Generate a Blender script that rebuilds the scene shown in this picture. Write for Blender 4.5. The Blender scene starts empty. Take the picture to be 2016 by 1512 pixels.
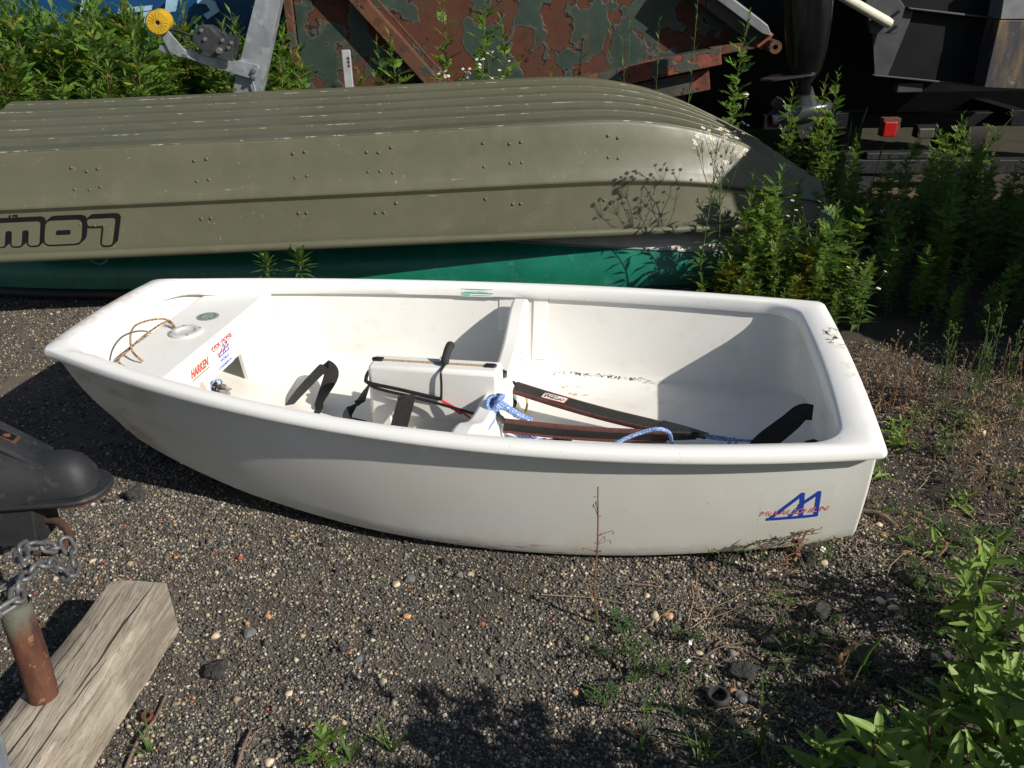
import bpy, bmesh, math, random
import numpy as np
from mathutils import Vector, Matrix, Euler

scene = bpy.context.scene
COL = scene.collection
R = math.radians
PI = math.pi
random.seed(7)

# ------------------------------------------------------------------ camera
CAM_H, PITCH, ROLL, FPX = 1.4169, 0.4594, -0.0164, 1689.0
fw = Vector((0, math.cos(PITCH), -math.sin(PITCH)))
rt0 = Vector((1, 0, 0))
up0 = rt0.cross(fw)
rt = math.cos(ROLL) * rt0 + math.sin(ROLL) * up0
up = -math.sin(ROLL) * rt0 + math.cos(ROLL) * up0
cam = bpy.data.cameras.new('camera')
cam.sensor_width = 36
cam.lens = FPX / 2016 * 36
cam.clip_start = 0.05
cam.clip_end = 2000
camo = bpy.data.objects.new('camera', cam)
COL.objects.link(camo)
m = Matrix((rt, up, -fw)).transposed().to_4x4()
m.translation = (0, 0, CAM_H)
camo.matrix_world = m
scene.camera = camo

# ------------------------------------------------------------------ light
SUN = Vector((1.28, -0.80, 1.0)).normalized()
SUN_EL = math.asin(SUN.z)
SUN_ROT = math.atan2(SUN.x, SUN.y)
world = bpy.data.worlds.new('World')
scene.world = world
world.use_nodes = True
wn = world.node_tree
wn.nodes.clear()
sky = wn.nodes.new('ShaderNodeTexSky')
sky.sky_type = 'NISHITA'
sky.sun_disc = False
sky.sun_elevation = SUN_EL
sky.sun_rotation = SUN_ROT
sky.air_density = 1.0
sky.dust_density = 0.8
bg = wn.nodes.new('ShaderNodeBackground')
bg.inputs['Strength'].default_value = 0.058
wo = wn.nodes.new('ShaderNodeOutputWorld')
wn.links.new(sky.outputs[0], bg.inputs['Color'])
wn.links.new(bg.outputs[0], wo.inputs['Surface'])
sl = bpy.data.lights.new('sun', 'SUN')
sl.energy = 4.6
sl.angle = R(0.53)
sl.color = (1.0, 0.945, 0.86)
so = bpy.data.objects.new('sun', sl)
COL.objects.link(so)
so.rotation_euler = SUN.to_track_quat('Z', 'Y').to_euler()
so.location = (3, -2, 6)
scene.view_settings.view_transform = 'Standard'
scene.view_settings.look = 'None'
scene.view_settings.exposure = 0.3
scene.view_settings.gamma = 1.0
scene.view_settings.use_curve_mapping = False
scene.cycles.max_bounces = 8
scene.cycles.transparent_max_bounces = 8

# ------------------------------------------------------------------ survey helpers: pixel of the photo -> world point on a known plane
def _ray(px, py):
    return rt * ((px - 1008) / FPX) - up * ((py - 756) / FPX) + fw
def atz(px, py, z=0.0):
    v = _ray(px, py)
    k = (z - CAM_H) / v.z
    return Vector((v.x * k, v.y * k, z))
def aty(px, py, y):
    v = _ray(px, py)
    k = y / v.y
    return Vector((v.x * k, y, CAM_H + v.z * k))

# ------------------------------------------------------------------ object helpers
def tag(o, label=None, cat=None, group=None, kind=None):
    if label: o['label'] = label
    if cat: o['category'] = cat
    if group: o['group'] = group
    if kind: o['kind'] = kind
    return o
def empty(name, loc=(0, 0, 0), rz=0.0, label=None, cat=None, group=None):
    o = bpy.data.objects.new(name, None)
    o.empty_display_size = 0.05
    COL.objects.link(o)
    o.location = loc
    o.rotation_euler = (0, 0, rz)
    return tag(o, label, cat, group)
def copy_tree(o, parent=None):
    c = o.copy()
    COL.objects.link(c)
    c.parent = parent
    for ch in list(o.children):
        copy_tree(ch, c)
    return c

class MB:
    """collects vertices and faces, then links them as one mesh object"""
    def __init__(s):
        s.v = []; s.f = []; s.mi = []
    def add(s, vs, fs, mi=0):
        b = len(s.v)
        s.v += [tuple(x) for x in vs]
        s.f += [tuple(i + b for i in f) for f in fs]
        s.mi += [mi] * len(fs)
        return s
    def box(s, c, d, rot=None, mi=0, taper=(1, 1)):
        hx, hy, hz = d[0] / 2, d[1] / 2, d[2] / 2
        vs = []
        for z in (-1, 1):
            tx, ty = (taper if z > 0 else (1, 1))
            for x, y in ((-1, -1), (1, -1), (1, 1), (-1, 1)):
                p = Vector((x * hx * tx, y * hy * ty, z * hz))
                if rot is not None: p = rot @ p
                vs.append(p + Vector(c))
        return s.add(vs, [(3, 2, 1, 0), (4, 5, 6, 7), (0, 1, 5, 4), (1, 2, 6, 5), (2, 3, 7, 6), (3, 0, 4, 7)], mi)
    def beam(s, a, b, w, h, upv=(0, 0, 1), mi=0):
        a, b = Vector(a), Vector(b)
        x = (b - a).normalized()
        y = Vector(upv).cross(x).normalized()
        z = x.cross(y)
        rot = Matrix((x, y, z)).transposed()
        return s.box((a + b) / 2, ((b - a).length, w, h), rot, mi)
    def tube(s, pts, r, n=8, cap=True, mi=0, flat=1.0):
        pts = [Vector(p) for p in pts]
        rs = r if isinstance(r, (list, tuple)) else [r] * len(pts)
        t0 = (pts[1] - pts[0]).normalized()
        ref = Vector((0, 0, 1)) if abs(t0.z) < 0.9 else Vector((1, 0, 0))
        u = t0.cross(ref).normalized()
        vs, fs = [], []
        for i, p in enumerate(pts):
            t = (pts[min(i + 1, len(pts) - 1)] - pts[max(i - 1, 0)]).normalized()
            u = (u - t * u.dot(t))
            if u.length < 1e-6: u = t.orthogonal()
            u.normalize()
            w = t.cross(u)
            for k in range(n):
                a = 2 * PI * k / n
                vs.append(p + (u * math.cos(a) + w * math.sin(a) * flat) * rs[i])
        for i in range(len(pts) - 1):
            for k in range(n):
                k2 = (k + 1) % n
                fs.append((i * n + k, i * n + k2, (i + 1) * n + k2, (i + 1) * n + k))
        if cap:
            fs.append(tuple(range(n - 1, -1, -1)))
            fs.append(tuple(range((len(pts) - 1) * n, len(pts) * n)))
        return s.add(vs, fs, mi)
    def grid(s, rows, closed=False, mi=0, flip=False):
        n = len(rows[0])
        vs = [p for r in rows for p in r]
        fs = []
        for i in range(len(rows) - 1):
            for k in range(n if closed else n - 1):
                k2 = (k + 1) % n
                q = (i * n + k, i * n + k2, (i + 1) * n + k2, (i + 1) * n + k)
                fs.append(q[::-1] if flip else q)
        return s.add(vs, fs, mi)
    def prism(s, poly, depth, mat=None, mi=0):
        """polygon in the XY plane of mat, pushed depth along its Z"""
        mat = mat or Matrix()
        n = len(poly)
        vs = [mat @ Vector((p[0], p[1], 0)) for p in poly] + [mat @ Vector((p[0], p[1], depth)) for p in poly]
        fs = [tuple(range(n - 1, -1, -1)), tuple(range(n, 2 * n))]
        fs += [(i, (i + 1) % n, n + (i + 1) % n, n + i) for i in range(n)]
        return s.add(vs, fs, mi)
    def lathe(s, prof, n=24, mat=None, mi=0):
        """profile (r, z) spun round Z of mat"""
        mat = mat or Matrix()
        rows = []
        for r, z in prof:
            rows.append([mat @ Vector((r * math.cos(2 * PI * k / n), r * math.sin(2 * PI * k / n), z)) for k in range(n)])
        return s.grid(rows, True, mi)
    def build(s, name, mats, parent=None, smooth=None, bevel=None, label=None, seg=2):
        me = bpy.data.meshes.new(name)
        me.from_pydata(s.v, [], s.f)
        if not isinstance(mats, (list, tuple)): mats = [mats]
        for x in mats: me.materials.append(x)
        if len(mats) > 1: me.polygons.foreach_set('material_index', s.mi)
        me.validate()
        if smooth is not None:
            me.shade_smooth()
            if smooth < 179: me.set_sharp_from_angle(angle=R(smooth))
        me.update()
        o = bpy.data.objects.new(name, me)
        COL.objects.link(o)
        o.parent = parent
        if bevel:
            b = o.modifiers.new('bevel', 'BEVEL')
            b.width = bevel; b.segments = seg; b.limit_method = 'ANGLE'; b.angle_limit = R(30)
            b.use_clamp_overlap = True
        if label: o['label'] = label
        return o
def frame_mat(o, x, z):
    """matrix with origin o, X along x and Z along z"""
    x = Vector(x).normalized(); z = Vector(z)
    y = z.cross(x).normalized(); z = x.cross(y)
    mm = Matrix((x, y, z)).transposed().to_4x4()
    mm.translation = Vector(o)
    return mm
def text_obj(name, body, size, mat4, material, parent=None, shear=0.0, offset=0.0, width=None, ext=0.0004):
    cu = bpy.data.curves.new(name, 'FONT')
    cu.body = body; cu.size = size; cu.shear = shear; cu.offset = offset
    cu.extrude = ext; cu.align_x = 'LEFT'; cu.resolution_u = 3
    t = bpy.data.objects.new(name + '_tmp', cu)
    COL.objects.link(t)
    dg = bpy.context.evaluated_depsgraph_get()
    me = bpy.data.meshes.new_from_object(t.evaluated_get(dg))
    bpy.data.objects.remove(t)
    bpy.data.curves.remove(cu)
    if width:
        xs = [v.co.x for v in me.vertices]
        k = width / max(1e-6, max(xs) - min(xs)); x0 = min(xs)
        for v in me.vertices: v.co.x = (v.co.x - x0) * k
    me.transform(mat4)
    me.materials.clear(); me.materials.append(material)
    me.name = name
    o = bpy.data.objects.new(name, me)
    COL.objects.link(o)
    o.parent = parent
    return o
def bez(pts, n=6):
    """smooth Catmull-Rom line through the points"""
    P = [Vector(p) for p in pts]
    P = [P[0] * 2 - P[1]] + P + [P[-1] * 2 - P[-2]]
    out = []
    for i in range(1, len(P) - 2):
        a, b, c, d = P[i - 1:i + 3]
        for k in range(n):
            t = k / n
            out.append(0.5 * ((2 * b) + (c - a) * t + (2 * a - 5 * b + 4 * c - d) * t * t + (3 * b - a - 3 * c + d) * t ** 3))
    out.append(P[-2])
    return out
def lerp(a, b, t): return a + (b - a) * t
def interp(x, xs, ys):
    if x <= xs[0]: return ys[0]
    for i in range(1, len(xs)):
        if x <= xs[i]:
            return lerp(ys[i - 1], ys[i], (x - xs[i - 1]) / (xs[i] - xs[i - 1]))
    return ys[-1]
def cub(x, xs, ys):
    """smooth interpolation through a table"""
    n = len(xs)
    if x <= xs[0]: return ys[0]
    if x >= xs[-1]: return ys[-1]
    i = max(k for k in range(n) if xs[k] <= x)
    i = min(i, n - 2)
    h = xs[i + 1] - xs[i]; t = (x - xs[i]) / h
    def sl(k):
        if k == 0: return (ys[1] - ys[0]) / (xs[1] - xs[0])
        if k == n - 1: return (ys[-1] - ys[-2]) / (xs[-1] - xs[-2])
        return (ys[k + 1] - ys[k - 1]) / (xs[k + 1] - xs[k - 1])
    m0, m1 = sl(i) * h, sl(i + 1) * h
    return (2*t**3 - 3*t*t + 1) * ys[i] + (t**3 - 2*t*t + t) * m0 + (-2*t**3 + 3*t*t) * ys[i + 1] + (t**3 - t*t) * m1

# ------------------------------------------------------------------ material helpers
class NT:
    def __init__(s, name):
        s.m = bpy.data.materials.new(name)
        s.m.use_nodes = True
        s.t = s.m.node_tree
        s.t.nodes.clear()
        s.out = s.t.nodes.new('ShaderNodeOutputMaterial')
        s.p = s.t.nodes.new('ShaderNodeBsdfPrincipled')
        s.t.links.new(s.p.outputs[0], s.out.inputs['Surface'])
        s.tc = s.t.nodes.new('ShaderNodeTexCoord')
        s.co = s.tc.outputs['Object']
    def set(s, sock, v):
        if isinstance(v, bpy.types.NodeSocket): s.t.links.new(v, sock)
        elif isinstance(v, (tuple, list)) and len(v) == 3 and sock.type == 'RGBA': sock.default_value = (*v, 1)
        else: sock.default_value = v
    def scaled(s, sc):
        n = s.t.nodes.new('ShaderNodeMapping')
        n.inputs['Scale'].default_value = sc
        s.t.links.new(s.co, n.inputs['Vector'])
        return n.outputs[0]
    def noise(s, scale, detail=4, rough=0.55, vec=None, dist=0.0):
        n = s.t.nodes.new('ShaderNodeTexNoise')
        n.inputs['Scale'].default_value = scale
        n.inputs['Detail'].default_value = detail
        n.inputs['Roughness'].default_value = rough
        n.inputs['Distortion'].default_value = dist
        s.t.links.new(vec or s.co, n.inputs['Vector'])
        return n.outputs['Fac']
    def voro(s, scale, out='Color', feature='F1', vec=None, rnd=1.0):
        n = s.t.nodes.new('ShaderNodeTexVoronoi')
        n.feature = feature
        n.inputs['Scale'].default_value = scale
        n.inputs['Randomness'].default_value = rnd
        s.t.links.new(vec or s.co, n.inputs['Vector'])
        return n.outputs[out]
    def ramp(s, fac, stops, const=False):
        n = s.t.nodes.new('ShaderNodeValToRGB')
        e = n.color_ramp.elements
        if const: n.color_ramp.interpolation = 'CONSTANT'
        while len(e) < len(stops): e.new(0.5)
        for el, (p, c) in zip(e, stops):
            el.position = p
            el.color = (*c, 1) if isinstance(c, (tuple, list)) else (c, c, c, 1)
        s.t.links.new(fac, n.inputs[0])
        return n.outputs[0]
    def mix(s, fac, a, b, mode='MIX'):
        n = s.t.nodes.new('ShaderNodeMix')
        n.data_type = 'RGBA'; n.blend_type = mode
        s.set(n.inputs[0], fac); s.set(n.inputs[6], a); s.set(n.inputs[7], b)
        return n.outputs[2]
    def math(s, op, a, b=0.0, c=0.0):
        n = s.t.nodes.new('ShaderNodeMath')
        n.operation = op
        s.set(n.inputs[0], a); s.set(n.inputs[1], b); s.set(n.inputs[2], c)
        return n.outputs[0]
    def step(s, v, lo, hi):
        n = s.t.nodes.new('ShaderNodeMapRange')
        n.interpolation_type = 'SMOOTHSTEP'
        s.set(n.inputs[0], v)
        n.inputs[1].default_value = lo; n.inputs[2].default_value = hi
        return n.outputs[0]
    def xyz(s):
        n = s.t.nodes.new('ShaderNodeSeparateXYZ')
        s.t.links.new(s.co, n.inputs[0])
        return n.outputs
    def bump(s, h, strength=0.3, dist=0.002):
        n = s.t.nodes.new('ShaderNodeBump')
        n.inputs['Strength'].default_value = strength
        n.inputs['Distance'].default_value = dist
        s.t.links.new(h, n.inputs['Height'])
        s.t.links.new(n.outputs[0], s.p.inputs['Normal'])
    def done(s, col, rough=0.5, metal=0.0, spec=0.5):
        s.set(s.p.inputs['Base Color'], col)
        s.set(s.p.inputs['Roughness'], rough)
        s.p.inputs['Metallic'].default_value = metal
        s.p.inputs['Specular IOR Level'].default_value = spec
        return s.m
def plain(name, col, rough=0.5, metal=0.0, var=0.25, scale=12, bump=0.0, bscale=150, bdist=0.001, dirt=None, spec=0.5):
    t = NT(name)
    f = t.noise(scale, 5)
    c = t.mix(t.ramp(f, [(0.3, 0.0), (0.7, 1.0)]), tuple(x * (1 - var) for x in col), tuple(min(1, x * (1 + var)) for x in col))
    if dirt:
        c = t.mix(t.step(t.noise(scale * 2.3, 6, 0.65), 0.55, 0.72), c, dirt)
    if bump: t.bump(t.noise(bscale, 4), bump, bdist)
    return t.done(c, rough, metal, spec)
# ------------------------------------------------------------------ materials
M = {}
def gelcoat(name, base, stain=0.0, scuff=False):
    t = NT(name)
    x, y, z = t.xyz()
    c = t.mix(t.ramp(t.noise(3, 4), [(0.35, 0.0), (0.7, 1.0)]), base, tuple(v * k for v, k in zip(base, (0.96, 0.95, 0.91))))
    c = t.mix(t.math('MULTIPLY', t.step(t.noise(14, 6, 0.7), 0.58, 0.8), 0.35), c, (0.55, 0.47, 0.36))
    c = t.mix(t.step(t.noise(95, 2, 0.5), 0.765, 0.80), c, (0.16, 0.13, 0.10))
    if stain:
        c = t.mix(t.math('MULTIPLY', t.step(t.noise(5.5, 5, 0.62), 0.5, 0.75), stain), c, (0.50, 0.40, 0.28))
    if scuff:
        ys = t.step(y, 0.25, 0.3)
        xs = t.math('MULTIPLY', t.step(x, 1.36, 1.42), t.math('SUBTRACT', 1.0, t.step(x, 1.66, 1.84)))
        zd = t.math('ADD', z, t.math('MULTIPLY', t.math('SUBTRACT', t.noise(26, 3), 0.5), 0.016))
        band = t.math('MULTIPLY', t.step(zd, 0.069, 0.071), t.math('SUBTRACT', 1.0, t.step(zd, 0.079, 0.081)))
        fl = t.step(t.noise(120, 4, 0.7, t.scaled((1.0, 1, 0.8))), 0.50, 0.54)
        mk = t.math('MULTIPLY', t.math('MULTIPLY', band, fl), t.math('MULTIPLY', xs, ys))
        c = t.mix(mk, c, (0.06, 0.05, 0.045))
        band2 = t.math('MULTIPLY', t.step(zd, 0.053, 0.0545), t.math('SUBTRACT', 1.0, t.step(zd, 0.060, 0.0615)))
        mk2 = t.math('MULTIPLY', t.math('MULTIPLY', band2, t.step(t.noise(30, 3), 0.40, 0.5)), t.math('MULTIPLY', xs, ys))
        c = t.mix(mk2, c, (0.42, 0.25, 0.18))
    t.bump(t.noise(240, 2), 0.03, 0.0006)
    return t.done(c, t.ramp(t.noise(20, 4), [(0.3, 0.28), (0.7, 0.5)]), 0, 0.45)
M['gel'] = gelcoat('white_gelcoat', (0.79, 0.785, 0.755))
M['gel_in'] = gelcoat('white_liner_gelcoat', (0.745, 0.735, 0.70), 0.30, True)
M['gel_rail'] = gelcoat('white_rail_gelcoat', (0.81, 0.80, 0.765))
def rail_mat():
    t = NT('white_rail_gelcoat')
    x, y, z = t.xyz()
    base = (0.80, 0.795, 0.77)
    c = t.mix(t.math('MULTIPLY', t.step(t.noise(14, 6, 0.7), 0.58, 0.8), 0.3), base, (0.60, 0.52, 0.40))
    c = t.mix(t.step(t.noise(110, 2, 0.5), 0.75, 0.79), c, (0.15, 0.12, 0.09))
    st = t.math('MULTIPLY', t.step(x, 2.255, 2.29), t.math('MULTIPLY', t.step(y, -0.30, 0.0), t.math('SUBTRACT', 1.0, t.step(y, 0.24, 0.30))))
    c = t.mix(t.math('MULTIPLY', st, t.step(t.noise(26, 5, .7), .50, .72)), c, (0.50, 0.40, 0.27))
    s2 = t.math('MULTIPLY', t.step(x, 2.245, 2.26), t.math('MULTIPLY', t.step(y, 0.10, 0.15), t.math('SUBTRACT', 1.0, t.step(y, 0.22, 0.27))))
    c = t.mix(t.math('MULTIPLY', s2, t.step(t.noise(48, 4, .6), .52, .58)), c, (0.09, 0.06, 0.04))
    bw = t.math('SUBTRACT', 1.0, t.step(x, 0.0, 0.07))
    c = t.mix(t.math('MULTIPLY', bw, t.math('MULTIPLY', t.step(t.noise(22, 5, .7), .45, .65), .6)), c, (0.50, 0.38, 0.27))
    edge = t.math('MULTIPLY', t.math('MULTIPLY', t.math('SUBTRACT', 1.0, t.step(y, -.1, 0.0)), t.math('SUBTRACT', 1.0, t.step(z, 0.362, 0.372))), t.step(t.noise(12, 5, .7, t.scaled((1, 1, 3))), .60, .72))
    c = t.mix(t.math('MULTIPLY', edge, .7), c, (0.36, 0.22, 0.12))
    t.bump(t.noise(240, 2), 0.03, 0.0006)
    return t.done(c, t.ramp(t.noise(20, 4), [(0.3, 0.28), (0.7, 0.5)]), 0, 0.45)
M['gel_rail'] = rail_mat()
def hull_mat():
    t = NT('white_hull_gelcoat')
    x, y, z = t.xyz()
    base = (0.73, 0.722, 0.685)
    c = t.mix(t.ramp(t.noise(2.5, 4), [(0.35, 0.0), (0.7, 1.0)]), base, (0.68, 0.655, 0.59))
    low = t.math('MULTIPLY', 0.5, t.math('SUBTRACT', 1.0, t.step(z, 0.02, 0.10)))
    c = t.mix(t.math('MULTIPLY', low, t.step(t.noise(9, 5, 0.65), 0.4, 0.7)), c, (0.55, 0.46, 0.36))
    bow = t.math('SUBTRACT', 1.0, t.step(x, 0.15, 0.55))
    c = t.mix(t.math('MULTIPLY', bow, t.step(t.noise(6, 5, 0.6, t.scaled((1, 1, 2.2))), 0.42, 0.72)), c, (0.50, 0.39, 0.24))
    scr = t.math('SUBTRACT', 1.0, t.step(z, 0.025, 0.05))
    s2 = t.step(t.noise(40, 4, 0.6, t.scaled((0.25, 1, 3))), 0.62, 0.66)
    c = t.mix(t.math('MULTIPLY', scr, s2), c, (0.30, 0.13, 0.09))
    c = t.mix(t.step(t.noise(70, 2, 0.5), 0.77, 0.80), c, (0.14, 0.12, 0.10))
    t.bump(t.noise(6, 2), 0.05, 0.01)
    return t.done(c, 0.42, 0, 0.4)
M['hull'] = hull_mat()
M['black_web'] = plain('black_webbing', (0.018, 0.018, 0.017), 0.85, 0, 0.3, 60, 0.5, 900, 0.0008)
M['black_pl'] = plain('black_plastic', (0.012, 0.012, 0.013), 0.4, 0, 0.3, 30)
M['foam'] = plain('black_foam_grip', (0.02, 0.02, 0.021), 0.8, 0, 0.2, 60, 0.5, 400, 0.001)
M['maroon'] = plain('maroon_piping', (0.10, 0.032, 0.026), 0.8, 0, 0.3, 60, 0.5, 500, 0.001)
M['red_cord'] = plain('red_cord', (0.65, 0.03, 0.03), 0.7)
def braid(name, a, b, sc=260, th=0.5):
    t = NT(name)
    n = t.voro(sc, 'Distance')
    c = t.mix(t.step(t.noise(sc * 0.8, 1, 0.4), th - 0.05, th + 0.05), a, b)
    t.bump(n, 0.5, 0.001)
    return t.done(c, 0.8)
M['blue_rope'] = braid('blue_braided_rope', (0.07, 0.16, 0.46), (0.50, 0.58, 0.72), 420, 0.55)
M['brown_cord'] = braid('brown_braided_cord', (0.13, 0.055, 0.025), (0.42, 0.28, 0.16), 240, 0.5)
M['yellow_cord'] = braid('yellow_cord', (0.62, 0.48, 0.18), (0.5, 0.36, 0.12))
M['slot_wood'] = plain('tan_slot_gasket', (0.42, 0.30, 0.19), 0.8, 0, 0.4, 120)
M['red_ink'] = plain('red_print', (0.75, 0.04, 0.03), 0.5, 0, 0.05)
M['faded_red'] = plain('faded_red_print', (0.50, 0.10, 0.07), 0.5, 0, 0.1)
M['pink_ink'] = plain('faded_red_marker', (0.75, 0.24, 0.22), 0.5, 0, 0.3, 90)
M['blue_ink'] = plain('blue_print', (0.02, 0.06, 0.42), 0.45, 0, 0.1)
M['black_ink'] = plain('black_print', (0.007, 0.007, 0.007), 0.6, 0, 0.2, spec=0.15)
M['dull_black'] = plain('worn_black_vinyl', (0.022, 0.021, 0.018), 0.5, 0, 0.3, 40)
M['white_ink'] = plain('white_print', (0.8, 0.8, 0.78), 0.5, 0, 0.03)
M['green_ink'] = plain('green_print', (0.02, 0.36, 0.23), 0.5, 0, 0.08)
M['sticker_clear'] = plain('yellowed_clear_sticker', (0.72, 0.69, 0.60), 0.3, 0, 0.06)
M['orange_ink'] = plain('orange_print', (0.80, 0.20, 0.06), 0.5, 0, 0.05)
M['brown_stain'] = plain('peach_filler_patch', (0.55, 0.38, 0.27), 0.7, 0, 0.1, 40)
M['grey_green'] = plain('grey_green_sticker', (0.13, 0.17, 0.14), 0.5, 0, 0.2, 200)
M['pale_green'] = plain('pale_green_print', (0.36, 0.42, 0.36), 0.5, 0, 0.1)
M['blue_tape'] = plain('blue_tape', (0.03, 0.25, 0.60), 0.7, 0, 0.2, 80)
M['grey_tape'] = plain('grey_cloth', (0.22, 0.21, 0.19), 0.8, 0, 0.4, 60, 0.5, 90, 0.004)
M['rivet'] = plain('painted_rivet', (0.10, 0.09, 0.058), 0.45, 0, 0.1)
def jon_mat():
    t = NT('olive_painted_aluminium')
    c = t.mix(t.ramp(t.noise(1.6, 5, 0.6), [(0.3, 0.0), (0.7, 1.0)]), (0.090, 0.089, 0.054), (0.113, 0.112, 0.070))
    c = t.mix(t.math('MULTIPLY', t.step(t.noise(9, 6, 0.7), 0.5, 0.75), 0.5), c, (0.138, 0.128, 0.092))
    sc = t.step(t.noise(16, 5, 0.5, t.scaled((0.35, 3.0, 3.0)), 1.2), 0.71, 0.74)
    c = t.mix(t.math('MULTIPLY', sc, 0.45), c, (0.42, 0.40, 0.33))
    sc2 = t.step(t.noise(22, 4, 0.5, t.scaled((2.2, 0.4, 1.2)), 2.0), 0.72, 0.73)
    c = t.mix(t.math('MULTIPLY', sc2, 0.6), c, (0.40, 0.38, 0.32))
    c = t.mix(t.step(t.noise(120, 2), 0.745, 0.77), c, (0.05, 0.045, 0.03))
    t.bump(t.noise(2.4, 2), 0.25, 0.02)
    return t.done(c, t.ramp(t.noise(12, 5), [(0.3, 0.36), (0.7, 0.55)]), 0.0, 0.5)
M['jon'] = jon_mat()
def edge_mat():
    t = NT('scraped_ridge_edge')
    f = t.step(t.noise(34, 5, 0.65, t.scaled((0.45, 1, 1))), 0.54, 0.62)
    c = t.mix(f, (0.11, 0.10, 0.065), (0.36, 0.34, 0.28))
    return t.done(c, 0.45)
M['jon_edge'] = edge_mat()
M['green_hull'] = plain('green_gelcoat', (0.008, 0.135, 0.085), 0.24, 0, 0.22, 6, 0, dirt=(0.03, 0.17, 0.12))
M['cream_hull'] = plain('cream_gelcoat', (0.60, 0.55, 0.46), 0.4, 0, 0.12, 8)
M['black_rim'] = plain('black_rubber_rim', (0.02, 0.02, 0.02), 0.6)
M['blue_hull'] = plain('blue_paint', (0.012, 0.07, 0.19), 0.35, 0, 0.25, 4)
M['pale_blue'] = plain('pale_blue_print', (0.32, 0.50, 0.66), 0.4, 0, 0.12)
def galv(name, base, k=1.0):
    t = NT(name)
    v = t.voro(26, 'Color')
    sx = t.t.nodes.new('ShaderNodeSeparateColor')
    t.t.links.new(v, sx.inputs[0])
    c = t.mix(t.ramp(sx.outputs[0], [(0, 0.0), (1, 1.0)]), tuple(x * 0.82 for x in base), tuple(x * 1.15 for x in base))
    c = t.mix(t.step(t.noise(9, 6, 0.7), 0.5, 0.75), c, tuple(x * 1.5 for x in base))
    c = t.mix(t.math('MULTIPLY', t.step(t.noise(6, 5, 0.7), 0.64, 0.72), 0.6), c, (0.20, 0.10, 0.05))
    return t.done(c, t.ramp(t.noise(18, 4), [(0.3, 0.35), (0.7, 0.6)]), 0.35)
M['galv'] = galv('galvanised_steel', (0.30, 0.32, 0.34))
M['galv_dull'] = galv('dull_galvanised_chain', (0.125, 0.127, 0.13))
M['alu'] = plain('aluminium', (0.48, 0.49, 0.50), 0.4, 0.3, 0.15, 20)
M['steel_bolt'] = plain('steel_bolt', (0.36, 0.36, 0.36), 0.35, 0.8, 0.2, 60)
M['winch'] = plain('dark_grey_winch_paint', (0.045, 0.047, 0.05), 0.45, 0.2, 0.35, 20, 0.2, 80, 0.001, dirt=(0.10, 0.10, 0.10))
def amber():
    t = NT('amber_polyurethane')
    n = t.noise(30, 3)
    c = t.mix(n, (0.36, 0.22, 0.01), (0.58, 0.38, 0.03))
    t.p.inputs['Subsurface Weight'].default_value = 0.25
    t.p.inputs['Subsurface Radius'].default_value = (0.02, 0.012, 0.002)
    return t.done(c, 0.3)
M['amber'] = amber()
def rusty(name, paint, amt=0.5, rust=((0.070, 0.023, 0.013), (0.120, 0.042, 0.022)), sc=4.0):
    t = NT(name)
    v1 = t.noise(sc, 4, 0.5, None, 0.6)
    big = t.noise(sc * 0.45, 2, 0.5)
    d = t.voro(sc * 1.7, 'Distance', 'SMOOTH_F1')
    d2 = t.voro(sc * 4.6, 'Distance')
    f = t.math('ADD', t.math('MULTIPLY', v1, 0.7), t.math('MULTIPLY', big, 0.45))
    f = t.math('SUBTRACT', t.math('ADD', f, 0.115), t.math('ADD', t.math('MULTIPLY', d, 0.27), t.math('MULTIPLY', d2, 0.09)))
    mk = t.step(f, amt, amt + 0.014)
    rc = t.mix(t.noise(55, 6, 0.7), rust[0], rust[1])
    rc = t.mix(t.step(t.noise(13, 5, 0.7), 0.45, 0.75), rc, (0.05, 0.02, 0.014))
    rc = t.mix(t.math('MULTIPLY', t.step(t.noise(3.1, 3, 0.6), 0.45, 0.65), 0.55), rc, (0.075, 0.04, 0.026))
    pc = t.mix(t.ramp(t.noise(5, 6, 0.65), [(0.3, 0.0), (0.7, 1.0)]), tuple(x * 0.7 for x in paint), tuple(x * 1.35 for x in paint))
    rim = t.math('MULTIPLY', t.step(f, amt - 0.035, amt), t.math('SUBTRACT', 1.0, mk))
    pc = t.mix(t.math('MULTIPLY', rim, 0.55), pc, (0.11, 0.10, 0.08))
    edge = t.math('MULTIPLY', t.step(f, amt - 0.002, amt + 0.004), t.math('SUBTRACT', 1.0, t.step(f, amt + 0.012, amt + 0.022)))
    c = t.mix(mk, pc, rc)
    c = t.mix(t.math('MULTIPLY', edge, t.step(t.noise(7, 2), 0.45, 0.55)), c, (0.012, 0.010, 0.009))
    drip = t.math('MULTIPLY', t.math('SUBTRACT', 1.0, mk), t.step(t.noise(sc * 2.2, 5, 0.65, t.scaled((1.8, 1.8, 0.22))), 0.50, 0.72))
    c = t.mix(t.math('MULTIPLY', drip, 0.6), c, (0.095, 0.05, 0.03))
    c = t.mix(t.math('MULTIPLY', t.step(t.noise(sc * 9, 4, 0.7), 0.60, 0.68), 0.5), c, (0.03, 0.022, 0.018))
    h = t.math('ADD', t.math('MULTIPLY', t.math('SUBTRACT', 1.0, mk), 0.7), t.math('MULTIPLY', t.noise(70, 5, 0.7), 0.35))
    t.bump(h, 0.7, 0.006)
    return t.done(c, t.mix(mk, (0.45,) * 3, (0.9,) * 3), 0.0, 0.35)
M['skip'] = rusty('rusted_green_paint', (0.034, 0.054, 0.042), 0.512)
M['rust_beam'] = rusty('rusted_brown_steel', (0.05, 0.055, 0.045), 0.42, ((0.085, 0.034, 0.018), (0.17, 0.078, 0.038)), 7)
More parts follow.
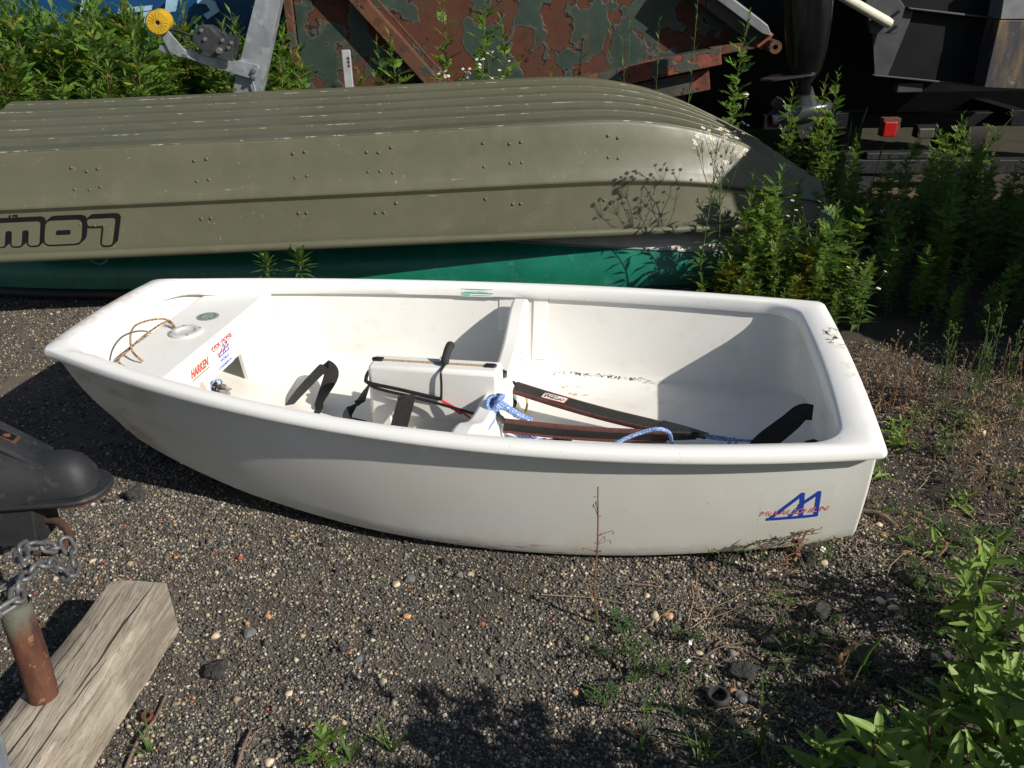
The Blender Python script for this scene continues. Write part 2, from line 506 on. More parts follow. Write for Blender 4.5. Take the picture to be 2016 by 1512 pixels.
M['red_beam'] = rusty('red_oxide_steel', (0.06, 0.062, 0.052), 0.535, ((0.20, 0.055, 0.035), (0.26, 0.085, 0.055)), 5)
def pipe_mat():
    t = NT('rusted_pipe')
    x, y, z = t.xyz()
    n = t.noise(14, 5, 0.65, t.scaled((1, 1, .35)))
    r = t.mix(t.ramp(t.noise(30, 6, 0.7, t.scaled((1, 1, .3))), [(.35, 0.0), (.65, 1.0)]), (0.055, 0.021, 0.014), (0.15, 0.058, 0.030))
    r = t.mix(t.step(t.noise(48, 4, .6), .60, .68), r, (0.24, 0.12, 0.07))
    f = t.step(t.math('ADD', z, t.math('MULTIPLY', n, 0.17)), 0.385, 0.435)
    c = t.mix(f, r, t.mix(t.noise(40, 4), (0.085, 0.088, 0.068), (0.17, 0.17, 0.13)))
    t.bump(t.noise(90, 4), .5, .002)
    return t.done(c, 0.75, 0.1)
M['rust_pipe'] = pipe_mat()
M['rust'] = plain('brown_rust', (0.095, 0.036, 0.02), 0.9, 0, 0.5, 40, 0.6, 120, 0.002)
M['rust_dark'] = plain('dark_brown_rust', (0.055, 0.026, 0.017), 0.9, 0, 0.5, 40, 0.6, 120, 0.002, dirt=(0.11, 0.042, 0.022))
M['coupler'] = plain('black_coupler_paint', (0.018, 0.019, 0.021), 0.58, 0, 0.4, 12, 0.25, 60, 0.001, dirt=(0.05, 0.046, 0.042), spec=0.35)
M['black_hull'] = plain('black_hull_paint', (0.006, 0.007, 0.009), 0.55, 0, 0.4, 6, spec=0.2)
M['dark_grey'] = plain('dark_grey_metal', (0.050, 0.052, 0.056), 0.55, 0.1, 0.3, 9, 0.2, 60, 0.001)
M['grey_alu'] = plain('weathered_aluminium', (0.20, 0.21, 0.22), 0.5, 0.3, 0.2, 10)
M['pale_pipe'] = plain('off_white_pipe', (0.62, 0.58, 0.47), 0.55, 0, 0.12, 12)
def stain_panel():
    t = NT('stained_dark_panel')
    n = t.noise(5, 6, 0.65, t.scaled((1.6, 1, 0.35)))
    c = t.mix(t.step(n, 0.46, 0.72), (0.035, 0.036, 0.042), (0.21, 0.135, 0.06))
    c = t.mix(t.step(t.noise(22, 5, 0.7), 0.60, 0.72), c, (0.22, 0.21, 0.20))
    return t.done(c, 0.55)
M['stain_panel'] = stain_panel()
M['motor'] = plain('black_outboard_paint', (0.005, 0.005, 0.006), 0.22, 0, 0.3, 10, spec=0.5)
M['gearcase'] = plain('grey_black_gearcase', (0.045, 0.046, 0.05), 0.25, 0.3, 0.3, 10)
M['prop'] = plain('polished_propeller', (0.16, 0.15, 0.13), 0.22, 0.6, 0.3, 14)
M['red_lens'] = plain('red_lamp_lens', (0.34, 0.008, 0.008), 0.35, 0, 0.1)
M['orange'] = plain('orange_plastic', (0.72, 0.14, 0.04), 0.5, 0, 0.2)
def wood(name, a, b, dark, axis=(1, 12, 12)):
    t = NT(name)
    v = t.scaled(axis)
    g = t.noise(9, 6, 0.65, v, 0.6)
    c = t.mix(t.ramp(g, [(0.3, 0.0), (0.7, 1.0)]), a, b)
    c = t.mix(t.math('MULTIPLY', t.step(t.noise(2.2, 3, .6, v, .4), .45, .6), .55), c, tuple(x * .62 for x in a))
    g2 = t.noise(26, 4, 0.6, v, 0.3)
    c = t.mix(t.step(g2, 0.56, 0.70), c, dark)
    c = t.mix(t.math('MULTIPLY', t.step(t.noise(5, 4, 0.6), 0.5, 0.7), 0.5), c, tuple(x * 1.25 for x in b))
    t.bump(t.math('ADD', g, g2), 0.6, 0.003)
    return t.done(c, 0.85, 0, 0.2)
M['timber'] = wood('weathered_timber', (0.22, 0.185, 0.145), (0.44, 0.39, 0.31), (0.10, 0.078, 0.06), (16, 0.9, 16))
M['plank'] = wood('shade_dark_plank', (0.075, 0.056, 0.032), (0.14, 0.105, 0.058), (0.035, 0.026, 0.018))  # brown taken down to stand in for the shade on the pallet
M['twig'] = plain('grey_brown_twig', (0.15, 0.105, 0.075), 0.9, 0, 0.35, 50)
M['straw'] = plain('dry_straw', (0.27, 0.195, 0.115), 0.9, 0, 0.6, 5)
M['deadstem'] = plain('dead_brown_stem', (0.16, 0.085, 0.045), 0.9, 0, 0.4, 30)
M['rubber'] = plain('black_rubber', (0.03, 0.03, 0.03), 0.7, 0, 0.2, 60)
M['paper'] = plain('white_paper', (0.8, 0.8, 0.78), 0.8, 0, 0.05)
M['slate'] = plain('grey_stone', (0.12, 0.125, 0.125), 0.8, 0, 0.35, 40, 0.5, 200, 0.002)
M['lump'] = plain('dark_asphalt_lump', (0.035, 0.033, 0.031), 0.9, 0, 0.6, 120, 1.0, 160, 0.006, dirt=(0.12, 0.11, 0.10))
M['cream_stone'] = plain('cream_pebble', (0.52, 0.42, 0.29), 0.7, 0, 0.3, 60)
M['tan_stone'] = plain('tan_pebble', (0.46, 0.27, 0.14), 0.7, 0, 0.3, 60)
M['brick'] = plain('red_brick_chip', (0.36, 0.085, 0.045), 0.9, 0, 0.3, 60, 0.5, 200, 0.002)
def leaf(name, a, b, tr=0.32, vein=False, yellow=None):
    t = NT(name)
    oi = t.t.nodes.new('ShaderNodeObjectInfo')
    geo = t.t.nodes.new('ShaderNodeNewGeometry')
    n = t.noise(11, 3)
    isl = geo.outputs['Random Per Island']
    f = t.math('ADD', t.math('MULTIPLY', isl, 0.55), t.math('MULTIPLY', n, 0.45))
    c = t.mix(t.ramp(f, [(0.2, 0.0), (0.8, 1.0)]), a, b)
    c = t.mix(t.math('MULTIPLY', oi.outputs['Random'], 0.35), c, tuple(x * 0.6 for x in a))
    if yellow:
        c = t.mix(t.math('GREATER_THAN', isl, 0.965), c, yellow)
    if vein:
        x, y, z = t.xyz()
        ay = t.math('ABSOLUTE', y)
        mid = t.math('SUBTRACT', 1.0, t.step(ay, 0.006, 0.014))
        sv = t.step(t.math('SINE', t.math('MULTIPLY', t.math('SUBTRACT', x, t.math('MULTIPLY', ay, 0.9)), 62.0)), 0.86, 0.98)
        c = t.mix(t.math('MULTIPLY', t.math('MAXIMUM', mid, t.math('MULTIPLY', sv, 0.45)), 0.6), c, (0.30, 0.40, 0.16))
        c = t.mix(t.math('MULTIPLY', t.step(t.noise(14, 4, .7), .62, .70), .8), c, (0.16, 0.13, 0.05))
    t.done(c, 0.5, 0, 0.35)
    tl = t.t.nodes.new('ShaderNodeBsdfTranslucent')
    hs = t.t.nodes.new('ShaderNodeHueSaturation')
    hs.inputs['Value'].default_value = 1.9
    hs.inputs['Hue'].default_value = 0.485
    t.t.links.new(c, hs.inputs['Color'])
    t.t.links.new(hs.outputs[0], tl.inputs['Color'])
    mx = t.t.nodes.new('ShaderNodeMixShader')
    mx.inputs[0].default_value = tr
    t.t.links.new(t.p.outputs[0], mx.inputs[1])
    t.t.links.new(tl.outputs[0], mx.inputs[2])
    t.t.links.new(mx.outputs[0], t.out.inputs['Surface'])
    return t.m
M['mug'] = leaf('mugwort_leaf', (0.070, 0.155, 0.020), (0.165, 0.275, 0.044), 0.36, yellow=(0.26, 0.26, 0.03))
M['mug_y'] = leaf('yellowing_leaf', (0.10, 0.13, 0.014), (0.28, 0.26, 0.03), 0.36)
M['flea'] = leaf('fleabane_leaf', (0.06, 0.12, 0.025), (0.12, 0.20, 0.045), 0.35)
M['grass'] = leaf('grass_blade', (0.05, 0.11, 0.018), (0.12, 0.20, 0.04), 0.35)
M['broad'] = leaf('broad_leaf', (0.13, 0.225, 0.028), (0.21, 0.33, 0.06), 0.25, True, yellow=(0.22, 0.26, 0.04))
M['creep'] = leaf('creeping_weed_leaf', (0.035, 0.075, 0.022), (0.07, 0.125, 0.035), 0.25)
M['red_leaf'] = leaf('reddened_leaf', (0.30, 0.03, 0.02), (0.45, 0.06, 0.03), 0.3)
M['dry_leaf'] = leaf('dry_leaf', (0.20, 0.12, 0.06), (0.38, 0.25, 0.13), 0.2)
M['stem'] = plain('green_stem', (0.075, 0.10, 0.03), 0.7, 0, 0.3, 20)
M['stem_r'] = plain('reddish_stem', (0.16, 0.075, 0.035), 0.7, 0, 0.3, 20)
M['petal'] = plain('white_petal', (0.78, 0.77, 0.74), 0.7, 0, 0.05)
M['disc'] = plain('yellow_flower_centre', (0.62, 0.42, 0.04), 0.8, 0, 0.15)
def ground_mat():
    t = NT('gravel_and_dirt')
    x, y, z = t.xyz()
    g = t.noise(3.2, 6, 0.65)
    base = t.mix(t.ramp(g, [(0.35, 0.0), (0.65, 1.0)]), (0.068, 0.059, 0.050), (0.13, 0.113, 0.093))
    fine = t.noise(190, 3, 0.7)
    base = t.mix(t.math('MULTIPLY', t.step(fine, 0.56, 0.68), 0.6), base, (0.20, 0.18, 0.15))
    left = t.math('SUBTRACT', 1.0, t.step(t.math('ADD', x, t.math('MULTIPLY', g, 0.9)), -0.9, 0.3))
    base = t.mix(t.math('MULTIPLY', left, 0.45), base, (0.13, 0.105, 0.078))
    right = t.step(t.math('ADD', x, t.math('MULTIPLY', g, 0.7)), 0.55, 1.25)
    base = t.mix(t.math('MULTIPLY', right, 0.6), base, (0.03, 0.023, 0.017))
    far = t.step(y, 6.5, 9.0)
    base = t.mix(far, base, (0.045, 0.05, 0.025))
    h = t.math('ADD', t.math('MULTIPLY', t.noise(120, 4, 0.7), 0.7), t.math('MULTIPLY', t.noise(22, 4), 0.5))
    t.bump(h, 0.9, 0.006)
    return t.done(base, 0.95, 0, 0.15)
M['ground'] = ground_mat()
def stone_mat():
    t = NT('mixed_gravel')
    a = t.t.nodes.new('ShaderNodeAttribute')
    a.attribute_name = 'tint'
    c = t.mix(t.math('MULTIPLY', t.noise(300, 2), 0.5), a.outputs['Color'], (0.06, 0.055, 0.05))
    return t.done(c, 0.8, 0, 0.3)
M['stone'] = stone_mat()
# ------------------------------------------------------------------ ground
rng = np.random.default_rng(5)
def vnoise(x, y, s, seed=0):
    """cheap smooth value noise"""
    x = np.asarray(x, float) * s + seed * 17.3; y = np.asarray(y, float) * s - seed * 9.1
    xi, yi = np.floor(x).astype(int), np.floor(y).astype(int)
    fx, fy = x - xi, y - yi
    fx = fx * fx * (3 - 2 * fx); fy = fy * fy * (3 - 2 * fy)
    def h(i, j):
        n = (i * 374761393 + j * 668265263 + seed * 974711) & 0xffffffff
        n = ((n ^ (n >> 13)) * 1274126177) & 0xffffffff
        return ((n ^ (n >> 16)) & 0xffff) / 65535.0
    return (h(xi, yi) * (1 - fx) + h(xi + 1, yi) * fx) * (1 - fy) + (h(xi, yi + 1) * (1 - fx) + h(xi + 1, yi + 1) * fx) * fy
def ground_z(x, y):
    r = vnoise(x, y, 3.0, 1) * 0.016 + vnoise(x, y, 9.0, 2) * 0.010 + vnoise(x, y, 26.0, 3) * 0.006
    rough = np.clip((np.asarray(x, float) - 0.5) / 0.8, 0, 1)
    r = r * (0.55 + 0.9 * rough)
    return r - 0.026 - 0.004 * rough
xs = np.concatenate([[-400, -120, -40, -15, -8, -5], np.arange(-3.6, 3.61, 0.04), [5, 8, 15, 40, 120, 400]])
ys = np.concatenate([[-400, -120, -40, -10, -3, -0.5], np.arange(0.6, 4.6, 0.04), np.arange(4.6, 8, 0.2), [9, 12, 20, 40, 120, 400]])
gx, gy = np.meshgrid(xs, ys)
gzv = np.asarray(ground_z(gx, gy))
gmb = MB()
gmb.grid([[Vector((gx[j, i], gy[j, i], gzv[j, i])) for i in range(len(xs))] for j in range(len(ys))])
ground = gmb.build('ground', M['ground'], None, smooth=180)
tag(ground, kind='structure')
def gz(x, y): return float(ground_z(x, y))

# gravel: tens of thousands of small stones, one object
def ico():
    b = bmesh.new()
    bmesh.ops.create_icosphere(b, subdivisions=1, radius=1.0)
    v = np.array([x.co[:] for x in b.verts]); f = np.array([[q.index for q in p.verts] for p in b.faces])
    b.free()
    return v, f
IV, IF = ico()
OV = np.array([[1, .25, 0], [-.2, 1, .1], [-1, -.2, 0], [.15, -1, -.1], [.1, .1, .85], [-.1, 0, -.85]], float)
OF = np.array([[0, 1, 4], [1, 2, 4], [2, 3, 4], [3, 0, 4], [1, 0, 5], [2, 1, 5], [3, 2, 5], [0, 3, 5]])
# dinghy placement is needed here to keep stones out from under its hull
BOAT_O, BOAT_YAW = (-1.3112, 2.5759), -0.1756
def to_boat(x, y):
    c, s = math.cos(BOAT_YAW), math.sin(BOAT_YAW)
    dx, dy = x - BOAT_O[0], y - BOAT_O[1]
    return dx * c + dy * s, -dx * s + dy * c
def scatter(n, x0, x1, y0, y1):
    x = rng.uniform(x0, x1, n); y = rng.uniform(y0, y1, n)
    ok = np.abs(x) < 0.86 * y + 0.25
    s, t = to_boat(x, y)
    ok &= ~((s > 0.5) & (s < 2.25) & (np.abs(t) < 0.33))
    return x[ok], y[ok]
pieces = [scatter(260000, -1.7, 1.0, 0.8, 2.5), scatter(38000, 1.0, 2.2, 0.8, 3.2), scatter(68000, -3.6, -0.9, 2.5, 4.1), scatter(16000, -2.6, -1.7, 1.2, 2.5)]
px_ = np.concatenate([p[0] for p in pieces]); py_ = np.concatenate([p[1] for p in pieces])
dens = -0.05 + 1.25 * vnoise(px_, py_, 2.2, 4) + 0.55 * vnoise(px_, py_, 7, 8)
dens = np.where(px_ < -0.95, dens * 0.8, dens)
keep = rng.uniform(0, 1, len(px_)) < dens
px_, py_ = px_[keep], py_[keep]
N = len(px_)
sz = 0.0018 + rng.gamma(2.0, 0.00068, N)
big = rng.uniform(0, 1, N) < 0.006
sz[big] *= rng.uniform(1.6, 2.6, big.sum())
sx = sz[:, None] * rng.uniform(0.75, 1.35, (N, 3))
ang = rng.uniform(0, 2 * PI, N)
tilt = rng.uniform(-0.5, 0.5, N)
ca, sa, ct, st = np.cos(ang), np.sin(ang), np.cos(tilt), np.sin(tilt)
jit = rng.uniform(0.72, 1.2, (N, len(OV)))
V = OV[None] * jit[:, :, None] * sx[:, None, :]
X = V[..., 0]; Y = V[..., 1] * ct[:, None] - V[..., 2] * st[:, None]; Z = V[..., 1] * st[:, None] + V[..., 2] * ct[:, None]
X, Y = X * ca[:, None] - Y * sa[:, None], X * sa[:, None] + Y * ca[:, None]
V = np.stack([X + px_[:, None], Y + py_[:, None], Z + (np.asarray(ground_z(px_, py_)) + sz * 0.35)[:, None]], -1)
pal = np.array([[.035, .034, .034], [.06, .057, .053], [.095, .088, .08], [.15, .135, .115], [.21, .185, .15], [.42, .34, .22], [.55, .48, .36], [.62, .60, .56], [.46, .24, .11], [.50, .10, .045]])
pw = np.array([.12, .16, .19, .19, .15, .095, .06, .024, .013, .0015]); pw = pw / pw.sum()
tint = pal[rng.choice(len(pal), N, p=pw)] * rng.uniform(0.75, 1.2, (N, 1))
me = bpy.data.meshes.new('gravel')
nv, nf = len(OV), len(OF)
me.vertices.add(N * nv); me.vertices.foreach_set('co', V.reshape(-1).astype(np.float32))
idx = (OF[None] + (np.arange(N) * nv)[:, None, None]).reshape(-1)
me.loops.add(N * nf * 3); me.loops.foreach_set('vertex_index', idx.astype(np.int32))
me.polygons.add(N * nf)
me.polygons.foreach_set('loop_start', (np.arange(N * nf) * 3).astype(np.int32))
me.update(calc_edges=True)
at_ = me.attributes.new('tint', 'FLOAT_COLOR', 'POINT')
at_.data.foreach_set('color', np.concatenate([np.repeat(tint, nv, 0), np.ones((N * nv, 1))], 1).reshape(-1).astype(np.float32))
me.materials.append(M['stone'])
go = bpy.data.objects.new('gravel', me)
COL.objects.link(go)
tag(go, kind='stuff')

# ------------------------------------------------------------------ white dinghy
L = 2.30
BX = [0, .7667, 1.5333, 2.3]
_bc = np.linalg.solve(np.vander(BX, 4), [0.2991, 0.5145, 0.5774, 0.4805])
_zc = np.linalg.solve(np.vander([0, 1.15, 2.3], 3), [0.4321, 0.384, 0.3919])
def bb(s): return float(np.polyval(_bc, s))            # half breadth at the outer edge of the gunwale
def zsh(s): return float(np.polyval(_zc, s))           # height of the gunwale
CH_S = [.15, .235, .41, .565, .65, .87, 1.06, 1.31, 1.55, 1.8, 2.14, 2.30]
CH_T = [.232, .272, .338, .381, .400, .438, .468, .484, .478, .452, .392, .362]
CH_Z = [.150, .122, .090, .062, .048, .022, .012, .004, .003, .010, .032, .066]
def tch(s): return cub(s, CH_S, CH_T)
def zch(s): return cub(s, CH_S, CH_Z)

def loop(bf, s0, s1, rb, rs, bulb=0.0, buls=0.0, ns=36, ne=10, nc=6):
    """closed outline: near side bow to stern, stern, far side back, bow"""
    half = []
    for i in range(ns + 1):
        s = lerp(s0 + rb, s1 - rs, i / ns)
        half.append((s, bf(s)))
    be = bf(s1 - rs)
    for i in range(1, nc + 1):
        a = PI / 2 * i / nc
        half.append((s1 - rs + rs * math.sin(a) - (0 if rs < .03 else 0), be - rs + rs * math.cos(a) - 0.0))
    tb = be - rs
    stern = []
    for i in range(1, ne):
        t = lerp(tb, -tb, i / ne)
        stern.append((s1 + buls * (1 - (t / tb) ** 2), t))
    b0 = bf(s0 + rb)
    bowc = []
    for i in range(1, nc + 1):
        a = PI / 2 * i / nc
        bowc.append((s0 + rb - rb * math.sin(a), b0 - rb + rb * math.cos(a)))
    tb0 = b0 - rb
    bow = [(s0 - bulb * (1 - (lerp(tb0, -tb0, i / ne) / tb0) ** 2), lerp(tb0, -tb0, i / ne)) for i in range(1, ne)]
    near = [(s, -t) for s, t in half]
    out = near + [(s, -t) for s, t in stern] + [(s, t) for s, t in reversed(half)]
    out += [(s, t) for s, t in bowc] + bow + [(s, -t) for s, t in reversed(bowc)]
    return out

dinghy = empty('sailing_dinghy', (*BOAT_O, 0.0), BOAT_YAW,
    'small white open sailing dinghy with a blunt bow, resting on the gravel', 'dinghy')
def side_t(s, h): return lerp(bb(s) - 0.030, tch(s), h) + 0.008 * math.sin(PI * h)
def side_z(s, h): return lerp(zsh(s) - 0.018, zch(s), h)
hb = MB()
rings = []
for h in (0, .15, .3, .45, .6, .75, .88, .96):
    s0 = 0.022 + 0.128 * h; s1 = 2.285 + 0.010 * h
    lo = loop(lambda s: side_t(s, h), s0, s1, 0.012, 0.010, 0.018 * (1 - h), 0.006)
    rings.append([Vector((s, t, side_z(s, h))) for s, t in lo])
for k, dz in ((0.985, -0.004), (0.94, -0.006), (0.6, -0.007), (0.25, -0.008), (0.0, -0.008)):
    lo = loop(lambda s: tch(s), 0.152, 2.294, 0.012, 0.010, 0, 0.006)
    rings.append([Vector((s + (0.006 if s < 1 else -0.004) * (1 - k if k > .9 else .1), t * k, max(zch(s) + dz, -0.006))) for s, t in lo])
hb.grid(rings, True)
hull = hb.build('hull', M['hull'], dinghy, smooth=38)

# gunwale moulding
out_l = loop(bb, 0.0, 2.30, 0.022, 0.018, 0.020, 0.012)
in_b = lambda s: bb(s) - 0.055 - 0.016 * max(0, (0.35 - s) / 0.35)
in_l = loop(in_b, 0.083, 2.205, 0.115, 0.125, 0.012, 0.008)
rb_ = MB()
rr = [[] for _ in range(15)]
for (so_, to_), (si, ti) in zip(out_l, in_l):
    z = zsh(so_); zi = zsh(si)
    d = Vector((si - so_, ti - to_, 0)); w = d.length; d.normalize()
    O = Vector((so_, to_, 0)); I = Vector((si, ti, 0))
    prof = [(O + d * 0.030, z - 0.020), (O + d * 0.008, z - 0.0275), (O + d * 0.002, z - 0.025), (O, z - 0.019), (O + d * 0.0015, z - 0.012),
            (O + d * 0.006, z - 0.0055), (O + d * 0.013, z - 0.001), (O + d * (w * .45), z + 0.003), (O + d * (w - 0.018), zi + 0.001), (O + d * (w - 0.009), zi - 0.003),
            (O + d * (w - 0.003), zi - 0.010), (I, zi - 0.020), (I + d * 0.001, zi - 0.040), (I - d * 0.005, zi - 0.043), (I - d * 0.028, zi - 0.036)]
    for k, (p, zz) in enumerate(prof):
        rr[k].append(Vector((p.x, p.y, zz)))
rb_.grid(rr, True, flip=True)
rail = rb_.build('gunwale', M['gel_rail'], dinghy, smooth=60)

# inner liner
lb = MB()
def wall_t(s, h): return lerp(bb(s) - 0.036, side_t(s, 0.86) - 0.014, h)
def flz(s): return zch(s) + 0.048 + 0.012 * max(0, min(1, (s - 0.2) / 0.5))
rings = []
for h in (0, .25, .5, .75, .9):
    s0 = 0.066 + 0.12 * h; s1 = 2.232 + 0.02 * h
    lo = loop(lambda s: wall_t(s, h), s0, s1, 0.06 + 0.03 * (1 - h), 0.115, 0.0, 0.0)
    rings.append([Vector((s, t, lerp(zsh(s) - 0.030, flz(s), h))) for s, t in lo])
for k, h, dz in ((0.985, .97, .006), (0.955, 1, 0.001), (0.8, 1, 0), (0.5, 1, 0), (0.2, 1, 0), (0, 1, 0)):
    lo = loop(lambda s: wall_t(s, h), 0.186, 2.252, 0.06, 0.115)
    rings.append([Vector((lerp(1.2, s, 0.992 if k < .98 else 1), t * k, flz(s) + dz)) for s, t in lo])
lb.grid(rings, True, flip=True)
liner = lb.build('cockpit_liner', M['gel_in'], dinghy, smooth=50)

# mast thwart with its bulkhead
def wall_at(s, z):
    a, b = zsh(s) - 0.030, flz(s)
    return wall_t(s, max(0, min(1, (a - z) / (a - b))))
tb_ = MB()
pts = []
for i in range(9):
    s = lerp(0.172, 0.400, i / 8); pts.append((s, -wall_at(s, 0.37) + 0.001))
poly = pts + [(s, -t) for s, t in reversed(pts)]
tb_.prism(poly, 0.032, Matrix.Translation((0, 0, 0.342)))
thwart = tb_.build('mast_thwart', M['gel'], dinghy, smooth=30, bevel=0.012, seg=3)
bh = MB()
wz = [0.343, 0.28, 0.20, 0.13, 0.085]
edge = [(wall_at(0.381, z) - 0.002, z) for z in wz]
poly = [(t, z) for t, z in edge] + [(0.145, 0.088), (0.108, 0.255), (-0.108, 0.255), (-0.145, 0.088)] + [(-t, z) for t, z in reversed(edge)]
bh.prism(poly, 0.017, frame_mat((0.382, 0, 0), (0, 1, 0), (1, 0, 0)))
bulk = bh.build('bulkhead', M['gel'], thwart, smooth=30, bevel=0.003)
ms = MB(); ms.box((0.315, 0, 0.108), (0.14, 0.105, 0.075), taper=(0.82, 0.8))
ms.build('mast_step', M['gel'], dinghy, smooth=30, bevel=0.01, seg=3)
mr = MB()
mr.lathe([(0.052, 0.0), (0.052, 0.004), (0.049, 0.007), (0.034, 0.009), (0.030, 0.007), (0.027, 0.002), (0.022, 0.0008), (0.0, 0.0006)], 28, Matrix.Translation((0.288, -0.012, 0.374)))
ring = mr.build('mast_collar', plain('greyish_plastic', (.56, .56, .54), .4, 0, .06), thwart, smooth=50)
for k in range(4):
    sc = MB()
    a = k * PI / 2 + 0.6
    sc.lathe([(0.0038, 0), (0.0038, 0.0014), (0, 0.0016)], 8, Matrix.Translation((0.288 + 0.044 * math.cos(a), -0.012 + 0.044 * math.sin(a), 0.3815)))
    sc.build('screw', M['steel_bolt'], ring, smooth=40)
st_ = MB(); st_.lathe([(0.036, 0), (0.036, 0.0007), (0, 0.0007)], 28, Matrix.Translation((0.292, 0.125, 0.3745)))
stk = st_.build('round_sticker', M['grey_green'], thwart, smooth=40, label='grey-green round class sticker')
s2 = MB()
s2.lathe([(0.033, 0.0008), (0.033, 0.0011), (0.030, 0.0011), (0.030, 0.0008)], 28, Matrix.Translation((0.292, 0.125, 0.3745)))
for k, (yy, hl) in enumerate(((0.016, 0.014), (0.006, 0.024), (-0.004, 0.025), (-0.014, 0.018))):
    for q in range(5):
        s2.box((0.292 + yy, 0.125 - hl + 2 * hl * (q + .5) / 5, 0.3757), (0.0055, 0.3 * hl, 0.0004))
s2.build('sticker_print', M['pale_green'], stk)

def sail_emblem(name, o, xdir, zdir, w, h, stroke, material, parent):
    """two overlapping sails over a base line, drawn as raised strokes"""
    mm = frame_mat(o, xdir, zdir)
    b = MB(); nb = [0]
    def bar(p, q, sw=stroke):
        p = Vector((*p, 0)); q = Vector((*q, 0))
        d = (q - p).normalized(); nrm = Vector((-d.y, d.x, 0)) * sw / 2
        p = p - d * sw * .3; q = q + d * sw * .3
        th = 0.0006 + 0.00013 * nb[0]; nb[0] += 1
        rows = []
        for i in range(9):
            c = p.lerp(q, i / 8)
            rows.append([mm @ Vector((*(c + nrm)[:2], 0)), mm @ Vector((*(c - nrm)[:2], 0)), mm @ Vector((*(c - nrm)[:2], th)), mm @ Vector((*(c + nrm)[:2], th))])
        b.grid(rows, True)
    bar((0.02 * w, 0.04 * h), (0.60 * w, 0.97 * h)); bar((0.60 * w, 0.97 * h), (0.68 * w, 0.05 * h))
    bar((0.60 * w, 0.52 * h), (0.94 * w, 0.97 * h)); bar((0.94 * w, 0.97 * h), (w, 0.04 * h))
    bar((0.62 * w, 0.50 * h), (0.42 * w, 0.04 * h), stroke * .8)
    bar((-0.02 * w, 0.02 * h), (1.02 * w, 0.02 * h))
    return b.build(name, material, parent)
PX = 0.3995
def bulk_text(name, body, t0, z0, size, material, width, parent, shear=0.0, rise=0.0, offset=0.0):
    mm = frame_mat((PX, t0, z0), (0, 1, rise), (1, 0, 0))
    return text_obj(name, body, size, mm, material, parent, shear, offset, width)
bulk_text('registration', 'USA 16356', -0.064, 0.3335, 0.026, M['faded_red'], 0.130, bulk, offset=0.0006)
cs = MB(); cs.box((0.3995, -0.150, 0.318), (0.0008, 0.128, 0.052))
hk = cs.build('maker_sticker', M['sticker_clear'], bulk)
mm = frame_mat((0.4002, -0.206, 0.311), (0, 1, 0), (1, 0, 0))
text_obj('sticker_print', 'HARKEN', 0.036, mm, M['red_ink'], hk, 0.25, 0.0012, 0.108)
mb = MB(); mb.box((0.4003, -0.152, 0.302), (0.0004, 0.104, 0.0022)); mb.build('sticker_line', M['dull_black'], hk)
cs = MB(); cs.box((0.3994, 0.000, 0.297), (0.0006, 0.108, 0.084))
wk = cs.build('champion_sticker', plain('bluish_white_sticker', (0.74, 0.76, 0.77), 0.35, 0, 0.03), bulk)
sail_emblem('sail_emblem', (0.4001, -0.036, 0.304), (0, 1, 0), (1, 0, 0), 0.066, 0.032, 0.0032, M['blue_ink'], wk)
text_obj('emblem_name', 'McLAUGHLIN', 0.010, frame_mat((0.4012, -0.044, 0.3115), (0, 1, 0.06), (1, 0, 0)), M['red_ink'], wk, 0.2, 0, 0.082)
text_obj('sticker_print', 'WORLD', 0.0135, frame_mat((0.4001, -0.030, 0.284), (0, 1, 0), (1, 0, 0)), M['blue_ink'], wk, 0, 0.0002, 0.058)
text_obj('sticker_print', 'CHAMPION', 0.0135, frame_mat((0.4001, -0.046, 0.264), (0, 1, 0), (1, 0, 0)), M['blue_ink'], wk, 0, 0.0002, 0.090)
bp = MB(); bp.prism([(-0.160 + 0.026 * math.cos(a) * (1 - .15 * math.sin(a)), 0.218 + 0.062 * math.sin(a)) for a in [2 * PI * k / 18 for k in range(18)]], 0.0008, frame_mat((0.3991, 0, 0), (0, 1, 0), (1, 0, 0)))
bp.build('filler_patch', M['brown_stain'], bulk, label='peach-coloured filler patch')

# daggerboard case
cb = MB()
cb.box((1.095, -0.004, 0.228), (0.412, 0.100, 0.172), taper=(0.985, 0.88))
case = cb.build('daggerboard_case', M['gel'], dinghy, smooth=30, bevel=0.013, seg=3)
cb = MB(); cb.box((1.098, 0.004, 0.100), (0.395, 0.056, 0.112)); cb.box((0.925, -0.004, 0.1), (0.064, 0.098, 0.112))
cb.build('case_foot', M['gel'], case, smooth=30, bevel=0.004)
cb = MB(); cb.box((1.09, -0.003, 0.3148), (0.34, 0.012, 0.003)); cb.build('slot_gasket', M['slot_wood'], case)
for s in (0.912, 1.268):
    cb = MB()
    q = 1 if s > 1 else -1
    cb.prism([(-0.018 * q, -0.011), (0.010 * q, -0.011), (0.017 * q, -0.006), (0.019 * q, 0.0), (0.017 * q, 0.006), (0.010 * q, 0.011), (-0.018 * q, 0.011)], 0.007, Matrix.Translation((s, -0.003, 0.3135)))
    cb.build('slot_end_cap', M['black_pl'], case, smooth=40, bevel=0.002)

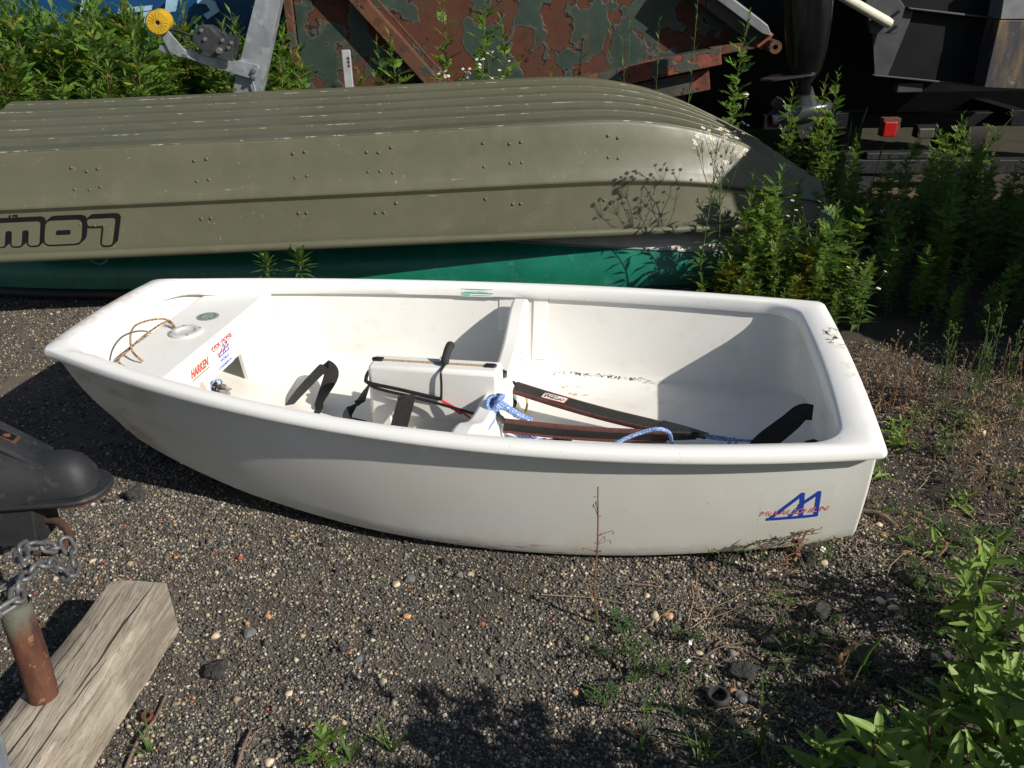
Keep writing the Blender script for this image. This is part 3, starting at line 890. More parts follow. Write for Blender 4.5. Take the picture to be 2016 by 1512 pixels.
# midship frame
FR = [(0, .245), (.08, .246), (.18, .256), (.27, .275), (.34, .305), (.40, .335), (.46, .348)]
def fz(t): return cub(abs(t), [a for a, _ in FR], [b for _, b in FR])
fb = MB()
ts = [lerp(-0.50, 0.50, i / 44) for i in range(45)]
topn = []
for t in ts:
    topn.append((t, fz(t)))
low = [(t, flz(1.28) - 0.004 + 0.25 * max(0, abs(t) - 0.44)) for t in reversed(ts)]
poly = topn + low
W = wall_at(1.28, 0.30) + 0.012
poly = [(max(-W, min(W, a)), b) for a, b in poly]
fb.prism(poly, 0.058, frame_mat((1.252, 0, 0), (0, 1, 0), (1, 0, 0)))
fr = fb.build('midship_frame', M['gel'], dinghy, smooth=35, bevel=0.012, seg=3)
for s, z0, z1 in ((1.222, 0.215, 0.352), (1.345, 0.115, 0.352)):
    for sg in (1, -1):
        k = MB()
        w = wall_at(s, (z0 + z1) / 2)
        fl = [(wall_at(s, z1) + 0.006, z1), (wall_at(s, z0) + 0.006, z0), (wall_at(s, z0) - 0.004, z0 + .003), (wall_at(s, z1) - 0.006, z1)]
        k.prism([(a * sg, b) for a, b in fl], 0.052, frame_mat((s - 0.026, 0, 0), (0, 1, 0), (1, 0, 0)))
        k.build('frame_block', M['gel'], fr, smooth=35, bevel=0.003)
for s in (0.44, 2.0):
    for sg in (1, -1):
        k = MB()
        z0, z1 = 0.14, 0.34
        fl = [(wall_at(s - .03, z1) - 0.002, z1), (wall_at(s - .03, z0) - 0.002, z0), (wall_at(s, z0) - 0.007, z0 + .004), (wall_at(s, z1) - 0.008, z1)]
        if s < 1:
            k.prism([(a * sg, b) for a, b in fl], 0.06, frame_mat((s - 0.03, 0, 0), (0, 1, 0), (1, 0, 0)))
            k.build('side_panel', M['gel'], dinghy, smooth=35)
# frame sticker, gunwale sticker, tape
k = MB(); k.box((1.3106, 0.30, 0.205), (0.0006, 0.055, 0.075)); fs = k.build('frame_sticker', M['sticker_clear'], fr, label='faded pale sticker on the frame')
k = MB()
for a, b, c in ((0.305, 0.225, 0.016), (0.292, 0.205, 0.02), (0.31, 0.185, 0.014)): k.box((1.3111, a, b), (0.0004, c, 0.006))
k.build('sticker_print', M['slot_wood'], fs)
s_ = 1.12; tt = in_b(s_); zz = zsh(s_)
slope = (in_b(1.2) - in_b(1.04)) / 0.16
xd = Vector((1, slope, (zsh(1.2) - zsh(1.04)) / 0.16)).normalized()
nd = Vector((slope, -1, 0.12)).normalized()
o_ = Vector((s_ - 0.06, tt - slope * 0.06 - 0.0015, zz - 0.041))
mm = frame_mat(o_, xd, nd)
k = MB(); k.prism([(0, 0), (0.118, 0), (0.118, 0.028), (0, 0.028)], 0.0006, mm); gs = k.build('side_sticker', M['white_ink'], rail)
k = MB(); k.prism([(0.001, 0.010), (0.117, 0.010), (0.117, 0.0275), (0.001, 0.0275)], 0.0010, mm); k.build('sticker_field', M['green_ink'], gs)
text_obj('sticker_print', 'STARBOARD', 0.0145, mm @ Matrix.Translation((0.006, 0.0138, 0.0012)), M['white_ink'], gs, 0, 0.0, 0.106)
text_obj('sticker_print', 'HARKEN', 0.0075, mm @ Matrix.Translation((0.004, 0.0025, 0.0008)), M['green_ink'], gs, 0.25, 0.0003, 0.034)
k = MB(); k.prism([(0.041, 0.003), (0.112, 0.003), (0.112, 0.0055), (0.041, 0.0055)], 0.0008, mm); k.build('sticker_line', M['green_ink'], gs)
k = MB()
for i, (x, y) in enumerate(((0.002, 0.105), (0.016, 0.112))):
    pass
k.prism([(-0.010, 0.094), (0.012, 0.090), (0.020, 0.098), (0.013, 0.118), (-0.006, 0.121), (-0.002, 0.108)], 0.0012, Matrix.Translation((0.008, 0.03, zsh(0.02) + 0.0005)))
k.build('tape_scrap', M['blue_tape'], rail, label='scrap of blue tape on the bow edge')
# hull side emblem
def hull_pt(s, h, side=-1, off=0.0):
    p = Vector((s, side * side_t(s, h), side_z(s, h)))
    e1 = Vector((s + .01, side * side_t(s + .01, h), side_z(s + .01, h))) - p
    e2 = Vector((s, side * side_t(s, h - .02), side_z(s, h - .02))) - p
    n = e1.cross(e2).normalized()
    return p + n * off, e1.normalized(), n
from mathutils.bvhtree import BVHTree
hull_bvh = BVHTree.FromPolygons([v.co[:] for v in hull.data.vertices], [tuple(p.vertices) for p in hull.data.polygons])
def hull_map(o, s0, h0, off=0.0004):
    # wrap a flat mark (x along the boat, y up, z off the surface) onto the hull side
    for v in o.data.vertices:
        s = s0 + v.co.x; hh = zsh(s) - zch(s)
        p, e1, n = hull_pt(s, h0 - v.co.y / hh, -1)
        q, nr, _, _ = hull_bvh.find_nearest(p)
        v.co = q + n * (v.co.z * 0.45 + off)
    return o
p0, ex_, nn = hull_pt(2.035, 0.66, -1, 0.0012)
mm = frame_mat(p0, ex_, nn)
k = MB(); k.grid([[Vector((lerp(-.018, .152, i / 16), lerp(-.014, .116, j / 10), 0)) for i in range(17)] for j in range(11)])
em = hull_map(k.build('side_emblem', plain('clear_sticker', (0.725, 0.715, 0.665), 0.25, 0, 0.03), hull), 2.052, .655, 0.00008)
hull_map(sail_emblem('sail_emblem', (0.008, 0.004, 0.0003), (1, 0, 0), (0, 0, 1), 0.115, 0.094, 0.0105, M['blue_ink'], em), 2.052, .655)
hull_map(text_obj('emblem_name', 'McLAUGHLIN', 0.027, Matrix.Translation((-0.014, 0.022, 0.0028)), M['pink_ink'], em, 0.2, -0.0003, 0.166), 2.052, .655)

# transom fitting
k = MB(); k.box((2.222, -0.30, 0.20), (0.03, 0.03, 0.05), Euler((0.4, 0.3, 0.2)).to_matrix()); k.tube([(2.215, -0.30, 0.17), (2.2, -0.29, 0.20), (2.215, -0.28, 0.235)], 0.006)
k.build('transom_cleat', M['grey_tape'], dinghy, smooth=40, bevel=0.003)
BW = dinghy.matrix_world
def blocal():
    c, s = math.cos(BOAT_YAW), math.sin(BOAT_YAW)
    return Matrix(((c, -s, 0, BOAT_O[0]), (s, c, 0, BOAT_O[1]), (0, 0, 1, 0), (0, 0, 0, 1)))
BM = blocal()
def bt(px, py, z):
    """photo pixel on a level at height z, in dinghy coordinates"""
    return BM.inverted() @ atz(px, py, z)
def on_boat(o):
    o.matrix_world = BM
    return o
# ------------------------------------------------------------------ gear lying in the dinghy (each a thing of its own)
def strap(pts, width, thick, sidev, n=5):
    """flat band along a smooth line; sidev = width directions per point"""
    P = bez(pts, n); S = bez(sidev, n)
    rows = []
    b = MB()
    ring = []
    for i, (p, s) in enumerate(zip(P, S)):
        t = (P[min(i + 1, len(P) - 1)] - P[max(i - 1, 0)]).normalized()
        s = (s - t * s.dot(t)).normalized()
        nn_ = t.cross(s)
        w = width(i / (len(P) - 1)) if callable(width) else width
        ring.append([p + s * w / 2 + nn_ * thick / 2, p - s * w / 2 + nn_ * thick / 2, p - s * w / 2 - nn_ * thick / 2, p + s * w / 2 - nn_ * thick / 2])
    b.grid(ring, True)
    m_ = len(ring)
    b.f.append((3, 2, 1, 0)); b.mi.append(0)
    b.f.append(tuple((m_ - 1) * 4 + q for q in range(4))); b.mi.append(0)
    return b
def V3(l): return [Vector(p) for p in l]
def gear(name, b, m_, label, cat, group=None, smooth=40):
    o = b.build(name, m_, None, smooth=smooth)
    on_boat(o)
    return tag(o, label, cat, group)
F = flz(0.7)
# forward hiking strap: folded tent of webbing on the sole
b = strap(V3([bt(562, 806, F + .004), bt(590, 772, F + .045), bt(632, 728, F + .085), bt(644, 722, F + .088), bt(652, 740, F + .07), bt(630, 790, F + .02), bt(622, 812, F + .005), bt(600, 818, F + 0.004)]),
          lambda u: lerp(0.018, 0.050, min(1, u * 2.2)), 0.003, V3([(.6, .7, .2), (.7, .6, .1), (.9, .25, .0), (.9, .2, 0), (.9, .2, .0), (.7, -.5, 0.3), (.6, -.7, 0.2), (.6, -.7, .1)]))
gear('hiking_strap', b, M['black_web'], 'black webbing strap folded like a tent on the dinghy floor, forward of the case', 'strap')
b = strap(V3([bt(722, 762, F + .06), bt(708, 790, F + .05), bt(690, 806, F + .03), bt(686, 822, F + .012), bt(712, 836, F + .006)]), 0.045, 0.003, V3([(.3, .8, .5), (.4, .8, .3), (.3, .8, -.4), (.2, .9, -.3), (.3, .9, .1)]))
gear('hiking_strap', b, M['black_web'], 'short black webbing loop against the front end of the daggerboard case', 'strap')
tn = -0.066
b = strap(V3([(1.018, tn - 0.010, 0.236), (1.020, tn - 0.020, 0.225), (1.006, tn - 0.05, 0.165), (0.990, tn - 0.08, 0.10), (0.985, tn - .10, F + .01)]), 0.052, 0.003, V3([(1, 0, -.1), (1, 0, -.1), (1, 0, -.12), (1, 0, -.1), (1, 0, 0)]))
gear('hiking_strap', b, M['black_web'], 'black webbing strap hanging from the elastic cord beside the case', 'strap')
b = strap(V3([bt(1492, 890, .11), bt(1510, 868, .13), bt(1555, 832, .19), bt(1578, 812, .225), bt(1600, 812, .225)]), lambda u: lerp(0.072, .045, u), 0.003, V3([(.75, -.1, -.66)] * 5))
gear('hiking_strap', b, M['black_web'], 'black webbing strap fixed to the inside of the stern', 'strap')
b = strap(V3([bt(1575, 892, .10), bt(1600, 872, .14), bt(1625, 885, .11)]), 0.05, 0.003, V3([(.3, .2, -.8), (.5, .5, -.5), (.3, .8, -.3)]))
gear('hiking_strap', b, M['black_web'], 'end of a black webbing strap in the near stern corner', 'strap')

# two padded straps meeting aft
def padded(p0, p1, tw, label, textbody):
    o = empty('padded_hiking_strap', (0, 0, 0), 0, label, 'strap', 'padded hiking straps in the cockpit')
    on_boat(o)
    p0, p1 = Vector(p0), Vector(p1)
    sag = Vector((0, 0, -0.012))
    pts = [lerp(p0, p1, u) + sag * math.sin(PI * u) for u in (0, .25, .5, .75, 1)]
    d = (p1 - p0).normalized()
    side = Vector(tw).normalized(); side = (side - d * side.dot(d)).normalized()
    nrm = d.cross(side)
    if nrm.z < 0: nrm = -nrm
    w = lambda u: 0.058 if u < .72 else lerp(0.058, 0.034, (u - .72) / .28)
    b = strap(pts, w, 0.007, [side] * 5)
    pad = b.build('pad', M['black_web'], o, smooth=40)
    for sg in (1, -1):
        e = bez([p + side * sg * w(i / 4) * .5 - nrm * 0.003 for i, p in enumerate(pts)], 5)
        e = e[:int(len(e) * 0.9)]
        k = MB(); k.tube(e, 0.0055, 6, flat=1.4); k.build('piping', M['maroon'], o, smooth=60)
    q = lerp(p0, p1, 0.07) + sag * .2 + nrm * 0.0045 - side * 0.020
    xd = d
    if side.cross(nrm).dot(d) < 0: pass
    mm = frame_mat(q, d, nrm)
    y_ = mm.to_3x3() @ Vector((0, 1, 0))
    # patch outline and lettering run along the strap, upside down for someone by the bow
    q = lerp(p0, p1, 0.30) + nrm * 0.0048 + sag * .7
    mm = frame_mat(q, -d, nrm)
    k = MB(); k.prism([(-.002, -.019), (.104, -.019), (.104, .019), (-.002, .019)], 0.0006, mm); pa = k.build('patch', M['orange_ink'], o)
    k = MB(); k.prism([(.001, -.0155), (.101, -.0155), (.101, .0155), (.001, .0155)], 0.0009, mm); k.build('patch_field', M['white_ink'], pa)
    text_obj('patch_print', textbody, 0.024, mm @ Matrix.Translation((0.005, -0.006, 0.001)), M['black_ink'], pa, 0.15, 0.0006, 0.090)
    k = MB(); k.prism([(.03, -.0125), (.085, -.0125), (.085, -.009), (.03, -.009)], 0.0011, mm); k.build('patch_line', M['dull_black'], pa)
    return o
pa0 = bt(1010, 760, .165); pa1 = bt(1378, 856, .135)
padded(pa0, pa1, bt(1010, 745, .165) - bt(1000, 790, .165), 'far padded black hiking strap with maroon edges, the upper arm of the pair', 'OPTIPARTS')
pb0 = bt(992, 836, .175); pb1 = bt(1372, 858, .125)
padded(pb0, pb1, Vector((0, .5, -.85)), 'near padded black hiking strap with maroon edges, the lower arm of the pair', 'OPTIPARTS')
b = strap(V3([bt(1300, 836, .137), bt(1345, 846, .136), bt(1392, 859, .135)]), lambda u: lerp(0.052, 0.032, u), 0.006, V3([(.2, 1, 0)] * 3))
gear('strap_end', b, M['black_pl'], 'dark vinyl end piece joining the two padded straps', 'strap end')
# shackle chain and lashings at the forward ends
k = MB()
k.tube(bez([(1.30, 0.03, .285), bt(992, 738, .24), bt(1012, 748, .18)], 5), 0.006, 6)
k.tube(bez([(1.305, 0.035, .28), bt(996, 744, .235), bt(1014, 755, .175)], 5), 0.006, 6)
k.tube(bez([bt(1006, 772, .165), bt(1012, 790, .12), bt(1003, 808, .10), bt(990, 826, .10)], 5), [0.003] * 5 + [0.012] * 6 + [0.003] * 5, 6)
gear('lashing', k, M['black_pl'], 'black twisted lashing tying the far padded strap to the case', 'lashing')
# elastic cord round the case, with handle
tw_ = -0.062
k = MB()
loop_pts = [(0.884, 0.05, 0.268), (0.878, 0.0, 0.270), (0.884, -0.045, 0.268), (0.90, tw_, 0.262), (1.0, tw_ - .003, 0.247), (1.125, tw_, 0.222)]
k.tube(bez(loop_pts, 6), 0.006, 7)
k.tube(bez([(0.884, -0.050, 0.262), (0.92, tw_ - .006, 0.25), (1.018, tw_ - .012, 0.233), (1.13, tw_ - .02, 0.215), (1.255, -0.12, 0.208), (1.30, -0.16, 0.228)], 6), 0.0048, 7)
gear('shock_cord', k, M['black_pl'], 'black elastic cord stretched round the daggerboard case', 'cord')
h = empty('pull_handle', (0, 0, 0), 0, 'black foam pull handle standing on the daggerboard case', 'handle')
on_boat(h)
k = MB(); k.tube(bez([(1.128, -0.018, 0.320), (1.130, -0.010, 0.336), (1.134, 0.014, 0.356), (1.140, 0.036, 0.366)], 5), [0.011, .0125, .013, .0132, .013, .0128, .0126, .0126, .0128, .013, .0132, .0132, .0134, .0136, .013, .009], 12)
k.build('grip', M['foam'], h, smooth=50)
k = MB(); k.tube(bez([(1.127, -0.022, 0.316), (1.126, -0.056, 0.312), (1.127, tw_ - .002, 0.27), (1.124, tw_ - .003, 0.222)], 5), 0.004, 7)
k.build('line', M['black_pl'], h, smooth=50)
k = MB()
k.tube(bez([(1.124, tw_ - .004, .222), (1.15, tw_ - .012, .205), (1.19, tw_ - .02, .186)], 5), 0.003, 6)
k.tube(bez([(1.124, tw_ - .004, .222), (1.155, tw_ - .008, .208), (1.18, tw_ - .014, .197), (1.235, tw_ - .03, .168)], 5), 0.003, 6)
gear('red_cord', k, M['red_cord'], 'short red cord tied to the elastic cord beside the case', 'cord')
# blue line: knot on the frame, tangle and loose tail
k = MB()
fc = Vector((1.31, -0.145, 0.262))
for i in range(3):
    c = fc + Vector((0.008 * i - .01, 0.006 * i, 0.004 * i))
    k.tube([c + Vector((0.017 * math.cos(a) * (1 - .2 * i), 0.020 * math.sin(a), 0.014 * math.sin(a * 1.0 + i))) for a in [2 * PI * q / 12 for q in range(13)]], 0.0085, 7)
k.tube(bez([fc + Vector((.01, 0, .005)), bt(1012, 812, .225), bt(1030, 822, .20), bt(1045, 828, .19)], 5), 0.0105, 8)
k.tube(bez([fc + Vector((.0, -.01, .0)), bt(1005, 806, .235), bt(1020, 818, .21), bt(1044, 826, .18)], 5), 0.009, 8)
k.tube(bez([fc + Vector((-.002, -.01, -.005)), bt(972, 825, .23), bt(955, 848, .25), bt(935, 860, .25), bt(915, 868, .22)], 6), 0.0052, 7)
k.tube(bez([bt(996, 838, .14), bt(1020, 846, .10), bt(1036, 856, .09), bt(1050, 868, .075), bt(1075, 868, .07)], 5), 0.0095, 7)
k.tube(bez([bt(1000, 842, .13), bt(1025, 856, .085), bt(1042, 866, .07)], 5), 0.011, 7)
k.tube(bez([bt(1012, 838, .12), bt(1035, 862, .08), bt(1060, 870, .07), bt(1098, 866, .085)], 5), 0.007, 7)
k.tube(bez([bt(1050, 842, .14), bt(1052, 856, .10), bt(1056, 868, .075)], 5), 0.006, 7)
gear('mainsheet', k, M['blue_rope'], 'blue and white braided rope knotted on the midship frame with a tangle below', 'rope')
k = MB()
k.tube(bez([bt(1190, 886, .14), bt(1230, 864, .165), bt(1275, 848, .185), bt(1300, 845, .19), bt(1318, 853, .16), bt(1322, 872, .09)], 6), 0.0062, 8)
gear('rope_tail', k, M['blue_rope'], 'pale blue braided rope end arching over the padded straps', 'rope')
k = MB()
k.tube(bez([bt(1388, 857, .14), bt(1420, 861, .13), bt(1450, 866, .125), bt(1500, 869, .12)], 5), 0.0042, 7)
k.tube(bez([bt(1390, 861, .135), bt(1425, 866, .13), bt(1450, 866, .125)], 5), 0.004, 7)
k.tube(bez([bt(1450, 866, .128), bt(1446, 880, .10), bt(1432, 886, .09), bt(1432, 876, .11), bt(1446, 862, .13)], 5), 0.004, 7)
gear('lashing_line', k, M['blue_rope'], 'thin blue line tying the padded straps to the stern strap', 'rope')
k = MB()
c = bt(1106, 868, .09)
for i in range(5):
    k.box(c + Vector((0.011 * (i - 2), 0.004 * math.sin(i * 2), 0.003 * math.cos(i * 3))), (0.013, 0.042 - 0.004 * abs(i - 2), 0.022), Euler((0.35, 0.1 * i, 0.2)).to_matrix())
b_ = k.build('rope_block', M['black_pl'], None, smooth=40, bevel=0.004)
on_boat(b_); tag(b_, 'black plastic block at the end of the blue rope', 'block')
k = MB(); k.tube(bez([bt(968, 802, .235), bt(980, 816, .235), bt(992, 832, .18)], 5), [.004, .006, .009, .011, .010, .008, .007, .009, .011, .009, .005], 8)
gear('hook', k, M['black_pl'], 'black plastic hook on the elastic cord at the midship frame', 'hook')
k = MB(); k.tube(bez([bt(1036, 782, .09), bt(1038, 795, .085), bt(1034, 812, .075)], 5), 0.0042, 7)
gear('cord_end', k, M['yellow_cord'], 'short frayed yellow cord behind the far padded strap', 'cord')
# painter on the bow
k = MB()
k.tube(bez([bt(345, 644, .380), bt(334, 632, .392), bt(318, 628, .400), bt(292, 631, .41), bt(268, 640, .42), bt(258, 655, .425), bt(257, 676, .415), (bt(261, 692, .40)), bt(271, 703, .392), bt(281, 711, .381)], 6), 0.0034, 7)
k.tube(bez([bt(345, 646, .380), bt(336, 637, .390), bt(325, 634, .395), bt(300, 649, .405), bt(270, 672, .405), bt(258, 684, .40), bt(243, 698, .395), bt(233, 708, .39), bt(236, 716, .384), bt(245, 722, .381)], 6), 0.0034, 7)
gear('painter_cord', k, M['brown_cord'], 'thin brown braided cord looped loosely across the bow thwart', 'cord')
# tied bundle on the mast step
o = empty('clip_bundle', (0, 0, 0), 0, 'small black and grey bundle tied with blue cord by the mast step', 'clip')
on_boat(o)
c = bt(420, 765, .175)
k = MB(); k.box(c + Vector((-.004, 0, 0)), (0.03, 0.05, 0.05), Euler((.4, .5, .3)).to_matrix(), taper=(.7, .6)); k.build('body', M['black_pl'], o, smooth=40, bevel=.006)
k = MB()
for i in range(4):
    k.box(c + Vector((0.028 + .004 * i, 0.006 * math.sin(i * 2.2), 0.012 * math.cos(i * 1.7))), (0.045, 0.02, 0.008), Euler((i * .8, -.3 + i * .3, .3 * i - .4)).to_matrix(), taper=(.6, .8))
k.build('cloth_end', M['grey_tape'], o, smooth=40, bevel=.002)
k = MB(); k.tube([c + Vector((0.012 + .006 * math.sin(a * 2), 0.034 * math.cos(a), 0.030 * math.sin(a))) for a in [2 * PI * q / 14 for q in range(15)]], 0.0032, 6)
k.tube(bez([c + Vector((.012, -.03, -.01)), c + Vector((.03, -.036, -.03)), c + Vector((.045, -.02, -.028))], 4), 0.003, 6)
k.build('tie', M['blue_rope'], o, smooth=50)
# ------------------------------------------------------------------ upturned olive jon boat
JY = 0.10
JO = Vector((-2.513, 4.117, 0))
JM = Matrix.Translation(JO) @ Matrix.Rotation(JY, 4, 'Z')
JL = 3.98
jon = empty('jon_boat', JO, JY, 'upturned olive green flat-bottomed aluminium boat lying on the green hull', 'boat')
def j_g(u): return cub(u, [0, 3.0, 3.5, 3.9, 4.2, 4.36], [.65, .65, .635, .59, .52, .46])
def j_b(u): return cub(u, [0, 2.6, 3.1, 3.5, 3.8, 4.1, 4.36], [.55, .55, .535, .50, .46, .41, .37])
def j_zg(u): return cub(u, [0, 3.2, 4.36], [.352, .342, .318])
def j_zb(u): return cub(u, [0, .3, 1.8, 2.75, 3.02, 3.28, 3.5, 3.7, 3.9, 4.05, 4.25, 4.36], [.765, .765, .788, .810, .803, .762, .695, .608, .510, .435, .355, .325])
TILT = 0.055
US = [lerp(0, JL, i / 70) for i in range(71)]
def side_prof(u, sg):
    g, b_, zg, zb = j_g(u), j_b(u), j_zg(u), j_zb(u)
    def P(f, off=0.0):
        v_ = sg * (lerp(g, b_, f) + off)
        return Vector((u, v_, lerp(zg, zb, f) + TILT * v_))
    k = 1.0 if u < 3.9 else max(0.2, 1 - (u - 3.9) / .5)
    return [P(0, -0.004), P(.05, 0), P(.10, .003), P(.42, .002), P(.43, .003 * k), P(.476, .020 * k), P(.488, .0215 * k), P(.50, .021 * k), P(.56, .011 * k), P(.60, .005 * k), P(.80, .003), P(.965, .001), P(.985, -0.001), P(1.0, -0.006)]
NR = 5
def bot_prof(u):
    b_, zb = j_b(u), j_zb(u)
    pts = []
    W_ = b_ - 0.006
    fl = max(0.35, min(1, (4.3 - u) / .8))
    cell = 2 * W_ / (NR * 2 + 1)
    for i in range(NR * 2 + 1):
        a = -W_ + cell * i
        hi = 0.0 if i % 2 == 0 else -0.011 * fl
        e = cell * 0.16
        pts += [Vector((u, a + e, zb + hi + TILT * a)), Vector((u, a + cell - e, zb + hi + TILT * (a + cell)))]
    return pts
b = MB()
b.grid([side_prof(u, -1) + bot_prof(u) + side_prof(u, 1)[::-1] for u in US])
ends = []
for u, fl in ((0.0, False), (JL, True)):
    prof = side_prof(u, -1) + bot_prof(u) + side_prof(u, 1)[::-1]
    n0 = len(b.v); b.v += [tuple(p) for p in prof]
    f = tuple(range(n0, n0 + len(prof)))
    b.f.append(f if fl else f[::-1]); b.mi.append(0)
jh = b.build('hull', M['jon'], jon, smooth=25)
k = MB()
for sg in (-1, 1):
    k.tube([Vector((u, sg * (j_g(u) + .010), j_zg(u) + .004 + TILT * sg * j_g(u))) for u in US], 0.020, 10)
k.tube([Vector((JL, lerp(-j_g(JL), j_g(JL), i / 4), j_zg(JL) + .004 + TILT * lerp(-j_g(JL), j_g(JL), i / 4))) for i in range(5)], 0.020, 10)
k.build('gunwale_rail', M['jon'], jon, smooth=60)
# scraped ridges along the chine and bottom ribs
k = MB()
def ridge(fn, r):
    k.tube([fn(u) for u in US], r, 5, cap=False)
ridge(lambda u: Vector((u, -(j_b(u) - .005), j_zb(u) - 0.0012 - TILT * j_b(u))), 0.0034)
k.build('chine_edge', M['jon_edge'], jon, smooth=60)
k = MB()
for i in range(0, NR * 2 + 1, 2):
    def fn(u, i=i):
        W_ = j_b(u) - .006; cell = 2 * W_ / (NR * 2 + 1)
        vv_ = -W_ + cell * (i + .16)
        return Vector((u, vv_, j_zb(u) - .0012 + TILT * vv_))
    if i: ridge(fn, 0.0021)
k.build('rib_edge', M['jon_edge'], jon, smooth=60, )
# rivets seen on the near side (pixel survey of the photo put onto the boat's side)
rv = MB()
def j_side(u, f): return Vector((u, -(lerp(j_g(u), j_b(u), f) + .003), lerp(j_zg(u), j_zb(u), f) - TILT * lerp(j_g(u), j_b(u), f)))
U0_ = .11
groups = [(.53, [(.0, .63), (.06, .62), (.105, .64), (.0, .83), (.06, .79), (.105, .81), (.0, .30), (.06, .28), (.095, .285)]),
          (1.03, [(.0, .65), (.05, .66), (.0, .84), (.05, .85), (.0, .30), (.04, .30)]),
          (1.44, [(.0, .64), (.05, .65), (.0, .86), (.05, .87), (.0, .31), (.035, .31)]),
          (1.75, [(.0, .66), (.05, .66), (.105, .64), (.0, .84), (.05, .83), (.105, .87), (.02, .28), (.055, .28), (.11, .36)]),
          (2.25, [(.0, .65), (.115, .67), (.165, .67), (.0, .86), (.115, .84), (.165, .85), (.0, .36), (.12, .30), (.155, .30)]),
          (2.80, [(.0, .68), (.045, .67), (.0, .87), (.045, .85), (-.02, .30), (.01, .27)]),
          (3.28, [(.0, .68), (.05, .67), (.0, .80), (.05, .79)])]
for u0, l in groups:
    for du, f in l:
        p = j_side(u0 + du + U0_, f)
        n = Vector((0, -1, 0.22)).normalized()
        mt = frame_mat(p, (1, 0, 0), n)
        rv.lathe([(0.0075, 0), (0.0068, 0.003), (0.004, 0.0048), (0.0, 0.0052)], 8, mt)
o = rv.build('rivets', M['rivet'], jon, smooth=80); o['kind'] = 'stuff'
# lettering, upside down because the boat is
p = j_side(0.79, 0.345)
xd = (j_side(0.3, 0.345) - j_side(0.79, 0.345)).normalized()
nd = Vector((0, -1, 0.2))
mm = frame_mat(p + Vector((0, -.003, 0)), xd, nd)
H_ = 0.112
def rounded(pts, r, n=4):
    out = []
    m_ = len(pts)
    for i in range(m_):
        p, a_, c_ = Vector(pts[i]), Vector(pts[i - 1]), Vector(pts[(i + 1) % m_])
        ra = min(r, (a_ - p).length * .45, (c_ - p).length * .45)
        s0, s1 = p + (a_ - p).normalized() * ra, p + (c_ - p).normalized() * ra
        for k in range(n + 1):
            t = k / n
            out.append(s0 * (1 - t) ** 2 + p * 2 * t * (1 - t) + s1 * t * t)
    return out
def grow(pts, d):
    out = []; m_ = len(pts)
    for i in range(m_):
        e = (pts[(i + 1) % m_] - pts[i - 1]).normalized()
        out.append(pts[i] + Vector((e.y, -e.x)) * d)
    return out
def lean_(pts, k=.22): return [Vector((p[0] + p[1] * k, p[1])) for p in pts]
faces_ = {
    'l': (0.0, [(0.0, 0), (.118, 0), (.112, .27 * H_), (.046, .27 * H_), (.050, H_), (.006, H_)], []),
    'o': (.135, [(0.0, 0), (.150, 0), (.150, .88 * H_), (0.0, .88 * H_)], [[(.045, .36 * H_), (.105, .36 * H_), (.105, .54 * H_), (.045, .54 * H_)]]),
    'w': (.305, [(0.0, 0), (.185, 0), (.185, .88 * H_), (.140, .88 * H_), (.140, .30 * H_), (.113, .30 * H_), (.113, .88 * H_), (.072, .88 * H_), (.072, .30 * H_), (.045, .30 * H_), (.045, .88 * H_), (0.0, .88 * H_)], []),
    'e': (.510, [(0.0, 0), (.140, 0), (.140, .88 * H_), (0.0, .88 * H_)], [[(.045, .50 * H_), (.100, .50 * H_), (.100, .64 * H_), (.045, .64 * H_)], [(.05, .26 * H_), (.145, .26 * H_), (.145, .36 * H_), (.05, .36 * H_)]])}
for key_, (x0_, pl_, holes_) in faces_.items():
    base_ = lean_(rounded([(x0_ + x, y) for x, y in pl_], .026 if key_ in 'oe' else .014))
    k = MB()
    g_ = grow(base_, .0075)
    k.prism([tuple(p) for p in g_], .0008, mm)
    k.prism([tuple(p + Vector((-.017, -.013))) for p in g_], .0006, mm)
    k.prism([tuple(p + Vector((-.009, -.007))) for p in g_], .0007, mm)
    lt = k.build('letter', M['black_ink'], jon)
    k = MB(); k.prism([tuple(p) for p in base_], .0012, mm); k.build('letter_face', M['jon'], lt)
    for h_ in holes_:
        k = MB(); k.prism([tuple(p) for p in lean_(rounded([(x0_ + x, y) for x, y in h_], .008))], .0016, mm); k.build('letter_gap', M['black_ink'], lt)
text_obj('letter', 'L1', 0.045, frame_mat(j_side(0.40, 0.415) + Vector((0, -.002, 0)), xd, nd) @ Matrix.Translation((0.0, -.0, .001)), M['black_ink'], jon, 0.25, 0.001)

# green hull underneath
GY = -0.036
GO = Vector((-3.2, 4.432, 0))
gb = empty('green_boat', GO, GY, 'dark green glossy hull with a cream band, lying underneath the olive boat', 'boat')
GL = 4.75
def g_h(u): return 0.52 * (1 - 0.0 * u) * cub(u, [0, .4, 1.2, 3.7, 4.3, 4.6, 4.75], [.5, .8, 1, 1, .86, .60, .25])
def g_z(u): return cub(u, [0, .4, 1.2, 3.7, 4.3, 4.75], [.22, .27, .30, .31, .26, .15])
def g_pt(u, a):
    # a from 0 (near rim) over the keel to 1 (far rim)
    ang = PI * a
    c, s = math.cos(ang), math.sin(ang)
    return Vector((u, -g_h(u) * math.copysign(abs(c) ** 0.75, c), 0.035 + g_z(u) * abs(s) ** 0.8))
gu = [lerp(0, GL, i / 44) for i in range(45)]
def split(u): return cub(u, [0, 2.5, 3.1, 4.3, 5.05], [.42, .32, .215, .135, .10])
b = MB(); b.grid([[g_pt(u, split(u) * i / 10) for i in range(11)] for u in gu]); b.build('near_side', M['green_hull'], gb, smooth=60)
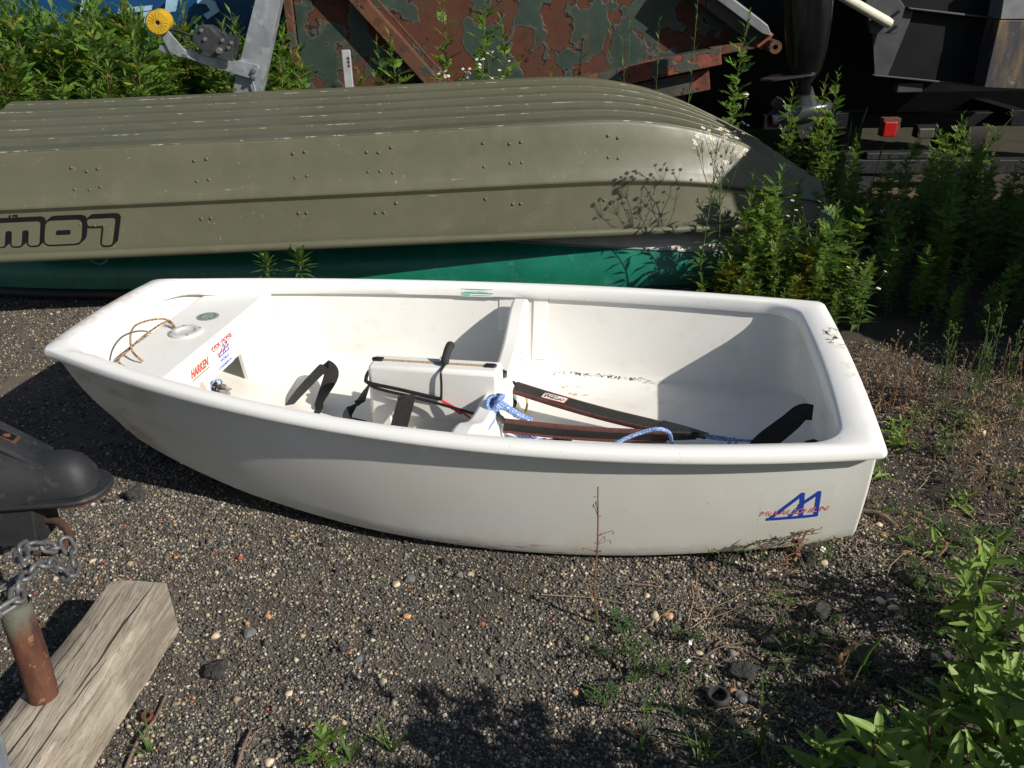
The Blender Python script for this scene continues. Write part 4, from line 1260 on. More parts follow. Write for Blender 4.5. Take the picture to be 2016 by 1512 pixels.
b = MB(); b.grid([[g_pt(u, lerp(split(u), .80, i / 12)) for i in range(13)] for u in gu]); b.build('bottom_band', M['cream_hull'], gb, smooth=60)
b = MB(); b.grid([[g_pt(u, lerp(.80, 1, i / 4)) for i in range(5)] for u in gu]); b.build('far_side', M['green_hull'], gb, smooth=60)
k = MB(); k.tube([Vector((u, -g_h(u) - .004, 0.02)) for u in gu], 0.024, 8); k.tube([Vector((u, g_h(u) + .004, 0.02)) for u in gu], 0.024, 8)
k.build('rim', M['black_rim'], gb, smooth=60)
k = MB()
k.tube([g_pt(u, split(u) * 1.0) + Vector((0, -.003, .003)) for u in gu[18:]], 0.006, 5); k.build('band_line', M['grey_alu'], gb, smooth=60)
k = MB()
c = aty(190, 497, 3.70)
k.tube([c + Vector((0.052 * math.cos(a), 0.008 * math.sin(2 * a), 0.052 * math.sin(a))) for a in [lerp(-2.9, -0.2, i / 16) for i in range(17)]], 0.004, 6)
tag(k.build('rope_loop', M['grey_tape'], None, smooth=60), 'thin pale rope loop dangling from the rim of the olive boat', 'rope')

# ------------------------------------------------------------------ rusty steel skip behind
SY = 5.95
skip = empty('steel_skip', (0, SY, 0), 0, 'large rusty steel skip with flaking dark green paint and diagonal ribs', 'skip')
def S3(px, py, y): v = aty(px, py, y); return Vector((v.x, y - SY, v.z))
k = MB(); k.prism([(-1.40, .02), (1.25, .02), (1.55, .75), (1.72, .95), (1.0, 1.55), (.8, 2.0), (-1.34, 2.0)], 0.05, frame_mat((0, 0.0, 0), (1, 0, 0), (0, 1, 0)) @ Matrix.Diagonal((1, -1, 1, 1)))
# (polygon y is mirrored by the frame, so build it directly instead)
k = MB()
pl = [(-1.40, .02), (1.05, .02), (1.20, .62), (1.36, .80), (1.62, .93), (1.25, 1.22), (.6, 1.75), (-1.34, 1.75)]
n = len(pl)
k.add([Vector((x, 0, z)) for x, z in pl] + [Vector((x, 0.06, z)) for x, z in pl],
      [tuple(range(n)), tuple(range(2 * n - 1, n - 1, -1))] + [(i, n + i, n + (i + 1) % n, (i + 1) % n) for i in range(n)])
k.build('end_plate', M['skip'], skip)
for (x, y, z, d) in ((-1.37, .8, .9, (.06, 1.6, 1.7)), (0, 1.6, .9, (2.6, .06, 1.7))):
    k = MB(); k.box((x, y, z), d); k.build('side_plate', M['skip'], skip)
def bar(name, a, c, w, dep, mat_, parent, y0):
    b = MB()
    a, c = Vector(a), Vector(c)
    d = (c - a).normalized(); nn_ = Vector((-d.z, 0, d.x)) * w / 2
    q = [a + nn_, a - nn_, c - nn_, c + nn_]
    b.add([Vector((p.x, y0, p.z)) for p in q] + [Vector((p.x, y0 + dep, p.z)) for p in q], [(0, 1, 2, 3), (7, 6, 5, 4), (0, 4, 5, 1), (1, 5, 6, 2), (2, 6, 7, 3), (3, 7, 4, 0)])
    return b.build(name, mat_, parent, bevel=0.004)
r1 = bar('diagonal_rib', S3(650, -60, 5.86), S3(885, 200, 5.86), 0.085, 0.10, M['rust_beam'], skip, -0.10)
bar('rib_edge', S3(664, -70, 5.83) + Vector((.03, 0, .02)), S3(900, 190, 5.83) + Vector((.02, 0, .02)), 0.014, 0.012, M['rust_beam'], r1, -0.112)
bar('rib', (-1.372, 0, .05), (-1.372, 0, 1.75), 0.05, 0.05, M['rust_beam'], skip, -0.05)
ub = bar('upper_beam', S3(1345, -45, 5.8), S3(1512, 84, 5.8), 0.115, 0.14, M['red_beam'], skip, -0.15)
lb_ = bar('lower_beam', S3(1130, 172, 5.8), S3(1420, 110, 5.8), 0.105, 0.13, M['red_beam'], skip, -0.151)
bar('lower_beam', S3(1400, 103, 5.8), S3(1515, 83, 5.8), 0.05, 0.12, M['rust_beam'], skip, -0.142)
bar('corner_plate', S3(1240, 190, 5.85), S3(1400, 158, 5.85), 0.13, 0.03, M['red_beam'], skip, -0.06)
k = MB()
c = S3(1518, 90, 5.8)
k.lathe([(0.016, -.09), (0.040, -.09), (0.040, .09), (0.016, .09), (0.016, -.09)], 20, Matrix.Translation((c.x, -0.16, c.z)) @ Matrix.Rotation(PI / 2, 4, 'X'))
k.build('hinge_roller', M['rust_beam'], skip, smooth=40)
sh = empty('cover_sheet', (0, 5.75, 0), 0, 'weathered grey metal sheet lying along the upper right beam of the skip', 'metal sheet')
k = MB()
a0 = aty(1400, -35, 5.75); a1 = aty(1512, 50, 5.75); a2 = aty(1520, 72, 5.75); a3 = aty(1385, -20, 5.75)
vs = [a0, a1, a2, aty(1500, 66, 5.75), a3]
vv = [Vector((p.x, 0, p.z)) for p in vs]
k.add(vv + [p + Vector((0.12, 0.9, 0.05)) for p in vv], [(0, 4, 3, 2, 1), (5, 6, 7, 8, 9), (0, 1, 6, 5), (1, 2, 7, 6), (2, 3, 8, 7), (3, 4, 9, 8), (4, 0, 5, 9)])
k.build('sheet', M['grey_alu'], sh, bevel=0.004)

# white-grey upright in front of the skip
fp = empty('metal_upright', (0, 0, 0), 0, 'short pale metal upright with two bolt holes in front of the skip', 'post')
t0, t1 = aty(685, 98, 5.3), aty(684, 175, 5.3)
k = MB(); k.box(((t0.x + t1.x) / 2, 5.3, (t0.z) / 2), (0.048, 0.03, t0.z)); k.build('bar', M['alu'], fp, bevel=0.003)
for dz in (.045, .065, .085):
    k = MB(); k.lathe([(0.0085, 0), (0.0085, .002), (0, .002)], 10, Matrix.Translation((t0.x, 5.285, t0.z - dz)) @ Matrix.Rotation(PI / 2, 4, 'X')); k.build('bolt_hole', M['rust'], fp)

# ------------------------------------------------------------------ winch post of a boat trailer
WY = 5.15
wp = empty('trailer_winch_post', (0, WY, 0), 0, 'galvanised trailer winch post with a yellow roller, rising behind the olive boat', 'winch post')
def W3(px, py, dy=0.0): v = aty(px, py, WY + dy); return Vector((v.x, dy, v.z))
def flat(name, pts, y0, dep, mat_, parent, bevel=0.003):
    b = MB(); n = len(pts)
    b.add([Vector((p.x, y0, p.z)) for p in pts] + [Vector((p.x, y0 + dep, p.z)) for p in pts],
          [tuple(range(n)), tuple(range(2 * n - 1, n - 1, -1))] + [(i, n + i, n + (i + 1) % n, (i + 1) % n) for i in range(n)])
    bm_ = b.build(name, mat_, parent, bevel=bevel)
    bmx = bmesh.new(); bmx.from_mesh(bm_.data); bmesh.ops.recalc_face_normals(bmx, faces=bmx.faces); bmx.to_mesh(bm_.data); bmx.free()
    return bm_
post = flat('post', [W3(420, 330), W3(482, 330), W3(556, -20), W3(507, -20)], 0.0, 0.09, M['galv'], wp)
arm = flat('arm', [W3(360, 92), W3(392, 103), W3(396, 106), W3(470, 120), W3(472, 117), W3(512, 128), W3(513, 135), W3(505, 156), W3(470, 146), W3(394, 122), W3(366, 110), W3(335, 106), W3(316, 97), W3(318, 88), W3(326, 88)], -0.035, 0.03, M['galv'], wp)
flat('roller_bracket', [W3(322, 68), W3(334, 56), W3(372, 100), W3(362, 112), W3(340, 102)], -0.048, 0.012, M['galv'], wp)
k = MB()
c = W3(312, 43)
k.lathe([(0.012, -.11), (0.058, -.11), (0.064, -.10), (0.058, -.075), (0.030, -.03), (0.024, 0), (0.030, .03), (0.058, .075), (0.064, .10), (0.058, .11), (0.012, .11), (0.012, -.11)], 28, Matrix.Translation((c.x, 0.02, c.z)) @ Matrix.Rotation(R(14), 4, 'Z') @ Matrix.Rotation(PI / 2, 4, 'X'))
rl = k.build('roller', M['amber'], wp, smooth=50)
for i in range(16):
    k = MB(); a = 2 * PI * i / 16
    rm = Matrix.Translation((c.x, 0.02, c.z)) @ Matrix.Rotation(R(14), 4, 'Z') @ Matrix.Rotation(PI / 2, 4, 'X') @ Matrix.Rotation(a, 4, 'Z')
    k.prism([(0.016, -.0022), (0.05, -.0035), (0.05, .0035), (0.016, .0022)], 0.004, rm @ Matrix.Translation((0, 0, .109))); k.build('roller_rib', M['amber'], rl)
def bolt(parent, p, r=0.011, y=-0.04, dep=.012, name='bolt', ax=None):
    b = MB(); mt = Matrix.Translation((p.x, y, p.z)) @ Matrix.Rotation(PI / 2, 4, 'X')
    b.lathe([(r * 1.5, 0), (r * 1.5, .003), (r, .003), (r, dep), (0, dep)], 6, mt)
    return b.build(name, M['steel_bolt'], parent)
bolt(rl, c + Vector((-.02, 0, 0)), .014, -0.075, .02)
for px_b in ((461, 142), (503, 138), (502, 150), (345, 103), (368, 107)): bolt(wp, W3(*px_b), .010)
k = MB(); k.tube([W3(496, 156, -.02), W3(501, 172, -.02), W3(503, 200, -.02)], .006, 6); k.build('pin', M['galv'], wp, smooth=50)
# winch body
wc = W3(424, 82)
pl = []
for a in range(0, 13):
    an = R(lerp(250, 35, a / 12)); pl.append(W3(411, 74) + Vector((0.066 * math.cos(an), 0, 0.066 * math.sin(an))))
pl += [W3(444, 72), W3(450, 62), W3(454, 70), W3(467, 72), W3(466, 118), W3(402, 105)]
wb = flat('winch', pl, -0.075, 0.012, M['winch'], wp, bevel=.002)
pl2 = [p + Vector((0.0, 0, 0.0)) for p in pl]
flat('back_plate', pl2, 0.03, 0.012, M['winch'], wb, bevel=.002)
k = MB()
k.lathe([(0.0, -.03), (0.066, -.03), (0.069, -.028), (0.069, .02), (0.05, .022), (0.05, .06), (0.066, .062)], 28, Matrix.Translation((W3(411, 74).x, -0.035, W3(411, 74).z)) @ Matrix.Rotation(PI / 2, 4, 'X') @ Matrix.Diagonal((1, 1, -1, 1)))
k.build('drum', M['winch'], wb, smooth=40)
for px_b in ((412, 75), (446, 77), (440, 97), (458, 91), (463, 82), (405, 58)): bolt(wb, W3(*px_b), .008 if px_b[0] != 440 else .013, -0.076, .012 if px_b[0] != 440 else .03)
k = MB(); k.tube(bez([W3(386, 75, .0), W3(350, 60, .0), W3(330, 58, .0)], 5), .008, 6); k.build('winch_strap', M['black_web'], wb, smooth=50)
k = MB()
tr_z = 0.30
k.box((-1.5, .6, tr_z), (.08, 2.0, .08)); k.box((-1.62, -.02, .31), (.14, .14, .12)); k.build('tongue', M['galv'], wp, bevel=.004)
k = MB(); k.lathe([(.05, -.03), (.15, -.03), (.16, 0), (.15, .03), (.05, .03), (.05, -.03)], 20, Matrix.Translation((-1.6, -.02, .16)) @ Matrix.Rotation(PI / 2, 4, 'X'))
k.build('jockey_wheel', M['rubber'], wp, smooth=40)

# blue boat behind the weeds on the left
bb_ = empty('blue_boat', (0, 6.6, 0), 0, 'blue hull with pale lettering, mostly hidden by the weeds at the left', 'boat')
k = MB()
k.grid([[Vector((x, d, z)) for (d, z) in ((0.30, .25), (.10, .6), (0.0, 1.0), (-.04, 1.45), (.0, 1.5), (.5, 1.52))] for x in (-6.0, -4.0, -3.0, -2.2, -1.75)], flip=True)
k.add([Vector((-1.75, d, z)) for d, z in ((0.30, .25), (.10, .6), (0.0, 1.0), (-.04, 1.45), (.0, 1.5), (.5, 1.52), (.9, .3))], [tuple(range(7))])
k.build('hull', M['blue_hull'], bb_, smooth=40)
def L3(px, py): v = aty(px, py, 6.55); return Vector((v.x, -.075, v.z))
for quad in ([(392, -6), (424, 2), (434, 22), (410, 38), (402, 28), (416, 20), (408, 8), (390, 6)], [(330, -4), (352, -8), (346, 22), (326, 26)], [(236, 16), (300, 10), (298, 20), (234, 27)], [(282, 24), (296, 22), (292, 44), (279, 47)], [(165, -8), (190, -10), (182, 20), (160, 24)]):
    q = [L3(*p) for p in quad]; n = len(q)
    k = MB(); k.add(q + [p + Vector((0, .03, 0)) for p in q], [tuple(range(n - 1, -1, -1)), tuple(range(n, 2 * n))] + [(i, (i + 1) % n, n + (i + 1) % n, n + i) for i in range(n)])
    k.build('letter', M['pale_blue'], bb_)
k = MB()
c = aty(255, 62, 6.3)
k.lathe([(0, -.06), (.03, -.055), (.055, -.02), (.055, .02), (.03, .055), (.015, .06), (.015, .08), (0, .08)], 16, Matrix.Translation(c))
k.lathe([(.012, -c.z), (.012, -.09)], 8, Matrix.Translation(c))
tag(k.build('marker_buoy', M['orange'], None, smooth=50), 'small orange float half hidden in the weeds under the yellow roller', 'float')

# ------------------------------------------------------------------ dark boat on a trailer at the right
db = empty('workboat', (0, 5.6, 0), 0, 'black metal boat stern on a trailer in deep shade, upper right', 'boat')
def D3(px, py, dy=0.0): v = aty(px, py, 5.6 + dy); return Vector((v.x, dy, v.z))
k = MB()
fr_ = [D3(1700, -40), D3(1715, 20), D3(1722, 148), D3(1930, 168), D3(1962, 36), D3(1975, -40)]
top = [Vector((p.x, 0, p.z)) for p in fr_]
top[0].z = 1.9; top[5].z = 1.9
bk = [p + Vector((.35, 2.2, .05)) for p in top]
n = 6
k.add(top + bk, [tuple(range(n))] + [(i, n + i, n + (i + 1) % n, (i + 1) % n) for i in range(n)] + [tuple(range(2 * n - 1, n - 1, -1))])
k.build('transom', M['black_hull'], db)
k = MB()
rows = [[Vector((x, y0, z)) for (y0, z) in ((.75, .30), (.62, .55), (.55, 1.0), (.5, 2.0), (3.5, 2.0))] for x in (1.35, 1.8, 2.6, 3.6, 5.2)]
k.grid(rows); k.add([Vector((1.35, .75, .30)), Vector((1.35, .62, .55)), Vector((1.35, .55, 1.0)), Vector((1.35, .5, 2.0)), Vector((1.35, 3.5, 2.0)), Vector((1.35, 3.5, .3))], [tuple(range(6))])
k.build('hull', M['black_hull'], db)
flat('transom_edge', [D3(1716, 146, -.012), D3(1722, 150, -.012), D3(1930, 171, -.012), D3(1931, 167, -.012)], -.014, .012, M['dark_grey'], db)
flat('ledge', [D3(1785, 14, -.03), D3(1788, 18, -.03), D3(1963, 39, -.03), D3(1964, 34, -.03)], -.05, .05, M['dark_grey'], db)
flat('lit_hull_face', [D3(1718, 60, -.015), D3(1722, 147, -.015), D3(1748, 150, -.015), D3(1795, 35, -.015), D3(1800, 18, -.015), D3(1780, 15, -.015)], -.012, .010, M['dark_grey'], db)  # lighter grey plate paints the sunlit triangle on the black hull
sp = flat('sponson', [D3(1968, 40, -.15), D3(1938, 172, -.15), D3(2080, 178, -.15), D3(2090, 40, -.15)], -.15, .5, M['stain_panel'], db)
flat('side_panel', [D3(1985, -60, -.15), D3(1970, 38, -.15), D3(2090, 37, -.15), D3(2100, -60, -.15)], -.149, .5, M['grey_alu'], db)
brk = flat('mount_plate', [D3(1700, -30, -.1), D3(1714, 66, -.1), D3(1768, 66, -.1), D3(1782, 14, -.1), D3(1752, -30, -.1)], -.10, .03, M['dark_grey'], db)
for px_b in ((1762, 28), (1757, 57), (1724, 36)):
    k = MB(); q = D3(*px_b, -.1); k.box((q.x, -.104, q.z), (.055, .01, .016), Euler((0, R(-38), 0)).to_matrix()); k.build('plate_slot', M['black_hull'], brk)
tb = empty('steering_tube', (0, 5.6, 0), 0, 'off-white tube slanting down to the grey plate on the black boat', 'tube')
k = MB(); k.tube([aty(1560, -60, 5.25) - Vector((0, 5.6, 0)), aty(1640, -18, 5.33) - Vector((0, 5.6, 0)), aty(1746, 43, 5.47) - Vector((0, 5.6, 0)), aty(1752, 47, 5.475) - Vector((0, 5.6, 0))], [.026, .026, .029, .027], 14)
k.build('tube', M['pale_pipe'], tb, smooth=50)
# outboard motor
OY = 5.25
ob = empty('outboard_motor', (0, OY, 0), 0, 'black outboard motor with its propeller hanging off the dark stern', 'outboard motor')
def O3(px, py, dy=0.0): v = aty(px, py, OY + dy); return Vector((v.x, dy, v.z))
k = MB()
rows = []
for px_, py_, hw, hd in ((1590, -80, .15, .24), (1590, 30, .14, .22), (1588, 90, .12, .19), (1584, 135, .10, .15), (1578, 165, .055, .075), (1585, 185, .045, .07)):
    c = O3(px_, py_); rows.append([c + Vector((hw * math.cos(a), hd * math.sin(a) * .5, 0)) for a in [2 * PI * i / 14 for i in range(14)]])
k.grid(rows, True); k.build('leg_housing', M['motor'], ob, smooth=60)
k = MB()
pts = [O3(1496, 162, -.03), O3(1520, 168, -.10), O3(1600, 150, -.10), O3(1612, 146, 0), O3(1600, 148, .10), O3(1510, 160, .10)]
pts = [Vector((p.x, y, lerp(.762, .80, (p.x - 1.45) / .35))) for p, y in zip(pts, (-.02, -.10, -.10, 0, .10, .08))]
n = len(pts); k.add(pts + [p + Vector((0, 0, .012)) for p in pts], [tuple(range(n - 1, -1, -1)), tuple(range(n, 2 * n))] + [(i, (i + 1) % n, n + (i + 1) % n, n + i) for i in range(n)])
k.build('cavitation_plate', M['gearcase'], ob, smooth=30, bevel=.003)
axis_a, axis_b = O3(1516, 236, -.02), O3(1612, 214, .02)
ad = (axis_b - axis_a).normalized()
gm = frame_mat(axis_a, ad.orthogonal(), ad)
k = MB(); k.lathe([(.030, 0), (.046, .0), (.052, .02), (.055, .12), (.060, .2), (.058, .26), (.045, .33), (.02, .38), (0, .39)], 24, gm)
k.build('gearcase', M['gearcase'], ob, smooth=50)
k = MB()
top_ = [O3(1570, 172), O3(1600, 168)]; bo = [O3(1566, 222), O3(1612, 214)]
rows = []
for u in (0, .25, .5, .75, 1):
    a_, b2 = top_[0].lerp(bo[0], u), top_[1].lerp(bo[1], u)
    c = (a_ + b2) / 2; hw = (b2 - a_).length / 2 * (1 + .25 * u * u)
    rows.append([c + Vector((hw * math.cos(a), (.022 + .02 * u) * math.sin(a), 0)) for a in [2 * PI * i / 14 for i in range(14)]])
k.grid(rows, True); k.build('strut', M['gearcase'], ob, smooth=60)
k = MB()
sk = [axis_a + ad * .16 + Vector((0, 0, -.05)), axis_a + ad * .30 + Vector((0, 0, -.05)), axis_a + ad * .26 + Vector((0, 0, -.16)), axis_a + ad * .20 + Vector((0, 0, -.15))]
k.add([p + Vector((0, -.008, 0)) for p in sk] + [p + Vector((0, .008, 0)) for p in sk], [(0, 1, 2, 3), (7, 6, 5, 4), (0, 4, 5, 1), (1, 5, 6, 2), (2, 6, 7, 3), (3, 7, 4, 0)])
k.build('skeg', M['gearcase'], ob, bevel=.003)
for j in range(3):
    k = MB()
    rows = []
    for i in range(9):
        u = i / 8
        r = lerp(.048, .135, u)
        half = .62 * math.sin(PI * min(.93, .16 + .84 * u)) ** .8
        row = []
        for q in range(7):
            w = (q / 6 - .5) * 2 * half
            a = 2 * PI * j / 3 + 1.2 + w
            row.append(gm @ Vector((r * math.cos(a), r * math.sin(a), .06 + w * .055 - .02 * u)))
        rows.append(row)
    k.grid(rows)
    o = k.build('propeller_blade', M['prop'], ob, smooth=60)
    so_ = o.modifiers.new('thickness', 'SOLIDIFY'); so_.thickness = .006
# trailer under the dark boat
tr = empty('boat_trailer', (0, 5.6, 0), 0, 'dark boat trailer under the black boat with red lamps at its back', 'trailer')
k = MB()
k.box((2.9, .3, .42), (2.4, .08, .09)); k.box((2.15, 1.2, .45), (.09, 2.2, .1)); k.box((3.3, 1.2, .45), (.09, 2.2, .1)); k.build('trailer_frame', M['black_hull'], tr, bevel=.004)
for x in (2.45, 3.35):
    k = MB(); k.lathe([(.10, -.09), (.24, -.09), (.30, -.07), (.30, .07), (.24, .09), (.10, .09), (.10, -.09)], 28, Matrix.Translation((x, .95, .29)) @ Matrix.Rotation(PI / 2, 4, 'Y'))
    k.build('wheel', M['rubber'], tr, smooth=40)
k = MB(); q = aty(1788, 172, 5.65) - Vector((0, 5.6, 0)); k.box(q, (.16, .06, .055)); k.build('bunk_end', M['dark_grey'], tr, bevel=.006)
for (px_, py_, w, h, m_) in ((1751, 254, .082, .092, 'red_lens'), (1822, 262, .10, .062, 'red_beam')):
    q = aty(px_, py_, 5.45) - Vector((0, 5.6, 0))
    k = MB(); k.box(q + Vector((.012, .035, .008)), (w * 1.35, .06, h * 1.2)); hous = k.build('lamp_housing', M['rust'] if m_ == 'red_lens' else M['black_hull'], tr, bevel=.004)
    k = MB(); k.box(q, (w, .03, h)); k.build('lamp_lens', M[m_], hous, bevel=.008)
# low timber rail and planks on the ground, coloured darker to stand for shade
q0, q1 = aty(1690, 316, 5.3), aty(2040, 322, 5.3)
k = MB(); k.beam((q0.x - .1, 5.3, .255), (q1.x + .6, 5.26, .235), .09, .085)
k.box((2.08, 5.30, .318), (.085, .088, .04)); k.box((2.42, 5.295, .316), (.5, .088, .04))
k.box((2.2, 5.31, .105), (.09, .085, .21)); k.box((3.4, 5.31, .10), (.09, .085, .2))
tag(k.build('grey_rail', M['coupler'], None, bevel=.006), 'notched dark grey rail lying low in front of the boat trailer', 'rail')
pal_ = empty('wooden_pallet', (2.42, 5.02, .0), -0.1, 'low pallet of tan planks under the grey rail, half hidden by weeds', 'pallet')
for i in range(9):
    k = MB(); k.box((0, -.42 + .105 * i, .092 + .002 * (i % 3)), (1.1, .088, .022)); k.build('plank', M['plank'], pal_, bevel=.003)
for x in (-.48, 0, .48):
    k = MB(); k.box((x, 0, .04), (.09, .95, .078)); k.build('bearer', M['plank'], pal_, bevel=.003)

# ------------------------------------------------------------------ coupler, chain, pipe and timber at the left
cp = empty('trailer_coupler', (0, 0, 0), 0, 'black trailer coupler with rust spots poking in from the left edge', 'coupler')
CX, CY, CZ = -0.925, 1.665, 0.40
k = MB()
def cp_sec(x, hw, zt, zb, rd=3):
    pts = []
    for i in range(13):
        a = PI * i / 12
        c_, s_ = math.cos(a), math.sin(a)
        pts.append(Vector((x, CY - hw * math.copysign(abs(c_) ** (2 / rd), c_), zb + (zt - zb) * abs(s_) ** (2 / rd))))
    return pts
rows = [cp_sec(-1.75, .105, CZ + .085, CZ - .05, 2.6), cp_sec(-1.24, .102, CZ + .080, CZ - .05, 2.6), cp_sec(-1.16, .096, CZ + .066, CZ - .048, 2.4), cp_sec(-1.10, .080, CZ + .050, CZ - .046, 2.3), cp_sec(-1.065, .068, CZ + .040, CZ - .045, 2.2),
        cp_sec(-1.045, .062, CZ + .038, CZ - .045, 2.2), cp_sec(-1.015, .060, CZ + .041, CZ - .045, 2.1), cp_sec(-.985, .054, CZ + .034, CZ - .045, 2.05), cp_sec(-.963, .042, CZ + .012, CZ - .045, 2), cp_sec(-.953, .026, CZ - .015, CZ - .045, 2), cp_sec(-.950, .010, CZ - .04, CZ - .045, 2)]
k2 = MB()
cu_ = []
for x, zt, y_ in ((-1.75, .170, .0), (-1.27, .150, .0), (-1.21, .122, .0), (-1.16, .092, -.004), (-1.115, .066, -.010), (-1.08, .046, -.014), (-1.05, .030, -.018)):
    cu_.append([Vector((x, CY + .022 + y_ + dy, CZ + zt + dz)) for dy, dz in ((-.044, -.10), (-.042, -.008), (-.036, .0), (.036, .0), (.042, -.008), (.044, -.10))])
k2.grid(cu_, flip=True); k2.build('channel', M['coupler'], cp, smooth=30)
k.grid(rows); k.build('body', M['coupler'], cp, smooth=60)
k = MB()
lip = [(-1.002 + .078 * math.cos(a), CY + .078 * math.sin(a)) for a in [lerp(-PI / 2, PI / 2, i / 24) for i in range(25)]]
lip = [(-1.25, CY - .096), (-1.12, CY - .088)] + lip + [(-1.12, CY + .088), (-1.25, CY + .096)]
k.prism(lip, .012, Matrix.Translation((0, 0, CZ - .058))); k.build('lip', M['coupler'], cp, smooth=30, bevel=.004)
k = MB(); k.prism([(-1.0045 + .080 * math.cos(a), CY + .080 * math.sin(a)) for a in [lerp(-PI / 2, PI / 2, i / 20) for i in range(21)]], .004, Matrix.Translation((0, 0, CZ - .061))); k.build('rusty_rim', M['rust_dark'], cp)
sl_ = Euler((0, R(22), 0)).to_matrix()
k = MB(); k.box((-1.138, CY + .012, CZ + .079), (.062, .030, .010), Euler((0, R(30), 0)).to_matrix()); k.build('latch_slot', M['rust_dark'], cp, bevel=.002)
k = MB(); k.box((-1.137, CY + .011, CZ + .0815), (.048, .020, .008), Euler((0, R(30), 0)).to_matrix()); k.build('slot_gap', M['black_ink'], cp)
k = MB(); k.box((-1.176, CY + .012, CZ + .112), (.012, .009, .030), Euler((0.2, .3, 0)).to_matrix(), taper=(.6, .7)); k.build('latch', M['rust_dark'], cp, bevel=.003)
k = MB(); k.box((-1.130, CY + .008, CZ + .081), (.016, .010, .009), Euler((.3, .2, .4)).to_matrix()); k.build('latch_pin', M['rust'], cp, bevel=.003)
k = MB()
for x, y, z in ((-1.205, .010, .121), (-1.24, .012, .137)):
    k = MB(); k.lathe([(.009, 0), (.008, .003), (0, .004)], 8, Matrix.Translation((x, CY + y, CZ + z))); k.build('rivet', M['rust_dark'], cp, smooth=40)
k = MB(); k.box((-1.235, CY + .040, CZ + .136), (.10, .006, .004), Euler((0, R(10), .1)).to_matrix()); k.build('seam', M['rust_dark'], cp)
k = MB()
k.box((-1.22, CY - .075, CZ - .095), (.30, .014, .11), Euler((R(-14), 0, 0)).to_matrix()); k.box((-1.075, CY - .030, CZ - .105), (.012, .09, .10)); k.box((-1.22, CY + .07, CZ - .09), (.30, .014, .08))
k.build('under_bracket', M['coupler'], cp, bevel=.003)
k = MB(); k.tube(bez([(-1.08, CY - .035, CZ - .115), (-1.04, CY - .045, CZ - .115), (-1.015, CY - .06, CZ - .125), (-1.005, CY - .08, CZ - .14), (-1.025, CY - .10, CZ - .155), (-1.07, CY - .105, CZ - .155), (-1.09, CY - .09, CZ - .15)], 5), .0095, 8)
hk_ = k.build('hook_ring', M['rust_dark'], cp, smooth=50)
k = MB(); k.box((-1.185, CY + .046, CZ + .110), (.022, .010, .003), Euler((.2, .3, .5)).to_matrix())
tag(k.build('dry_leaf', M['dry_leaf']), 'dry leaf scrap on top of the black trailer coupler', 'leaf')
ch = empty('safety_chain', (0, 0, 0), 0, 'grey steel chain hanging from the coupler over the rusty pipe', 'chain')
def link(c, xd, nd, l=.054, w=.033, r=.0049):
    mt = frame_mat(c, xd, nd)
    pts = []
    hl, hw = l / 2 - w / 2, w / 2 - r
    for i in range(9): a = lerp(-PI / 2, PI / 2, i / 8); pts.append((hl + hw * math.cos(a), hw * math.sin(a)))
    for i in range(9): a = lerp(PI / 2, 3 * PI / 2, i / 8); pts.append((-hl + hw * math.cos(a), hw * math.sin(a)))
    pts.append(pts[0])
    k = MB(); k.tube([mt @ Vector((x, y, 0)) for x, y in pts], r, 7, cap=False)
    return k.build('link', M['galv_dull'], ch, smooth=60)
PIPE = Vector((-.918, 1.235, 0))
path = bez([(-1.008, CY - .09, CZ - .13), (-.975, CY - .13, CZ - .16), (-.955, CY - .20, CZ - .15), (-.945, PIPE.y + .17, .335), (-.935, PIPE.y + .06, .378), (-.905, PIPE.y - .012, .386), (-.94, PIPE.y - .040, .384), (-.985, PIPE.y + .02, .372), (-.96, PIPE.y + .10, .35), (-.985, PIPE.y + .16, .335), (-1.02, PIPE.y + .20, .335), (-1.03, PIPE.y + .25, .32), (-1.01, CY - .115, CZ - .14), (-1.045, CY - .10, CZ - .15)], 10)
def walk(path, step):
    out = [path[0]]; acc = 0
    for a, b in zip(path[:-1], path[1:]):
        d = (b - a).length
        while acc + d >= step:
            a = a.lerp(b, (step - acc) / d); out.append(a); d = (b - a).length; acc = 0
        acc += d
    return out
wpnts = walk(path, .0395)
for i in range(len(wpnts) - 1):
    a, b = wpnts[i], wpnts[i + 1]
    d = (b - a).normalized(); u_ = d.orthogonal().normalized(); v_ = d.cross(u_)
    an = (PI / 2 if i % 2 else 0) + .5 + .25 * math.sin(i * 1.7)
    link((a + b) / 2, d, u_ * math.cos(an) + v_ * math.sin(an))
k = MB(); k.tube([PIPE + Vector((-.004, 0, .146)), PIPE + Vector((0, 0, .25)), PIPE + Vector((0, 0, .375))], .0275, 20, cap=False)
k.tube([PIPE + Vector((0, 0, .15)), PIPE + Vector((0, 0, .375))], .023, 20, cap=True)
tag(k.build('steel_pipe', M['rust_pipe'], None, smooth=60), 'rusty steel pipe standing upright on the weathered timber block', 'pipe')
tm = MB()
T0, T1, T2 = Vector((-.938, 1.582, 0)), Vector((-.798, 1.568, 0)), Vector((-1.02, .78, 0))
T3 = T2 + (T1 - T0)
def tp(u, v, z):
    a = T0.lerp(T1, v); c = T2.lerp(T3, v); p = a.lerp(c, u)
    return Vector((p.x + random.uniform(-.0015, .0015), p.y + random.uniform(-.002, .002) * (1 if 0 < u < 1 else 2), z + random.uniform(-.001, .001)))
rows = []
for i in range(26):
    u = i / 25
    ring_ = [(0, .004), (0, .07), (0, .138), (.05, .145), (.25, .146), (.5, .1465), (.75, .146), (.95, .1445), (1, .139), (1, .07), (1, .004), (.5, .003)]
    rows.append([tp(u, v, z) for v, z in ring_])
tm.grid(rows, True)
tm.f.append(tuple(range(12))); tm.mi.append(0)
